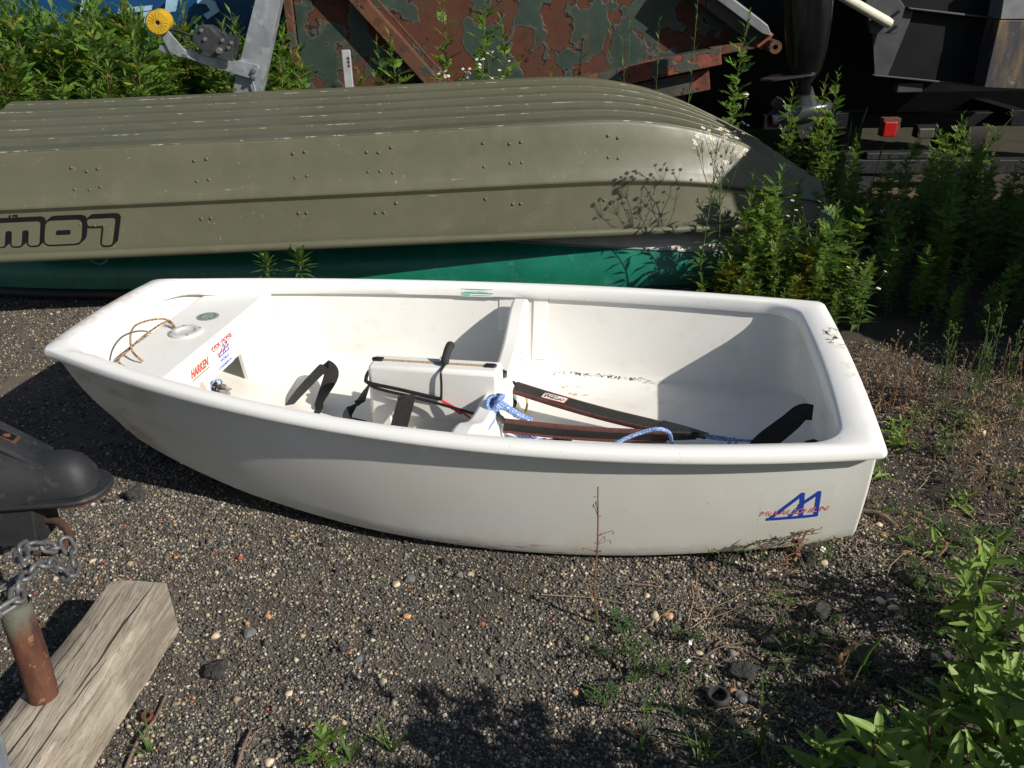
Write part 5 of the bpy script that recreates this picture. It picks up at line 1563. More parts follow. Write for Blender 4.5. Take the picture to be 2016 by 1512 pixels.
tm.f.append(tuple(25 * 12 + i for i in range(11, -1, -1))); tm.mi.append(0)
timber = tm.build('timber_block', M['timber'], None, smooth=40)
bmx = bmesh.new(); bmx.from_mesh(timber.data); bmesh.ops.recalc_face_normals(bmx, faces=bmx.faces); bmx.to_mesh(timber.data); bmx.free()
tag(timber, 'weathered grey-brown squared timber block lying on the gravel at lower left', 'timber')
TA = (T2 - T0).normalized()
crack = MB()
for (v0, u0, u1, w) in ((.78, .0, .42, .0013), (.50, .36, .95, .0016), (.25, .15, .6, .0007), (.62, .55, .99, .0009), (.36, .02, .5, .0006), (.88, .3, .8, .0007)):
    pts = []
    for i in range(16):
        u = lerp(u0, u1, i / 15); v = v0 + .10 * (u - u0) * math.sin(v0 * 20) + .012 * math.sin(i * .6 + v0 * 9) + .006 * math.sin(i * 1.9)
        a = T0.lerp(T1, v); c = T2.lerp(T3, v); p = a.lerp(c, u); pts.append(Vector((p.x, p.y, .1468)))
    crack.tube(pts, [w * (0.3 + math.sin(PI * i / 15)) for i in range(16)], 5)
o = crack.build('crack', plain('dark_crack', (.03, .022, .016), .95), timber, smooth=60); o['kind'] = 'stuff'
k = MB()
k.prism([tuple(atz(-40, 1440, .30)[:2]), tuple(atz(6, 1452, .30)[:2]), tuple(atz(24, 1530, .30)[:2]), tuple(atz(-40, 1540, .30)[:2])], .02, Matrix.Translation((0, 0, .29)))
cc = atz(-25, 1500, .3)
k.box((cc.x - .02, cc.y, .145), (.05, .05, .29))
tag(k.build('metal_bracket', M['galv'], None, bevel=.003), 'corner of a blue-grey galvanised bracket at the bottom left edge', 'bracket')

# ------------------------------------------------------------------ unseen boat added at the right, shaped to shade the weed bed
sb = empty('shade_boat', (3.55, 3.05, 0), 0.0, 'unseen black boat with a cabin added beyond the right edge to cast shade', 'boat')
k = MB()
rows = []
for u, hw, zb in ((-1.15, .20, .70), (-.95, .50, .45), (-.5, .78, .25), (.3, .86, .22), (.9, .84, .25), (1.2, .8, .3)):
    rows.append([Vector((a * hw, u, lerp(zb, 1.06 + .06 * max(0, -u), b_))) for a, b_ in ((-.1, 0), (-.8, .25), (-1, 1), (1, 1), (.8, .25), (.1, 0))])
k.grid(rows, True)
k.f.append(tuple(range(5, -1, -1))); k.mi.append(0); k.f.append(tuple(30 + i for i in range(6))); k.mi.append(0)
k.build('hull', M['black_hull'], sb, smooth=40)
k = MB(); k.box((-.30, .18, 1.47), (.95, 1.06, .86), taper=(.94, .92)); wh_ = k.build('shade_cabin', M['grey_alu'], sb, bevel=.05)  # added cabin box, sized to throw the shade on the olive bow
k = MB(); k.box((-.30, .18, 1.92), (.96, 1.04, .04)); k.build('shade_cabin_roof', M['dark_grey'], sb, bevel=.015)
for y in (-1, 1):
    k = MB(); k.box((-.30, .18 + y * .520, 1.62), (.62, .012, .34), Euler((y * .08, 0, 0)).to_matrix()); k.build('window', M['black_pl'], wh_)
for x, y in ((-.5, -.5), (.5, -.5), (-.5, .6), (.5, .6)):
    k = MB(); k.box((x, y, .14), (.2, .2, .30)); k.build('support_block', M['timber'], sb)
def mass(o):
    o['kind'] = 'stuff'
    return o
# ------------------------------------------------------------------ plants
def leaf_frame(p, d, up_):
    d = d.normalized()
    s = d.cross(up_)
    if s.length < 1e-4: s = d.orthogonal()
    s.normalize()
    return p, d, s, s.cross(d)
def lobed_leaf(b, p, d, l, w, rnd, lobes=3, droop=.35, up_=Vector((0, 0, 1))):
    """feathery, deeply cut leaf: midrib strip with pointed side lobes"""
    p, d, s, n = leaf_frame(p, d, up_)
    def mid(u): return p + d * (l * u) - n * (droop * l * u * u * .6) - Vector((0, 0, 1)) * (droop * l * u * u * .4)
    b.add([mid(.0) + s * .002, mid(.0) - s * .002, mid(.5) - s * w * .12, mid(.72), mid(.5) + s * w * .09], [(0, 1, 2, 3, 4)])
    c = mid(.66)
    tip = mid(1.0)
    q = (tip - c)
    b.add([c - q * .25, c + q * .30 - s * w * .13, tip, c + q * .30 + s * w * .13], [(0, 1, 2, 3)])
    for k in range(lobes):
        u = lerp(.28, .78, k / max(1, lobes - 1))
        ll = w * (.62 if k < lobes - 1 else .42) * rnd.uniform(.8, 1.15)
        for sg in (1, -1):
            base = mid(u)
            dd = (d * rnd.uniform(.65, 1.0) + s * sg * .85 - n * rnd.uniform(.0, .35)).normalized()
            sd = dd.cross(n).normalized() * ll * .22
            b.add([base - dd * ll * .05, base + dd * ll * .45 + sd, base + dd * ll, base + dd * ll * .5 - sd], [(0, 1, 2, 3)])
def narrow_leaf(b, p, d, l, w, rnd, droop=.25):
    p, d, s, n = leaf_frame(p, d, Vector((0, 0, 1)))
    def mid(u): return p + d * (l * u) - n * (droop * l * u * u)
    b.add([p, mid(.45) + s * w / 2 + n * w * .12, mid(1.0), mid(.45)], [(0, 1, 2, 3)])
    b.add([p, mid(.45), mid(1.0), mid(.45) - s * w / 2 + n * w * .12], [(0, 1, 2, 3)])
class Rnd(random.Random): pass
def mugwort(seed, h=1.0, lean=.06, bushy=1.0, leaf_l=.085, name='mugwort_weed', leafmat='mug', bare=0.08, fine=False):
    rnd = Rnd(seed)
    root = empty(name)
    az = rnd.uniform(0, 2 * PI)
    ld = Vector((math.cos(az), math.sin(az), 0))
    wob = rnd.uniform(0, 6)
    def stem_p(u): return Vector((0, 0, h * u)) + ld * (lean * h * u * u) + Vector((.008 * math.sin(u * 7 + wob), .008 * math.cos(u * 6 + wob), 0))
    sb_ = MB(); lf = MB()
    sb_.tube([stem_p(i / 10) for i in range(11)], [lerp(.0048, .0014, i / 10) * (h ** .5) for i in range(11)], 5, cap=False)
    n = int(30 * h ** .6 * (1 if not fine else .9)) + 6
    ph = rnd.uniform(0, 6)
    for i in range(n):
        u = lerp(bare, 1.0, (i / (n - 1)) ** .9)
        a = ph + i * 2.4 + rnd.uniform(-.4, .4)
        el = lerp(.15, 1.1, u ** 1.6) + rnd.uniform(-.15, .2)
        d = Vector((math.cos(a) * math.cos(el), math.sin(a) * math.cos(el), math.sin(el)))
        env = (math.sin(PI * min(1, .12 + .80 * (1 - u))) ** .8)
        l = leaf_l * (.38 + .85 * env) * rnd.uniform(.8, 1.15)
        p = stem_p(u)
        if u > .86 or fine:
            narrow_leaf(lf, p, d, l * (1.0 if fine else .9), l * .2, rnd)
            if rnd.random() < .6: narrow_leaf(lf, p, (d + Vector((rnd.uniform(-.7, .7), rnd.uniform(-.7, .7), .2))), l * .7, l * .16, rnd)
        else:
            lobed_leaf(lf, p, d, l * 1.15, l * .95, rnd, 3 if l > .045 else 2)
        # side shoot with small leaves in the axil
        if rnd.random() < .75 * bushy and u < .93:
            bl = leaf_l * lerp(1.35, .45, u) * rnd.uniform(.7, 1.2)
            bd = (d + Vector((0, 0, .7))).normalized()
            q0 = p
            q1 = p + bd * bl
            sb_.tube([q0, q0.lerp(q1, .5) + Vector((0, 0, .004)), q1], [.0014, .0011, .0006], 3, cap=False)
            for k in range(4):
                uu = .3 + .7 * k / 3
                a2 = rnd.uniform(0, 2 * PI)
                d2 = (bd * .7 + Vector((math.cos(a2), math.sin(a2), .2)) * .8).normalized()
                if fine or u > .7: narrow_leaf(lf, q0.lerp(q1, uu), d2, leaf_l * .38 * rnd.uniform(.7, 1.2), leaf_l * .085, rnd)
                else: lobed_leaf(lf, q0.lerp(q1, uu), d2, leaf_l * .55 * rnd.uniform(.7, 1.2), leaf_l * .45, rnd, 2)
    sb_.build('stem', M['stem'] if seed % 3 else M['stem_r'], root, smooth=60)
    mass(lf.build('leaf_cluster', M[leafmat], root))
    return root
def flower_head(b, p, d, r, rnd):
    d = d.normalized(); u_ = d.orthogonal().normalized(); v_ = d.cross(u_)
    n = 9
    for i in range(n):
        a = 2 * PI * i / n + rnd.uniform(-.12, .12)
        e = u_ * math.cos(a) + v_ * math.sin(a); t = u_ * -math.sin(a) + v_ * math.cos(a)
        b.add([p + e * r * .2, p + e * r * .75 + t * r * .24 + d * r * .08, p + e * r + d * r * .02, p + e * r * .75 - t * r * .24 + d * r * .08], [(0, 1, 2, 3)], 0)
    b.lathe([(r * .40, r * .05), (r * .28, r * .22), (0, r * .26)], 7, frame_mat(p, u_, d), 1)
def fleabane(seed, h=.7, nfl=16, name='daisy_fleabane', spread=.16, leafy=1.0):
    rnd = Rnd(seed)
    root = empty(name)
    sb_ = MB(); lf = MB(); fl = MB()
    az = rnd.uniform(0, 6.28)
    def sp(u): return Vector((.05 * h * u * u * math.cos(az), .05 * h * u * u * math.sin(az), h * u * .78))
    sb_.tube([sp(i / 8) for i in range(9)], [lerp(.0034, .0016, i / 8) for i in range(9)], 5, cap=False)
    for i in range(int(24 * leafy)):
        u = rnd.uniform(.06, .92); a = i * 2.4 + rnd.uniform(-.3, .3)
        el = rnd.uniform(.2, .9)
        d = Vector((math.cos(a) * math.cos(el), math.sin(a) * math.cos(el), math.sin(el)))
        l = lerp(.10, .04, u) * rnd.uniform(.7, 1.2)
        narrow_leaf(lf, sp(u), d, l, l * .26, rnd, .4)
    for k in range(6):
        u = rnd.uniform(.62, 1.0); a = k * 1.05 + rnd.uniform(-.3, .3)
        q0 = sp(u)
        q1 = q0 + Vector((math.cos(a) * spread * rnd.uniform(.4, 1), math.sin(a) * spread * rnd.uniform(.4, 1), h * .24 * rnd.uniform(.7, 1.15)))
        m_ = q0.lerp(q1, .5) + Vector((math.cos(a), math.sin(a), 0)) * .012
        sb_.tube([q0, m_, q1], [.0015, .0012, .0009], 4, cap=False)
        for j in range(max(1, round(nfl / 6))):
            q2 = q1 + Vector((rnd.uniform(-.035, .035), rnd.uniform(-.035, .035), rnd.uniform(.0, .05)))
            sb_.tube([m_.lerp(q1, .6), q2], [.0009, .0006], 3, cap=False)
            flower_head(fl, q2, Vector((rnd.uniform(-.5, .6), rnd.uniform(-.7, .2), 1)), rnd.uniform(.0075, .0105), rnd)
        for j in range(2): narrow_leaf(lf, q0.lerp(q1, rnd.uniform(.2, .8)), Vector((rnd.uniform(-1, 1), rnd.uniform(-1, 1), .7)), .03, .006, rnd)
    sb_.build('stem', M['stem'], root, smooth=60)
    mass(lf.build('leaf_cluster', M['flea'], root))
    mass(fl.build('flower_heads', [M['petal'], M['disc']], root))
    return root
def grass_tuft(seed, h=.25, n=14, name='grass_tuft', mat_='grass', spread=.5):
    rnd = Rnd(seed)
    b = MB()
    for i in range(n):
        a = rnd.uniform(0, 6.28); e = Vector((math.cos(a), math.sin(a), 0)); l = h * rnd.uniform(.5, 1.15); w = rnd.uniform(.003, .006)
        t = Vector((-e.y, e.x, 0)); sp_ = spread * rnd.uniform(.2, 1.2)
        o_ = e * rnd.uniform(0, .015)
        rows = []
        for k in range(6):
            u = k / 5
            c = o_ + e * (l * sp_ * u ** 1.6) + Vector((0, 0, l * (u - .42 * sp_ * u * u)))
            ww = w * (1 - u) ** .6 * (.6 + .4 * min(1, u * 4)) + .0002
            rows.append([c - t * ww / 2, c + Vector((0, 0, -.0006)), c + t * ww / 2])
        b.grid(rows)
    return b.build(name, M[mat_], None, smooth=180)
def put(o, x, y, rz=None, sc=1.0, z=None, rnd=random, tilt=0.0):
    o.location = (x, y, (gz(x, y) if z is None else z) - .004)
    o.rotation_euler = (rnd.uniform(-tilt, tilt), rnd.uniform(-tilt, tilt), rnd.uniform(0, 6.28) if rz is None else rz)
    o.scale = (sc, sc, sc * rnd.uniform(.93, 1.08))
    return o

MUG = [mugwort(11, 1.0, .06, 1.4, .105), mugwort(12, 1.0, .1, 1.4, .11), mugwort(13, 1.0, .04, 1.3, .10), mugwort(14, 1.0, .12, 1.4, .12), mugwort(15, 1.0, .05, 1.4, .105)]
MUGS = [mugwort(16, 1.0, .04, .9, .075), mugwort(17, 1.0, .06, 1.0, .08), mugwort(18, 1.0, .03, .8, .07)]
MUGH = 1.0
used = {}
def mug(i, x, y, h, label, group, rnd=random, tilt=.05, rz=None, slim_=False):
    src = MUGS[i % 3] if slim_ else MUG[i % len(MUG)]
    o = src if not used.get(src.name) else copy_tree(src)
    used[src.name] = True
    put(o, x, y, rz, h / MUGH, rnd=rnd, tilt=tilt)
    return tag(o, label, 'weed', group)
rw = Rnd(3)
# bank of mugwort behind the left half of the olive boat
BANK = 'green mugwort stalk in the dense weed bank behind the left end of the olive boat'
placed = 0
for i in range(400):
    x = rw.uniform(-3.9, -1.42); y = rw.uniform(4.98, 6.35)
    if abs(x) > .70 * y + .15: continue
    pxx = 1008 + 1689 * x / (.896 * y + .2)
    if y < 5.5 and pxx > 300 and rw.random() < .72: continue     # thinner round the winch so that it shows
    if y < 5.2 and pxx > 380: continue
    top = lerp(.98, 1.34, (y - 4.98) / 1.4) * rw.uniform(.82, 1.12)
    if y < 5.5 and pxx > 290: top = min(top, rw.uniform(.78, .92))
    if 480 < pxx < 560: top *= .85
    if 150 < pxx < 490 and y > 5.4: top = min(top, rw.uniform(1.12, 1.38) if pxx < 300 else rw.uniform(1.0, 1.2))
    row = 'front row' if y < 5.65 else 'back row'
    zone = 'at the far left edge' if pxx < 110 else 'left of the orange float' if pxx < 230 else 'under the yellow roller' if pxx < 340 else 'under the winch' if pxx < 470 else 'behind the galvanised post'
    mug(placed, x, y, top, 'mugwort stalk %s, %s of the weed bank' % (zone, row), 'mugwort weed bank', rw)
    placed += 1
    if placed >= 140: break
for i, (px_, pt, y) in enumerate([(608, 88, 5.45), (575, 70, 5.5), (590, 118, 5.3), (560, 40, 5.7), (548, 95, 5.42)]):
    q = aty(px_, pt, y); mug(i + 1, q.x, y, q.z, 'green mugwort stalk at the left corner of the rusty skip', 'mugwort at the skip corner', rw, .03, None, True)
# stalks standing against the rusty skip, one by one
for i, (px_, pt, y, lab) in enumerate([
    (706, 98, 5.35, 'short green mugwort stalk just right of the pale metal upright'),
    (748, 74, 5.40, 'green mugwort stalk under the left end of the diagonal rib'),
    (778, 32, 5.35, 'tall green mugwort stalk in front of the diagonal rusty rib'),
    (868, 2, 5.45, 'tall mugwort stalk with fine leaves on the skip, left of the pair over the daisies'),
    (940, -6, 5.40, 'tallest leafy mugwort stalk on the skip, above the daisy clusters'),
    (1008, 40, 5.45, 'slim mugwort stalk on the skip, right of the daisy clusters'),
    (1090, 128, 5.38, 'short mugwort sprout at the crest of the olive boat'),
    (1455, 55, 5.05, 'tall mugwort stalk in front of the skip hinge roller')]):
    q = aty(px_, pt, y); mug(i + 2, q.x, y, q.z, lab, 'weeds against the skip', rw, .02, None, True)
# thin grass-like stalks on the right part of the skip
SLIM = None
def slim(seed, h, n=16):
    rnd = Rnd(seed); root = empty('horseweed_stalk'); s_b = MB(); lf = MB()
    def sp(u): return Vector((.03 * h * u * u, .02 * math.sin(u * 4 + seed), h * u))
    s_b.tube([sp(i / 8) for i in range(9)], [lerp(.0035, .0012, i / 8) for i in range(9)], 5, cap=False)
    for i in range(n):
        u = lerp(.25, 1, i / (n - 1)); a = i * 2.4; el = rnd.uniform(.7, 1.25)
        narrow_leaf(lf, sp(u), Vector((math.cos(a) * math.cos(el), math.sin(a) * math.cos(el), math.sin(el))), rnd.uniform(.06, .10) * (1.15 - .6 * u), .012, rnd, .15)
    s_b.build('stem', M['stem'], root, smooth=60); mass(lf.build('leaf_cluster', M['grass'], root))
    return root
for i, (px_, pt, y, lab) in enumerate([
    (1196, 18, 5.5, 'slender pale green stalk on the skip, leftmost of the thin ones'),
    (1234, 82, 5.42, 'short slender stalk on the skip between two taller ones'),
    (1300, 28, 5.4, 'slender upright stalk crossing the lower beam of the skip'),
    (1364, -10, 5.2, 'slender leafy stalk crossing both red beams of the skip'),
    (1250, -4, 5.75, 'thin dark stalk close against the skip paint')]):
    q = aty(px_, pt, y); o = slim(40 + i, q.z, 18); put(o, q.x, y, None, 1, rnd=rw); tag(o, lab, 'weed', 'weeds against the skip')
o = fleabane(60, .78, 26, spread=.10); q = aty(900, 150, 5.25); put(o, q.x, 5.25, 0, 1.0); o.scale = (1, 1, aty(900, 112, 5.25).z / .78); tag(o, 'daisy cluster peeping over the olive boat, the left of the two', 'flower', 'daisies behind the olive boat')
o = fleabane(61, .78, 22, spread=.09); q = aty(980, 150, 5.2); put(o, q.x, 5.2, 0, 1.0); o.scale = (1, 1, aty(985, 128, 5.2).z / .78); tag(o, 'daisy cluster peeping over the olive boat, the right of the two', 'flower', 'daisies behind the olive boat')
o = fleabane(62, .78, 26, spread=.08); q = aty(1440, 200, 4.72); put(o, q.x, 4.72, 0, 1.0); o.scale = (1, 1, aty(1440, 200, 4.72).z / .78); tag(o, 'daisy cluster beside the pointed end of the olive boat', 'flower')
# fleabanes in front of the olive boat's side
for i, (px_, pt, y, hh, nf, lab) in enumerate([
    (1405, 212, 3.60, .78, 42, 'tall thin daisy plant in front of the olive boat, its shadow on the boat side'),
    (1442, 250, 3.64, .78, 16, 'second thin daisy plant beside the tall one by the olive boat'),
    (1600, 392, 3.62, .6, 14, 'daisy plant with white heads over the dark bow of the olive boat'),
    (1772, 430, 4.15, .6, 20, 'daisy plant with white heads standing in the shaded weed bed'),
    (1862, 472, 4.05, .5, 10, 'low daisy plant at the right of the shaded weed bed'),
    (1690, 640, 3.3, .4, 3, 'small daisy with one white head beside the dinghy stern')]):
    q = aty(px_, pt, y); o = fleabane(70 + i, hh, nf, spread=.10 if i else .13, leafy=2.0 if i < 2 else 1.0); put(o, q.x, y, .4 * i, 1.0); o.scale = (1, 1, max(.3, q.z) / hh); tag(o, lab, 'flower')
# big mugwort bush at the end of the green boat
bush = [(1530, 345, 3.86), (1578, 350, 3.84), (1585, 395, 3.78), (1505, 420, 3.76), (1545, 430, 3.72), (1610, 415, 3.82), (1635, 490, 3.74), (1455, 500, 3.70), (1490, 510, 3.66), (1600, 500, 3.66), (1530, 545, 3.58), (1575, 565, 3.54), (1655, 560, 3.66), (1555, 318, 3.88), (1500, 372, 3.80), (1600, 360, 3.92), (1530, 390, 3.72), (1470, 452, 3.74), (1620, 455, 3.76), (1575, 440, 3.68), (1440, 500, 3.70), (1510, 480, 3.64), (1640, 520, 3.66), (1420, 540, 3.62), (1560, 520, 3.58), (1600, 545, 3.56), (1478, 545, 3.60), (1625, 575, 3.55)]
for i, (px_, pt, y) in enumerate(bush):
    y -= .16; px_ -= 32
    q = aty(px_, pt, y); mug(i, q.x, y, q.z, 'leafy mugwort stalk of the bush at the green hull end, %s' % ('tall and upright' if pt < 400 else 'middle height' if pt < 480 else 'low, by the dinghy rail'), 'mugwort bush by the green hull', rw, .06, None, i % 4 == 0)
YEL = mugwort(21, .45, .1, .6, .10, 'yellowing_mugwort', 'mug_y')
for i, (px_, pt, y) in enumerate([(1600, 470, 3.50), (1575, 540, 3.42), (1470, 545, 3.45), (1445, 515, 3.48)]):
    q = aty(px_, pt, y); o = YEL if i == 0 else copy_tree(YEL); put(o, q.x, y, None, max(.2, q.z) / .45, rnd=rw, tilt=.1); tag(o, 'yellowing low mugwort in the sunlit bush at the end of the green hull', 'weed', 'yellowing mugwort by the green hull')
# weeds round the bow of the olive boat and the outboard
for i, (px_, pt, y) in enumerate([(1560, 172, 4.95), (1618, 172, 4.9), (1660, 148, 4.95), (1600, 250, 4.75), (1640, 260, 4.8), (1575, 262, 4.8), (1690, 265, 4.85), (1665, 300, 4.6), (1615, 310, 4.6), (1700, 330, 4.6), (1650, 340, 4.5), (1555, 250, 4.7), (1540, 275, 4.65), (1632, 205, 4.95), (1680, 300, 4.7), (1720, 350, 4.5), (1640, 310, 4.6), (1700, 380, 4.35), (1660, 385, 4.3)]):
    y = max(y, 4.97) if px_ < 1640 else y + .1
    q = aty(px_, pt, y); mug(i + 1, q.x, y, q.z, 'mugwort stalk growing between the olive bow and the outboard propeller', 'mugwort by the outboard', rw, .04, None, True)
for i, (px_, pt, y) in enumerate([(1895, 218, 4.85), (1855, 262, 4.85), (1935, 265, 4.8), (1875, 300, 4.7), (1915, 305, 4.72), (1960, 300, 4.8), (1850, 325, 4.62), (1830, 335, 4.7), (1895, 340, 4.55), (1940, 345, 4.6), (1985, 350, 4.7), (1870, 350, 4.5), (1905, 270, 4.9), (1880, 250, 4.95), (1912, 238, 4.92), (1840, 300, 4.75), (1950, 285, 4.85), (1925, 325, 4.65), (1990, 320, 4.75), (1860, 380, 4.4), (1910, 390, 4.35), (1965, 385, 4.45), (2010, 380, 4.5), (1800, 375, 4.4), (1760, 385, 4.35)]):
    q = aty(px_, pt, y); mug(i, q.x, y, q.z, 'mugwort stalk of the sunlit bush before the boat trailer at the right', 'mugwort bush by the trailer', rw, .05, None, i % 2 == 0)
def umbel(seed, h):
    rnd = Rnd(seed); root = empty('wild_carrot'); s_b = MB(); lf = MB()
    top = Vector((.25 * h, 0, h))
    s_b.tube(bez([(0, 0, 0), (.06 * h, 0, .45 * h), (.14 * h, .01, .8 * h), top], 5), .0026, 5, cap=False)
    for i in range(22):
        a = rnd.uniform(0, 6.28); e = rnd.uniform(.3, 1.3)
        d = Vector((math.cos(a) * math.cos(e), math.sin(a) * math.cos(e), math.sin(e)))
        s_b.tube([top, top + d * .035], .0007, 3, cap=False); narrow_leaf(lf, top + d * .03, d, .014, .004, rnd)
    for u in (.35, .5, .62, .78, .88):
        p = Vector((.14 * h * u / .8, 0, h * u))
        for k in range(2): lobed_leaf(lf, p, Vector((rnd.uniform(-1, 1), rnd.uniform(-1, 1), .8)), .09, .06, rnd, 3)
    s_b.build('stem', M['stem'], root, smooth=60); mass(lf.build('leaf_cluster', M['flea'], root)); return root
q0 = aty(1935, 330, 4.7); q = aty(1998, 210, 4.7); o = umbel(5, q.z); put(o, q.x - .25 * q.z, 4.7, 0, 1); tag(o, 'thin wild carrot stem with a round green head at the right edge', 'weed')
# timothy-like grass stems
gs_ = MB()
for i, (px_, pt) in enumerate([(1702, 212), (1675, 240), (1682, 248)]):
    pass
def seed_grass(seed, h, lean):
    root = empty('seed_grass'); s_b = MB(); hd = MB(); rnd = Rnd(seed)
    top = Vector((lean, 0, h))
    P_ = bez([(0, 0, 0), (lean * .3, 0, h * .5), top], 5)
    s_b.tube(P_, .0016, 4, cap=False)
    for k in range(4): narrow_leaf(s_b, P_[2 + k], Vector((rnd.uniform(-1, 1), rnd.uniform(-1, 1), 1.2)), .16, .007, rnd, .4)
    d = (P_[-1] - P_[-2]).normalized()
    hd.tube([top - d * .01, top, top + d * .05, top + d * .075], [.002, .0042, .004, .0015], 6)
    s_b.build('stem', M['grass'], root); hd.build('seed_head', M['flea'], root); return root
for i, (px_, pt, y, lean) in enumerate([(1702, 216, 4.55, .09), (1676, 244, 4.5, .0), (1684, 254, 4.52, .02), (1735, 290, 4.5, .03)]):
    q = aty(px_, pt, y); o = seed_grass(i, q.z - .05, lean); put(o, q.x - lean, y, 0, 1); o.scale = (1, 1, 1); tag(o, 'slim upright grass stem with a seed head in front of the red trailer lamp', 'grass', 'seed grasses by the trailer')
TUFT = [grass_tuft(i, .38, 22) for i in (1, 2, 3)]
for i, o in enumerate(TUFT):
    pass
for i in range(16):
    o = TUFT[i] if i < 3 else TUFT[i % 3].copy()
    if i >= 3: COL.objects.link(o)
    x, y = rw.uniform(1.45, 2.1), rw.uniform(4.1, 4.75); put(o, x, y, None, rw.uniform(.7, 1.2), rnd=rw)
    tag(o, 'tuft of long dark grass in the shade right of the olive bow', 'grass', 'grass tufts in the shade')
# shaded bed
for i in range(150):
    x = rw.uniform(1.30, 3.15); y = rw.uniform(3.15, 4.75)
    if x > .66 * y + .12: continue
    h_ = rw.uniform(.24, .56) * (1 if y > 3.5 else .62)
    pz = 1008 + 1689 * x / (.896 * y + .5); mug(i, x, y, h_, 'low mugwort in the shaded bed, %s, %s' % ('nearest the dinghy stern' if pz < 1720 else 'between the stern and the right edge' if pz < 1880 else 'against the right edge', 'front' if y < 3.7 else 'middle' if y < 4.25 else 'back'), 'mugwort in the shaded bed', rw, .12)
for i, (px_, pt, y, lab) in enumerate([(1888, 640, 3.05, 'upright mugwort with a yellow lower leaf catching the sun at the right'),
                                       (1800, 560, 3.55, 'single mugwort catching light in the shaded bed above the dry stalks')]):
    q = aty(px_, pt, y); mug(i, q.x, y, q.z + .02, lab, None, rw, .03)
def dead_stalks(seed, h, n=7, name='dry_stalk_clump', green=False):
    rnd = Rnd(seed); b = MB(); hd = MB(); root = empty(name)
    for i in range(n):
        a = rnd.uniform(0, 6.28); r0 = rnd.uniform(0, .06); hh = h * rnd.uniform(.6, 1.1)
        p0 = Vector((r0 * math.cos(a), r0 * math.sin(a), 0)); top = p0 + Vector((rnd.uniform(-.05, .05), rnd.uniform(-.05, .05), hh))
        P_ = bez([p0, p0.lerp(top, .5) + Vector((rnd.uniform(-.01, .01), 0, 0)), top], 4)
        b.tube(P_, [.0013] * 4 + [.0009] * (len(P_) - 4), 4, cap=False)
        for k in range(6 if green else 4):
            q = P_[min(len(P_) - 1, 3 + rnd.randint(0, len(P_) - 4))]
            d = Vector((rnd.uniform(-1, 1), rnd.uniform(-1, 1), rnd.uniform(.2, 1.4))).normalized() * rnd.uniform(.012, .04)
            b.tube([q, q + d], .0006, 3, cap=False)
            hd.box(q + d, (.005, .005, .006)); hd.box(q + d * .6, (.004, .004, .005))
    b.build('stem', M['stem'] if green else M['deadstem'], root); mass(hd.build('seed_pods', M['flea'] if green else M['straw'], root))
    return root
DS = [dead_stalks(1, .26), dead_stalks(2, .30, 6), dead_stalks(3, .28, 7, 'seeding_stalk_clump', True)]
ud = set()
for i, (px_, py_, k_, sc) in enumerate([(1750, 800, 0, 1.0), (1768, 785, 1, .9), (1735, 790, 0, .8), (1830, 800, 2, .9), (1890, 830, 2, 1.0), (1950, 800, 2, 1.1), (1985, 830, 2, 1.0), (1925, 850, 0, .8), (1870, 800, 1, .9), (2005, 790, 0, 1.1), (1800, 800, 1, .7), (1700, 760, 0, .6)]):
    src = DS[k_]; o = src if k_ not in ud else copy_tree(src); ud.add(k_)
    q = atz(px_, py_); put(o, q.x, q.y, None, sc, rnd=rw)
    tag(o, 'clump of thin dry brown stalks at the edge of the shade right of the dinghy' if k_ < 2 else 'clump of thin green seeding stalks at the right edge beyond the dinghy', 'dry stalks' if k_ < 2 else 'weed', 'dry stalks by the dinghy stern' if k_ < 2 else 'seeding stalks at the right edge')
# two young weeds between the boats
def rosette(seed, h, name='young_weed'):
    h = h * 1.0
    rnd = Rnd(seed); root = empty(name); s_b = MB(); lf = MB()
    s_b.tube([(0, 0, 0), (.004, 0, h * .5), (0, 0, h)], .0035, 5)
    for i in range(44):
        u = lerp(.45, 1, (i / 43) ** .6); a = i * 2.4; el = lerp(-.35, 1.25, max(0, (u - .72) / .28)) + rnd.uniform(-.1, .1)
        narrow_leaf(lf, Vector((0, 0, h * u)), Vector((math.cos(a) * math.cos(el), math.sin(a) * math.cos(el), math.sin(el) + .1)), lerp(.115, .075, u) * rnd.uniform(.85, 1.1), .020, rnd, .25)
    s_b.build('stem', M['stem'], root); mass(lf.build('leaf_cluster', M['grass'], root)); return root
for i, (px_, pt, y, lab) in enumerate([(523, 503, 3.58, 'young star-shaped weed before the dark hull, the left one of two'), (588, 498, 3.55, 'young star-shaped weed before the green hull, the right one of two')]):
    q = aty(px_, pt, y); o = rosette(i, q.z); put(o, q.x, y, None, 1); o.scale = (1, 1, 1); tag(o, lab, 'weed', 'young weeds between the boats')

# ------------------------------------------------------------------ broad-leaved plants in the lower right corner, every leaf its own part
def leaf_mesh(seed, l=1.0, w=.3, notch=0.0):
    rnd = Rnd(seed); b = MB(); rows = []
    n = 9
    for i in range(n):
        u = i / (n - 1)
        ww = w * (math.sin(PI * (u * .93 + .035)) ** .75) * (1.15 - .45 * u) * (1 + (notch * (1 if i % 2 else -1) if 0 < i < n - 1 else 0))
        if i == n - 1: ww = .004
        z = -.20 * u * u + .05 * math.sin(u * 5 + seed)
        rows.append([Vector((l * u, ww / 2 * s, z * l * .6 + abs(s) ** 1.2 * ww * .22 + .012 * math.sin(9 * u + 3 * s + seed) * abs(s))) for s in (-1, -.5, 0, .5, 1)])
    b.grid(rows)
    k0 = [Vector((l * u / 8, 0, rows[u][2].z + .0035)) for u in range(9)]
    me_o = b.build('leaf', M['broad'], None, smooth=180)
    me_ = me_o.data
    bpy.data.objects.remove(me_o)
    return me_
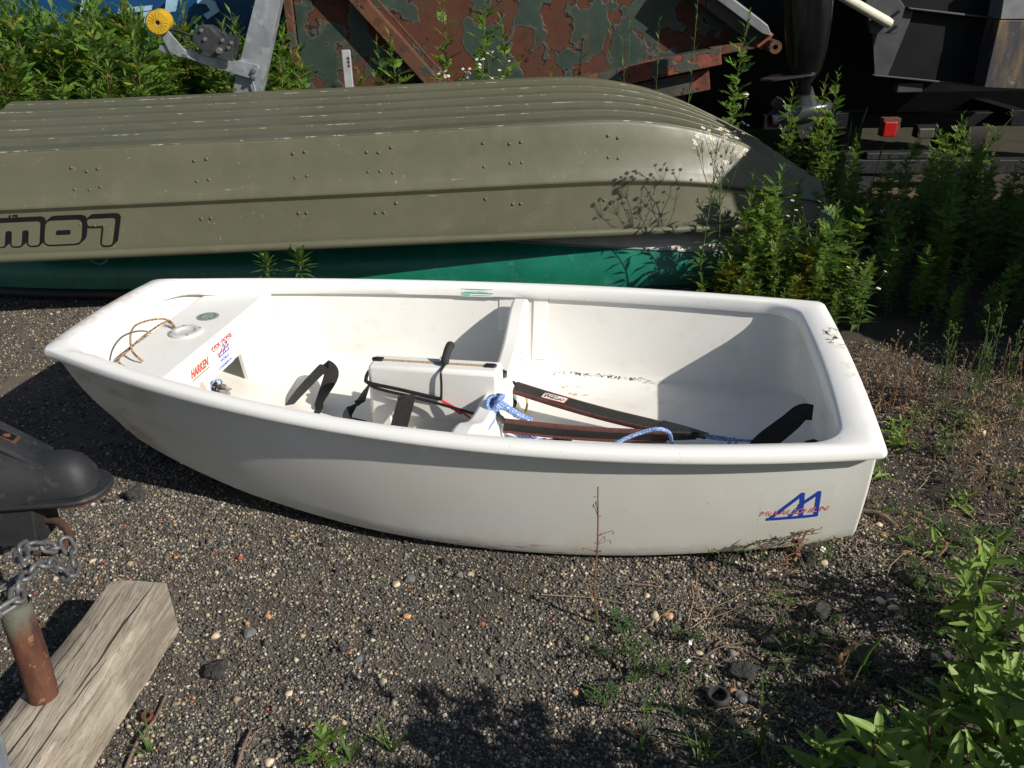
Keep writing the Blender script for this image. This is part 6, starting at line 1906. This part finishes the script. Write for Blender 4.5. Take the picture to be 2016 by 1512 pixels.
LEAVES = [leaf_mesh(1, 1, .30), leaf_mesh(2, 1, .24, .04), leaf_mesh(3, 1, .34, .05), leaf_mesh(4, 1, .20)]
def broad_plant(seed, stems, n_leaf, l, name='broad_leaved_weed', red=0):
    rnd = Rnd(seed); root = empty(name)
    for top in stems:
        top = Vector(top)
        b = MB()
        P_ = bez([(0, 0, 0), top * .5 + Vector((rnd.uniform(-.03, .03), rnd.uniform(-.03, .03), top.length * .06)), top], 6)
        b.tube(P_, [lerp(.0055, .002, i / (len(P_) - 1)) for i in range(len(P_))], 7)
        b.build('stem', M['stem_r'] if rnd.random() < .6 else M['stem'], root, smooth=60)
        for i in range(n_leaf):
            u = lerp(.16, 1.0, i / (n_leaf - 1)); k = min(len(P_) - 1, int(u * (len(P_) - 1)))
            a = i * 2.4 + rnd.uniform(-.5, .5)
            el = lerp(.05, .95, u ** 2) + rnd.uniform(-.25, .2)
            d = Vector((math.cos(a) * math.cos(el), math.sin(a) * math.cos(el), math.sin(el)))
            side = d.cross(Vector((0, 0, 1))).normalized() * (1 if rnd.random() < .5 else -1)
            nrm = side.cross(d); nrm = nrm if nrm.z > 0 else -nrm
            nrm = (nrm + Vector((rnd.uniform(-.35, .35), rnd.uniform(-.35, .35), 0))).normalized()
            mt = frame_mat(P_[k], d, nrm)
            s = l * (.45 + .7 * math.sin(PI * (.18 + .68 * u))) * rnd.uniform(.7, 1.15)
            me_ = rnd.choice(LEAVES)
            o = bpy.data.objects.new('leaf', me_)
            COL.objects.link(o); o.parent = root
            o.matrix_local = mt @ Matrix.Diagonal((s, s, s * rnd.uniform(.6, 1.5), 1))
            if red and i < red:
                o.material_slots[0].link = 'OBJECT'; o.material_slots[0].material = M['red_leaf']; o['label'] = 'reddened lower leaf'
    return root
fore = [
    (1, (1.10, 1.20), [(.02, .02, .46), (.08, -.05, .40), (-.08, .04, .36), (.0, .10, .33)], 17, .115, 'broad-leaved weed reaching highest at the right edge of the picture, its stems reddish', 1),
    (2, (.93, 1.02), [(.02, .0, .33), (-.10, -.02, .27), (.12, .05, .34), (-.02, -.10, .26), (-.05, .10, .24)], 16, .125, 'broad-leaved weed with large pale-veined leaves at the bottom right', 2),
    (3, (.66, 1.06), [(-.02, .02, .20), (.08, -.06, .20), (-.10, .06, .13), (.10, .08, .17)], 14, .11, 'low broad-leaved weed left of the large-leaved one at the bottom', 0),
    (4, (.60, .90), [(.02, 0, .26), (.12, .04, .28), (-.08, -.04, .22), (-.14, .06, .14)], 15, .12, 'broad-leaved weed at the very bottom, right of centre', 0),
    (5, (.80, .84), [(.0, .0, .42), (.10, .0, .36), (-.08, .06, .38), (.05, .10, .33)], 15, .12, 'broad-leaved weed rising from the bottom edge at the far right', 0),
    (6, (1.20, 1.45), [(.0, .0, .34), (.06, .05, .28), (-.06, .02, .24)], 14, .10, 'smaller broad-leaved weed behind the tall one at the right edge', 0),
    (8, (.99, 1.33), [(.0, .0, .22), (-.06, .02, .16), (.07, .03, .2)], 12, .09, 'small broad-leaved weed in front of the right edge bush', 0),
    (9, (1.06, .88), [(.0, .0, .52), (.10, .0, .46), (-.08, .06, .48), (.05, .10, .43)], 13, .12, 'broad-leaved weed standing at the lower right corner, cut by the edge', 0),
    (11, (1.04, 1.50), [(.0, .0, .30), (.04, .05, .24), (-.05, .0, .2)], 13, .095, 'broad-leaved weed topmost along the right edge, behind the others', 0),
    (12, (.90, 1.16), [(.0, .0, .24), (.06, .03, .20), (-.05, .04, .16)], 13, .11, 'broad-leaved weed in the middle of the lower right clump', 0),
    (10, (.80, 1.16), [(.0, .0, .14), (.06, .04, .16), (-.07, .0, .11)], 12, .10, 'low broad-leaved weed with narrow leaves above the bottom right clump', 0),
]
for sd, (x, y), stems, nl, l, lab, red in fore:
    o = broad_plant(sd, stems, nl + 5, l * .82, red=red); put(o, x, y, 0, 1.0); o.scale = (1, 1, 1); tag(o, lab, 'weed', 'broad-leaved weeds in the lower right corner')
SHW = 'mugwort stalk of an unseen clump added at lower right to cast shadows'  # unseen weeds added to throw shadows on the gravel at bottom centre
for i, (x, y, h_) in enumerate([(.62, .50, .58), (.68, .42, .66), (.90, .80, .78), (.97, .74, .80), (.88, .70, .74), (1.02, .82, .84), (.80, .60, .66), (.72, .52, .60), (.92, .60, .80), (.66, .46, .62), (.84, .50, .74), (1.05, .66, .86), (.76, .68, .56)]):
    x -= .19; y -= .03
    mug(i, x, y, h_, SHW, 'unseen mugwort added for its shadows', rw, .05)
o = broad_plant(31, [(.0, .0, .22), (.03, -.01, .17)], 6, .055, 'twin_stem_weed'); q = atz(1893, 1190); put(o, q.x, q.y, .4, 1); o.scale = (1, 1, 1); tag(o, 'twin-stemmed weed with a tuft of leaves on top, right of the sail emblem', 'weed')
o = broad_plant(32, [(.0, .0, .07), (.04, .02, .05)], 6, .05, 'small_leafy_weed'); q = atz(1775, 880); put(o, q.x, q.y, 1, 1); o.scale = (1, 1, 1); tag(o, 'small leafy weed on the litter just right of the dinghy stern', 'weed')
o = broad_plant(33, [(.0, .0, .06), (.03, .03, .05)], 6, .045, 'small_leafy_weed'); q = atz(1845, 1090); put(o, q.x, q.y, 1, 1); o.scale = (1, 1, 1); tag(o, 'small leafy weed beside the twin-stemmed one', 'weed')
o = mugwort(51, .07, .1, 1, .03, 'sprout'); q = atz(645, 1500); put(o, q.x, q.y, 1, 1); o.scale = (1.2, 1.2, 1.2); tag(o, 'bright green feathery sprout on the gravel at the bottom edge', 'weed')
# spike plant with seed stalk
k = MB(); q = atz(1665, 1375); root = empty('plantain_spike', (q.x, q.y, gz(q.x, q.y)))
k.tube(bez([(0, 0, 0), (.01, .0, .07), (.035, .01, .14), (.055, .012, .175)], 5), .0022, 5); k.build('stem', M['stem'], root, smooth=60)
k = MB(); P_ = bez([(.022, .005, .105), (.035, .01, .14), (.055, .012, .175)], 6); k.tube(P_, [.0042 if i % 2 else .0034 for i in range(len(P_) - 1)] + [.001], 6); k.build('seed_head', M['flea'], root, smooth=60)
tag(root, 'single green seed spike leaning over the dark litter', 'weed')
k = MB(); q = atz(1650, 1345); root = empty('withered_plant', (q.x, q.y, gz(q.x, q.y)))
k.tube([(0, 0, 0), (0, 0, .05), (.01, 0, .10)], .002, 5); k.build('stem', M['deadstem'], root)
for i in range(5):
    o = bpy.data.objects.new('leaf', LEAVES[1].copy()); o.data.materials[0] = M['dry_leaf']; COL.objects.link(o); o.parent = root
    a = i * 1.3; o.matrix_local = frame_mat((0, 0, .03 + .016 * i), (math.cos(a) * .5, math.sin(a) * .5, -.3 + .35 * i), (math.sin(a), -math.cos(a), .6)) @ Matrix.Diagonal((.06,) * 3 + (1,))
tag(root, 'withered brown curled leaves on a short stem beside the seed spike', 'weed')

# slender dead weed in front of the dinghy side
def dead_weed(h, seed):
    rnd = Rnd(seed); root = empty('dead_weed'); s_b = MB(); lf = MB()
    P_ = bez([(0, 0, 0), (-.012, 0, h * .3), (-.008, 0, h * .6), (-.012, .0, h)], 6)
    s_b.tube(P_, [lerp(.0034, .0015, i / (len(P_) - 1)) for i in range(len(P_))], 5)
    for i in range(34):
        p = P_[min(len(P_) - 1, int(lerp(2, len(P_) - .5, rnd.random())))]; a = rnd.uniform(0, 6.28); l = rnd.choice((.006, .008, .010, .012, .016, .030, .040)) * rnd.uniform(.7, 1.2)
        d = Vector((math.cos(a), math.sin(a) * .4, rnd.uniform(.1, .9))).normalized()
        e = p + d * l
        q = [p, p + d * l * .55 + Vector((0, 0, .001)), e]
        if l > .014: q += [e + Vector((.004 * math.cos(a), 0, .001)), e + Vector((.007 * math.cos(a), 0, -.004)), e + Vector((.005 * math.cos(a), 0, -.008))]
        q = bez(q, 3)
        s_b.tube(q, [lerp(.0009, .0006, k / len(q)) for k in range(len(q) - 3)] + [.0014, .0016, .0010], 4)
    s_b.build('stem', M['deadstem'], root, smooth=60); return root
q = atz(1178, 1215); o = dead_weed(aty(1178, 940, q.y).z, 3); put(o, q.x, q.y, 0, 1); o.scale = (1, 1, 1); tag(o, 'slender dead brown weed standing in front of the dinghy side', 'weed')
k = MB(); q = atz(1545, 1140); root = empty('withered_stalk', (q.x, q.y, gz(q.x, q.y)))
k.tube(bez([(0, 0, 0), (.012, 0, .06), (.02, .005, .11), (.032, .0, .155), (.024, .0, .165), (.018, .0, .15)], 6), .0022, 5)
for i in range(5): k.tube(bez([(.006 + .003 * i, 0, .03 + .018 * i), (.02 - .012 * i + .02 * math.sin(i * 2), -.02, .06 + .012 * i), (-.04 - .03 * math.sin(i * 1.7 + 1), -.02, .05 + .03 * math.cos(i * 2.3) + .01 * i)], 3), .0009, 4)
k.build('stem', M['deadstem'], root, smooth=60)
k = MB()
for i in range(12): k.box((.012 + random.uniform(-.012, .014), random.uniform(-.01, .01), .07 + .007 * i), (.012, .008, .014), Euler((i, i * 2, i)).to_matrix(), taper=(.5, .6))
mass(k.build('shrivelled_leaves', M['deadstem'], root)); tag(root, 'withered dark stalk bent against the dinghy below the sail emblem', 'weed')
def wiry(seed, n, l, mat_):
    rnd = Rnd(seed); root = empty('wiry_weed'); s_b = MB(); lf = MB()
    for i in range(n):
        a = rnd.uniform(0, 6.28); e = Vector((math.cos(a), math.sin(a) * .7, 0)); h_ = l * rnd.uniform(.5, 1)
        P_ = bez([(0, 0, 0), e * h_ * .35 + Vector((0, 0, h_ * .55)), e * h_ * .8 + Vector((0, 0, h_ * .8))], 5)
        s_b.tube(P_, .0010, 4)
        for k in range(12):
            p = P_[rnd.randint(4, len(P_) - 1)]; d = Vector((rnd.uniform(-1, 1), rnd.uniform(-1, 1), rnd.uniform(0, 1)))
            narrow_leaf(lf, p, d, rnd.uniform(.008, .018), .005, rnd)
    s_b.build('stem', M['stem'], root); mass(lf.build('leaf_cluster', M[mat_], root)); return root
for i, (px_, py_, n, l, m_, lab) in enumerate([(1430, 1105, 8, .19, 'flea', 'wiry green weed sprawling along the foot of the dinghy side'), (1500, 1098, 8, .20, 'dry_leaf', 'wiry tan weed leaning on the dinghy left of the emblem'), (1590, 1115, 6, .16, 'flea', 'wiry weed trailing from under the dinghy stern'),
                                           (1200, 1290, 8, .12, 'creep', 'spindly green weed at the foot of the slender dead weed'), (1250, 1330, 9, .10, 'creep', 'clump of small green weeds right of the slender dead weed'), (1560, 1185, 5, .08, 'flea', 'small wiry weed below the sail emblem'), (1860, 900, 6, .12, 'flea', 'wiry weed on the litter at the right')]):
    q = atz(px_, py_); o = wiry(20 + i, n, l, m_); put(o, q.x, q.y, 0, 1); tag(o, lab, 'weed')
for i, (px_, py_, h_, n, lab) in enumerate([(1345, 1400, .13, 9, 'grass tuft with long blades right of the rubber ring'), (1500, 1460, .15, 10, 'grass tuft at the bottom in front of the rubber ring'), (1380, 1500, .13, 9, 'grass tuft at the bottom edge below the rubber ring'), (770, 1470, .08, 16, 'low grass tuft in the shadow at the bottom centre'), (690, 1490, .07, 12, 'small grass tuft at the bottom left of the shadow'), (1260, 1470, .09, 10, 'grass tuft between the shadow and the ring'),
                                          (1580, 1260, .06, 7, 'tiny grass tuft among the dark lumps'), (295, 1470, .08, 8, 'thin grass tuft beside the twig at lower left'), (130, 1222, .09, 4, 'few grass blades in the shadow of the timber block'), (1270, 1395, .07, 7, 'small grass tuft left of the rubber ring')]):
    q = atz(px_, py_); o = grass_tuft(30 + i, h_, n, spread=.9); put(o, q.x, q.y, None, 1, rnd=rw); tag(o, lab, 'grass')
ud2 = {}
def litter_plant(key, make, label, cat, group, n, sc0, sc1, zone):
    proto = None
    for i in range(n):
        for _ in range(40):
            x, y = rw.uniform(zone[0], zone[1]), rw.uniform(zone[2], zone[3]); s, t = to_boat(x, y)
            if not ((s < 2.36 and t > -.62) or abs(x) > .66 * y + .12): break
        if proto is None: proto = o = make()
        else: o = copy_tree(proto)
        put(o, x, y, None, rw.uniform(sc0, sc1), rnd=rw, tilt=.25); tag(o, label, cat, group)
litter_plant('a', lambda: dead_stalks(61, .17, 4, 'thin_dry_stalk'), 'thin dry brown stalk standing in the litter right of the dinghy', 'dry stalks', 'dry stalks in the litter', 16, .6, 1.2, (.95, 1.75, 1.55, 2.75))
litter_plant('b', lambda: wiry(62, 6, .09, 'flea'), 'small wiry green weed in the litter right of the dinghy', 'weed', 'wiry weeds in the litter', 18, .6, 1.2, (.75, 1.7, 1.3, 2.6))
litter_plant('c', lambda: wiry(63, 7, .07, 'creep'), 'small spindly weed on the gravel below the dinghy stern', 'weed', 'spindly weeds on the gravel', 14, .6, 1.2, (.10, .75, 1.0, 1.6))
litter_plant('d', lambda: grass_tuft(64, .10, 8, spread=1.0), 'small grass tuft in the litter at the lower right', 'grass', 'small grass tufts at the lower right', 12, .6, 1.3, (.25, 1.3, .98, 2.0))
litter_plant('e', lambda: broad_plant(65, [(0, 0, .05), (.03, .02, .04)], 6, .045, 'leafy_seedling'), 'leafy green seedling in the litter right of the dinghy', 'weed', 'leafy seedlings in the litter', 9, .6, 1.2, (.85, 1.7, 1.45, 2.5))
# creeping ground cover, dry litter
b = MB(); rc = Rnd(9)
for i in range(5200):
    x = rc.uniform(.0, 1.7); y = rc.uniform(.8, 2.2)
    dn = float(vnoise(x, y, 3.5, 12)) * float(vnoise(x, y, 9, 13))
    s, t = to_boat(x, y)
    if s < 2.4 and t > -.62: continue
    if dn < .30 or (x < .15): continue
    p = Vector((x, y, gz(x, y) + rc.uniform(.004, .014)))
    for k in range(3):
        a = rc.uniform(0, 6.28); narrow_leaf(b, p, Vector((math.cos(a), math.sin(a), .35)), rc.uniform(.007, .015), .008, rc)
o = b.build('creeping_weeds', M['creep']); tag(o, kind='stuff')
b = MB()
for i in range(7500):
    x = rc.uniform(.35, 2.6); y = rc.uniform(.85, 3.2)
    s, t = to_boat(x, y)
    if s < 2.28 and t > -.50: continue
    if abs(x) > .68 * y + .2: continue
    if float(vnoise(x, y, 4.0, 15)) < .42 - .3 * min(1, max(0, (x - .9) / .6)): continue
    a = rc.uniform(0, 6.28); l = rc.uniform(.010, .06) * (1.6 if rc.random() < .1 else 1); w = rc.uniform(.0004, .0012)
    d = Vector((math.cos(a), math.sin(a), rc.uniform(-.1, .22))).normalized(); p = Vector((x, y, gz(x, y) + rc.uniform(.003, .012)))
    sd = d.cross(Vector((0, 0, 1))).normalized() * w
    mid_ = p + d * l * .5 + Vector((rc.uniform(-.004, .004), rc.uniform(-.004, .004), rc.uniform(0, .006)))
    b.add([p - sd, p + sd, mid_ + sd, p + d * l, mid_ - sd], [(0, 1, 2, 3, 4)])
for i in range(190):
    x = rc.uniform(.25, 2.2); y = rc.uniform(.95, 2.9)
    s, t = to_boat(x, y)
    if (s < 2.32 and t > -.55) or abs(x) > .68 * y + .2: continue
    a = rc.uniform(0, 6.28); l = rc.uniform(.08, .22); d = Vector((math.cos(a), math.sin(a), 0))
    P_ = [Vector((x, y, 0)) + d * l * q + Vector((-d.y, d.x, 0)) * .02 * math.sin(q * 3 + i) for q in (0, .35, .7, 1)]
    b.tube([Vector((p.x, p.y, gz(p.x, p.y) + .006 + rc.uniform(0, .008))) for p in P_], rc.uniform(.0006, .0012), 4)
o = b.build('dry_litter', M['straw']); tag(o, kind='stuff')
# soil clods on the right
b = MB()
for i in range(420):
    x = rc.uniform(.3, 2.1); y = rc.uniform(.85, 2.6); s, t = to_boat(x, y)
    if (s < 2.35 and t > -.6) or abs(x) > .68 * y + .2: continue
    r = rc.uniform(.004, .013) * (1.5 if rc.random() < .08 else 1)
    vs = [Vector(v) * r * rc.uniform(.7, 1.25) for v in IV]
    b.add([v * 1 + Vector((x, y, gz(x, y) + r * .3)) for v in vs], [tuple(f) for f in IF])
o = b.build('soil_clods', M['lump']); tag(o, kind='stuff')

# ------------------------------------------------------------------ single stones and scraps
def stone(name, px_, py_, r, mat_, label, flat_=.7, seed=0, cat='stone', group=None, sub=2):
    rnd = Rnd(seed)
    bm_ = bmesh.new(); bmesh.ops.create_icosphere(bm_, subdivisions=sub, radius=1)
    ph = [rnd.uniform(0, 6) for _ in range(6)]
    for v in bm_.verts:
        c = v.co.copy()
        k = 1 + .16 * math.sin(3 * c.x + ph[0]) + .13 * math.sin(4 * c.y + ph[1]) + .12 * math.sin(5 * c.z + ph[2]) + rnd.uniform(-.06, .06) * (2 if mat_ == 'lump' else 1)
        v.co = Vector((c.x * r * k * rnd.uniform(.97, 1.03) * 1.15, c.y * r * k, c.z * r * k * flat_))
    me_ = bpy.data.meshes.new(name); bm_.to_mesh(me_); bm_.free(); me_.materials.append(M[mat_])
    if mat_ not in ('lump', 'brick', 'slate'): me_.shade_smooth()
    o = bpy.data.objects.new(name, me_); COL.objects.link(o)
    q = atz(px_, py_); o.location = (q.x, q.y, gz(q.x, q.y) + r * flat_ * .55); o.rotation_euler = (0, 0, rnd.uniform(0, 6))
    return tag(o, label, cat, group)
stone('asphalt_lump', 268, 972, .026, 'lump', 'dark crumbly lump on the gravel beside the coupler tip', .8, 1, sub=3)
stone('asphalt_lump', 426, 1312, .022, 'lump', 'dark crumbly lump on the gravel right of the timber block', .8, 2, sub=3)
for i, (x, y, r) in enumerate([(1460, 1320, .026), (1800, 1140, .028), (1615, 1205, .030), (1700, 1290, .026), (1520, 1260, .022), (1740, 1320, .03), (1860, 1300, .03), (1650, 1350, .022), (1590, 1090, .022), (1570, 1075, .018)]):
    stone('asphalt_lump', x, y, r, 'lump', 'dark crumbly lump in the litter, ' + ('just left of the rubber ring grass', 'behind the twin-stemmed weed', 'below the emblem', 'beside the green seed spike', 'left of the seed spike, under the emblem', 'right of the seed spike', 'near the right edge weeds', 'under the seed spike', 'against the stern corner', 'under the stern edge')[i], .7, 5 + i, group='dark lumps in the litter', sub=3)
stone('brick_chip', 472, 1092, .0095, 'brick', 'red brick chip, largest of the red bits, left of the dinghy middle', .9, 3, sub=1)
for i, (x, y) in enumerate([(258, 1040), (244, 1027), (416, 1054), (202, 1097), (264, 1099), (197, 1135), (586, 1042), (418, 1080)]):
    stone('brick_chip', x, y, .0045, 'brick', 'tiny red brick chip on the gravel at the left', .9, 20 + i, group='tiny brick chips', sub=1)
for i, (x, y, r, m_, lab) in enumerate([(421, 1244, .010, 'cream_stone', 'cream pebble beside a flat grey one left of centre'), (138, 1108, .009, 'cream_stone', 'cream pebble near the chain'), (180, 1096, .009, 'cream_stone', 'pale tan pebble right of the one near the chain'), (488, 1236, .015, 'slate', 'flat dark grey stone right of the timber block'),
                                    (1290, 1202, .013, 'cream_stone', 'pinkish cream pebble, left one of a pair below the dinghy'), (1317, 1202, .0115, 'tan_stone', 'tan pebble, right one of a pair below the dinghy'), (808, 1131, .013, 'slate', 'flat grey stone under the dinghy middle'), (778, 1142, .010, 'cream_stone', 'cream pebble beside the flat grey stone'), (926, 1122, .009, 'cream_stone', 'cream pebble below the dinghy, right of the flat stone'),
                                    (800, 1205, .009, 'tan_stone', 'orange tan pebble below the dinghy middle'), (1275, 1162, .008, 'cream_stone', 'round cream pebble near the slender dead weed'), (752, 1333, .009, 'cream_stone', 'cream pebble at the edge of the weed shadow'), (704, 1292, .010, 'slate', 'rounded grey stone at the edge of the weed shadow'), (568, 1359, .009, 'cream_stone', 'orange cream pebble left of the weed shadow'), (528, 1490, .010, 'cream_stone', 'white pebble at the bottom edge'),
                                    (1740, 1050, .010, 'tan_stone', 'tan pebble by the dinghy stern corner'), (1730, 1030, .009, 'cream_stone', 'cream pebble above the tan one at the stern corner'), (1785, 1085, .011, 'tan_stone', 'brownish pebble right of the stern corner'), (1735, 1175, .011, 'cream_stone', 'cream stone with two lobes in the litter'), (1760, 1188, .011, 'cream_stone', 'cream stone right of the two-lobed one'), (1757, 1170, .012, 'slate', 'blue-grey chip above the cream stones'), (1462, 1366, .014, 'slate', 'smooth grey pebble beside the rubber ring'),
                                    (1624, 1100, .010, 'cream_stone', 'pale stone under the dinghy stern'), (1930, 855, .016, 'cream_stone', 'flat pale stone in the litter at the right'), (1378, 1275, .008, 'cream_stone', 'one of the cream pebbles left of the dark lumps'), (1100, 1350, .010, 'slate', 'dark blue-grey chip in the weedy gravel'), (1133, 1351, .007, 'tan_stone', 'small tan curl beside the blue-grey chip')]):
    stone('pebble', x, y, r, m_, lab, .62, 50 + i, group=None)
for i, (x, y, a, w, h_, lab) in enumerate([(875, 1397, .2, .009, .007, 'tiny white paper square on the gravel'), (1354, 1293, .5, .016, .007, 'white scrap left of the dark lumps, the lower one'), (1360, 1256, 1.3, .014, .008, 'white scrap left of the dark lumps, the upper one'), (1621, 1076, .9, .014, .012, 'white scrap under the dinghy stern')]):
    q = atz(x, y); k = MB(); k.box((0, 0, 0), (w, h_, .0022), Euler((.3, -.4, a)).to_matrix()); o = k.build('paper_scrap', M['paper'], bevel=.0006); o.location = (q.x, q.y, gz(q.x, q.y) + .006); tag(o, lab, 'scrap')
k = MB(); k.lathe([(.017, 0), (.024, .001), (.026, .008), (.025, .016), (.021, .021), (.017, .020), (.0165, .010), (.017, 0)], 28); o = k.build('rubber_ring', M['rubber'], smooth=50); q = atz(1415, 1368); o.location = (q.x, q.y, gz(q.x, q.y) + .001); o.rotation_euler = (.12, -.1, 0); tag(o, 'black rubber ring lying on the gravel near the bottom', 'ring')
k = MB(); k.lathe([(.006, 0), (.012, .001), (.0135, .005), (.0125, .012), (.010, .015), (.007, .014), (.006, .006), (.006, 0)], 14); o = k.build('rusty_bushing', M['rust'], smooth=40); q = atz(287, 1402); o.location = (q.x, q.y, gz(q.x, q.y) + .003); o.rotation_euler = (.35, .2, 0); tag(o, 'small rusty metal bushing beside the timber block', 'bushing')
def twig(pts, r, label, group=None):
    P_ = [atz(*p) for p in pts]; P_ = [Vector((p.x, p.y, gz(p.x, p.y) + r + .004 + (.01 if i == len(P_) // 2 else 0))) for i, p in enumerate(P_)]
    k = MB(); k.tube(bez(P_, 5), r, 6); return tag(k.build('twig', M['twig'], None, smooth=60), label, 'twig', group)
twig([(325, 1362), (300, 1410), (272, 1455), (242, 1512), (230, 1540)], .0038, 'long grey twig beside the timber block')
twig([(492, 1432), (480, 1470), (460, 1520)], .0034, 'forked twig at the bottom edge, its thick stem')
twig([(524, 1425), (505, 1440), (484, 1460)], .0018, 'thin branch of the forked twig at the bottom edge')
twig([(1365, 1105), (1392, 1135), (1418, 1156)], .0032, 'grey straight twig lying below the dinghy side')
twig([(1690, 1010), (1730, 1020), (1762, 1035)], .007, 'thick brown twig behind the dinghy stern corner')
twig([(1205, 1144), (1250, 1146), (1298, 1148)], .0018, 'pale straw stem lying below the slender dead weed')
twig([(1378, 1290), (1420, 1272), (1480, 1256)], .0018, 'pale bent straw left of the dark lumps')
twig([(1660, 1110), (1640, 1090), (1580, 1060), (1520, 1040)], .0018, 'long thin stem running under the emblem')

# ------------------------------------------------------------------ far hedge closing the view behind everything
b = MB(); rh = Rnd(77)
for i in range(9000):
    x = rh.uniform(-11, 11); y = 10.5 + rh.uniform(0, 1.6) + .5 * math.sin(x * 1.3); z = rh.uniform(0, 3.6)
    a = rh.uniform(0, 6.28); narrow_leaf(b, Vector((x, y, z)), Vector((math.cos(a), math.sin(a), rh.uniform(-.3, .8))), rh.uniform(.16, .34), .14, rh)
o = b.build('hedge_foliage', M['mug']); tag(o, kind='stuff')
b = MB(); b.box((0, 12.4, 1.7), (24, .3, 3.6)); tag(b.build('dark_fence', M['black_hull'], None), 'dark board fence far behind the boats, closing the yard', 'fence')
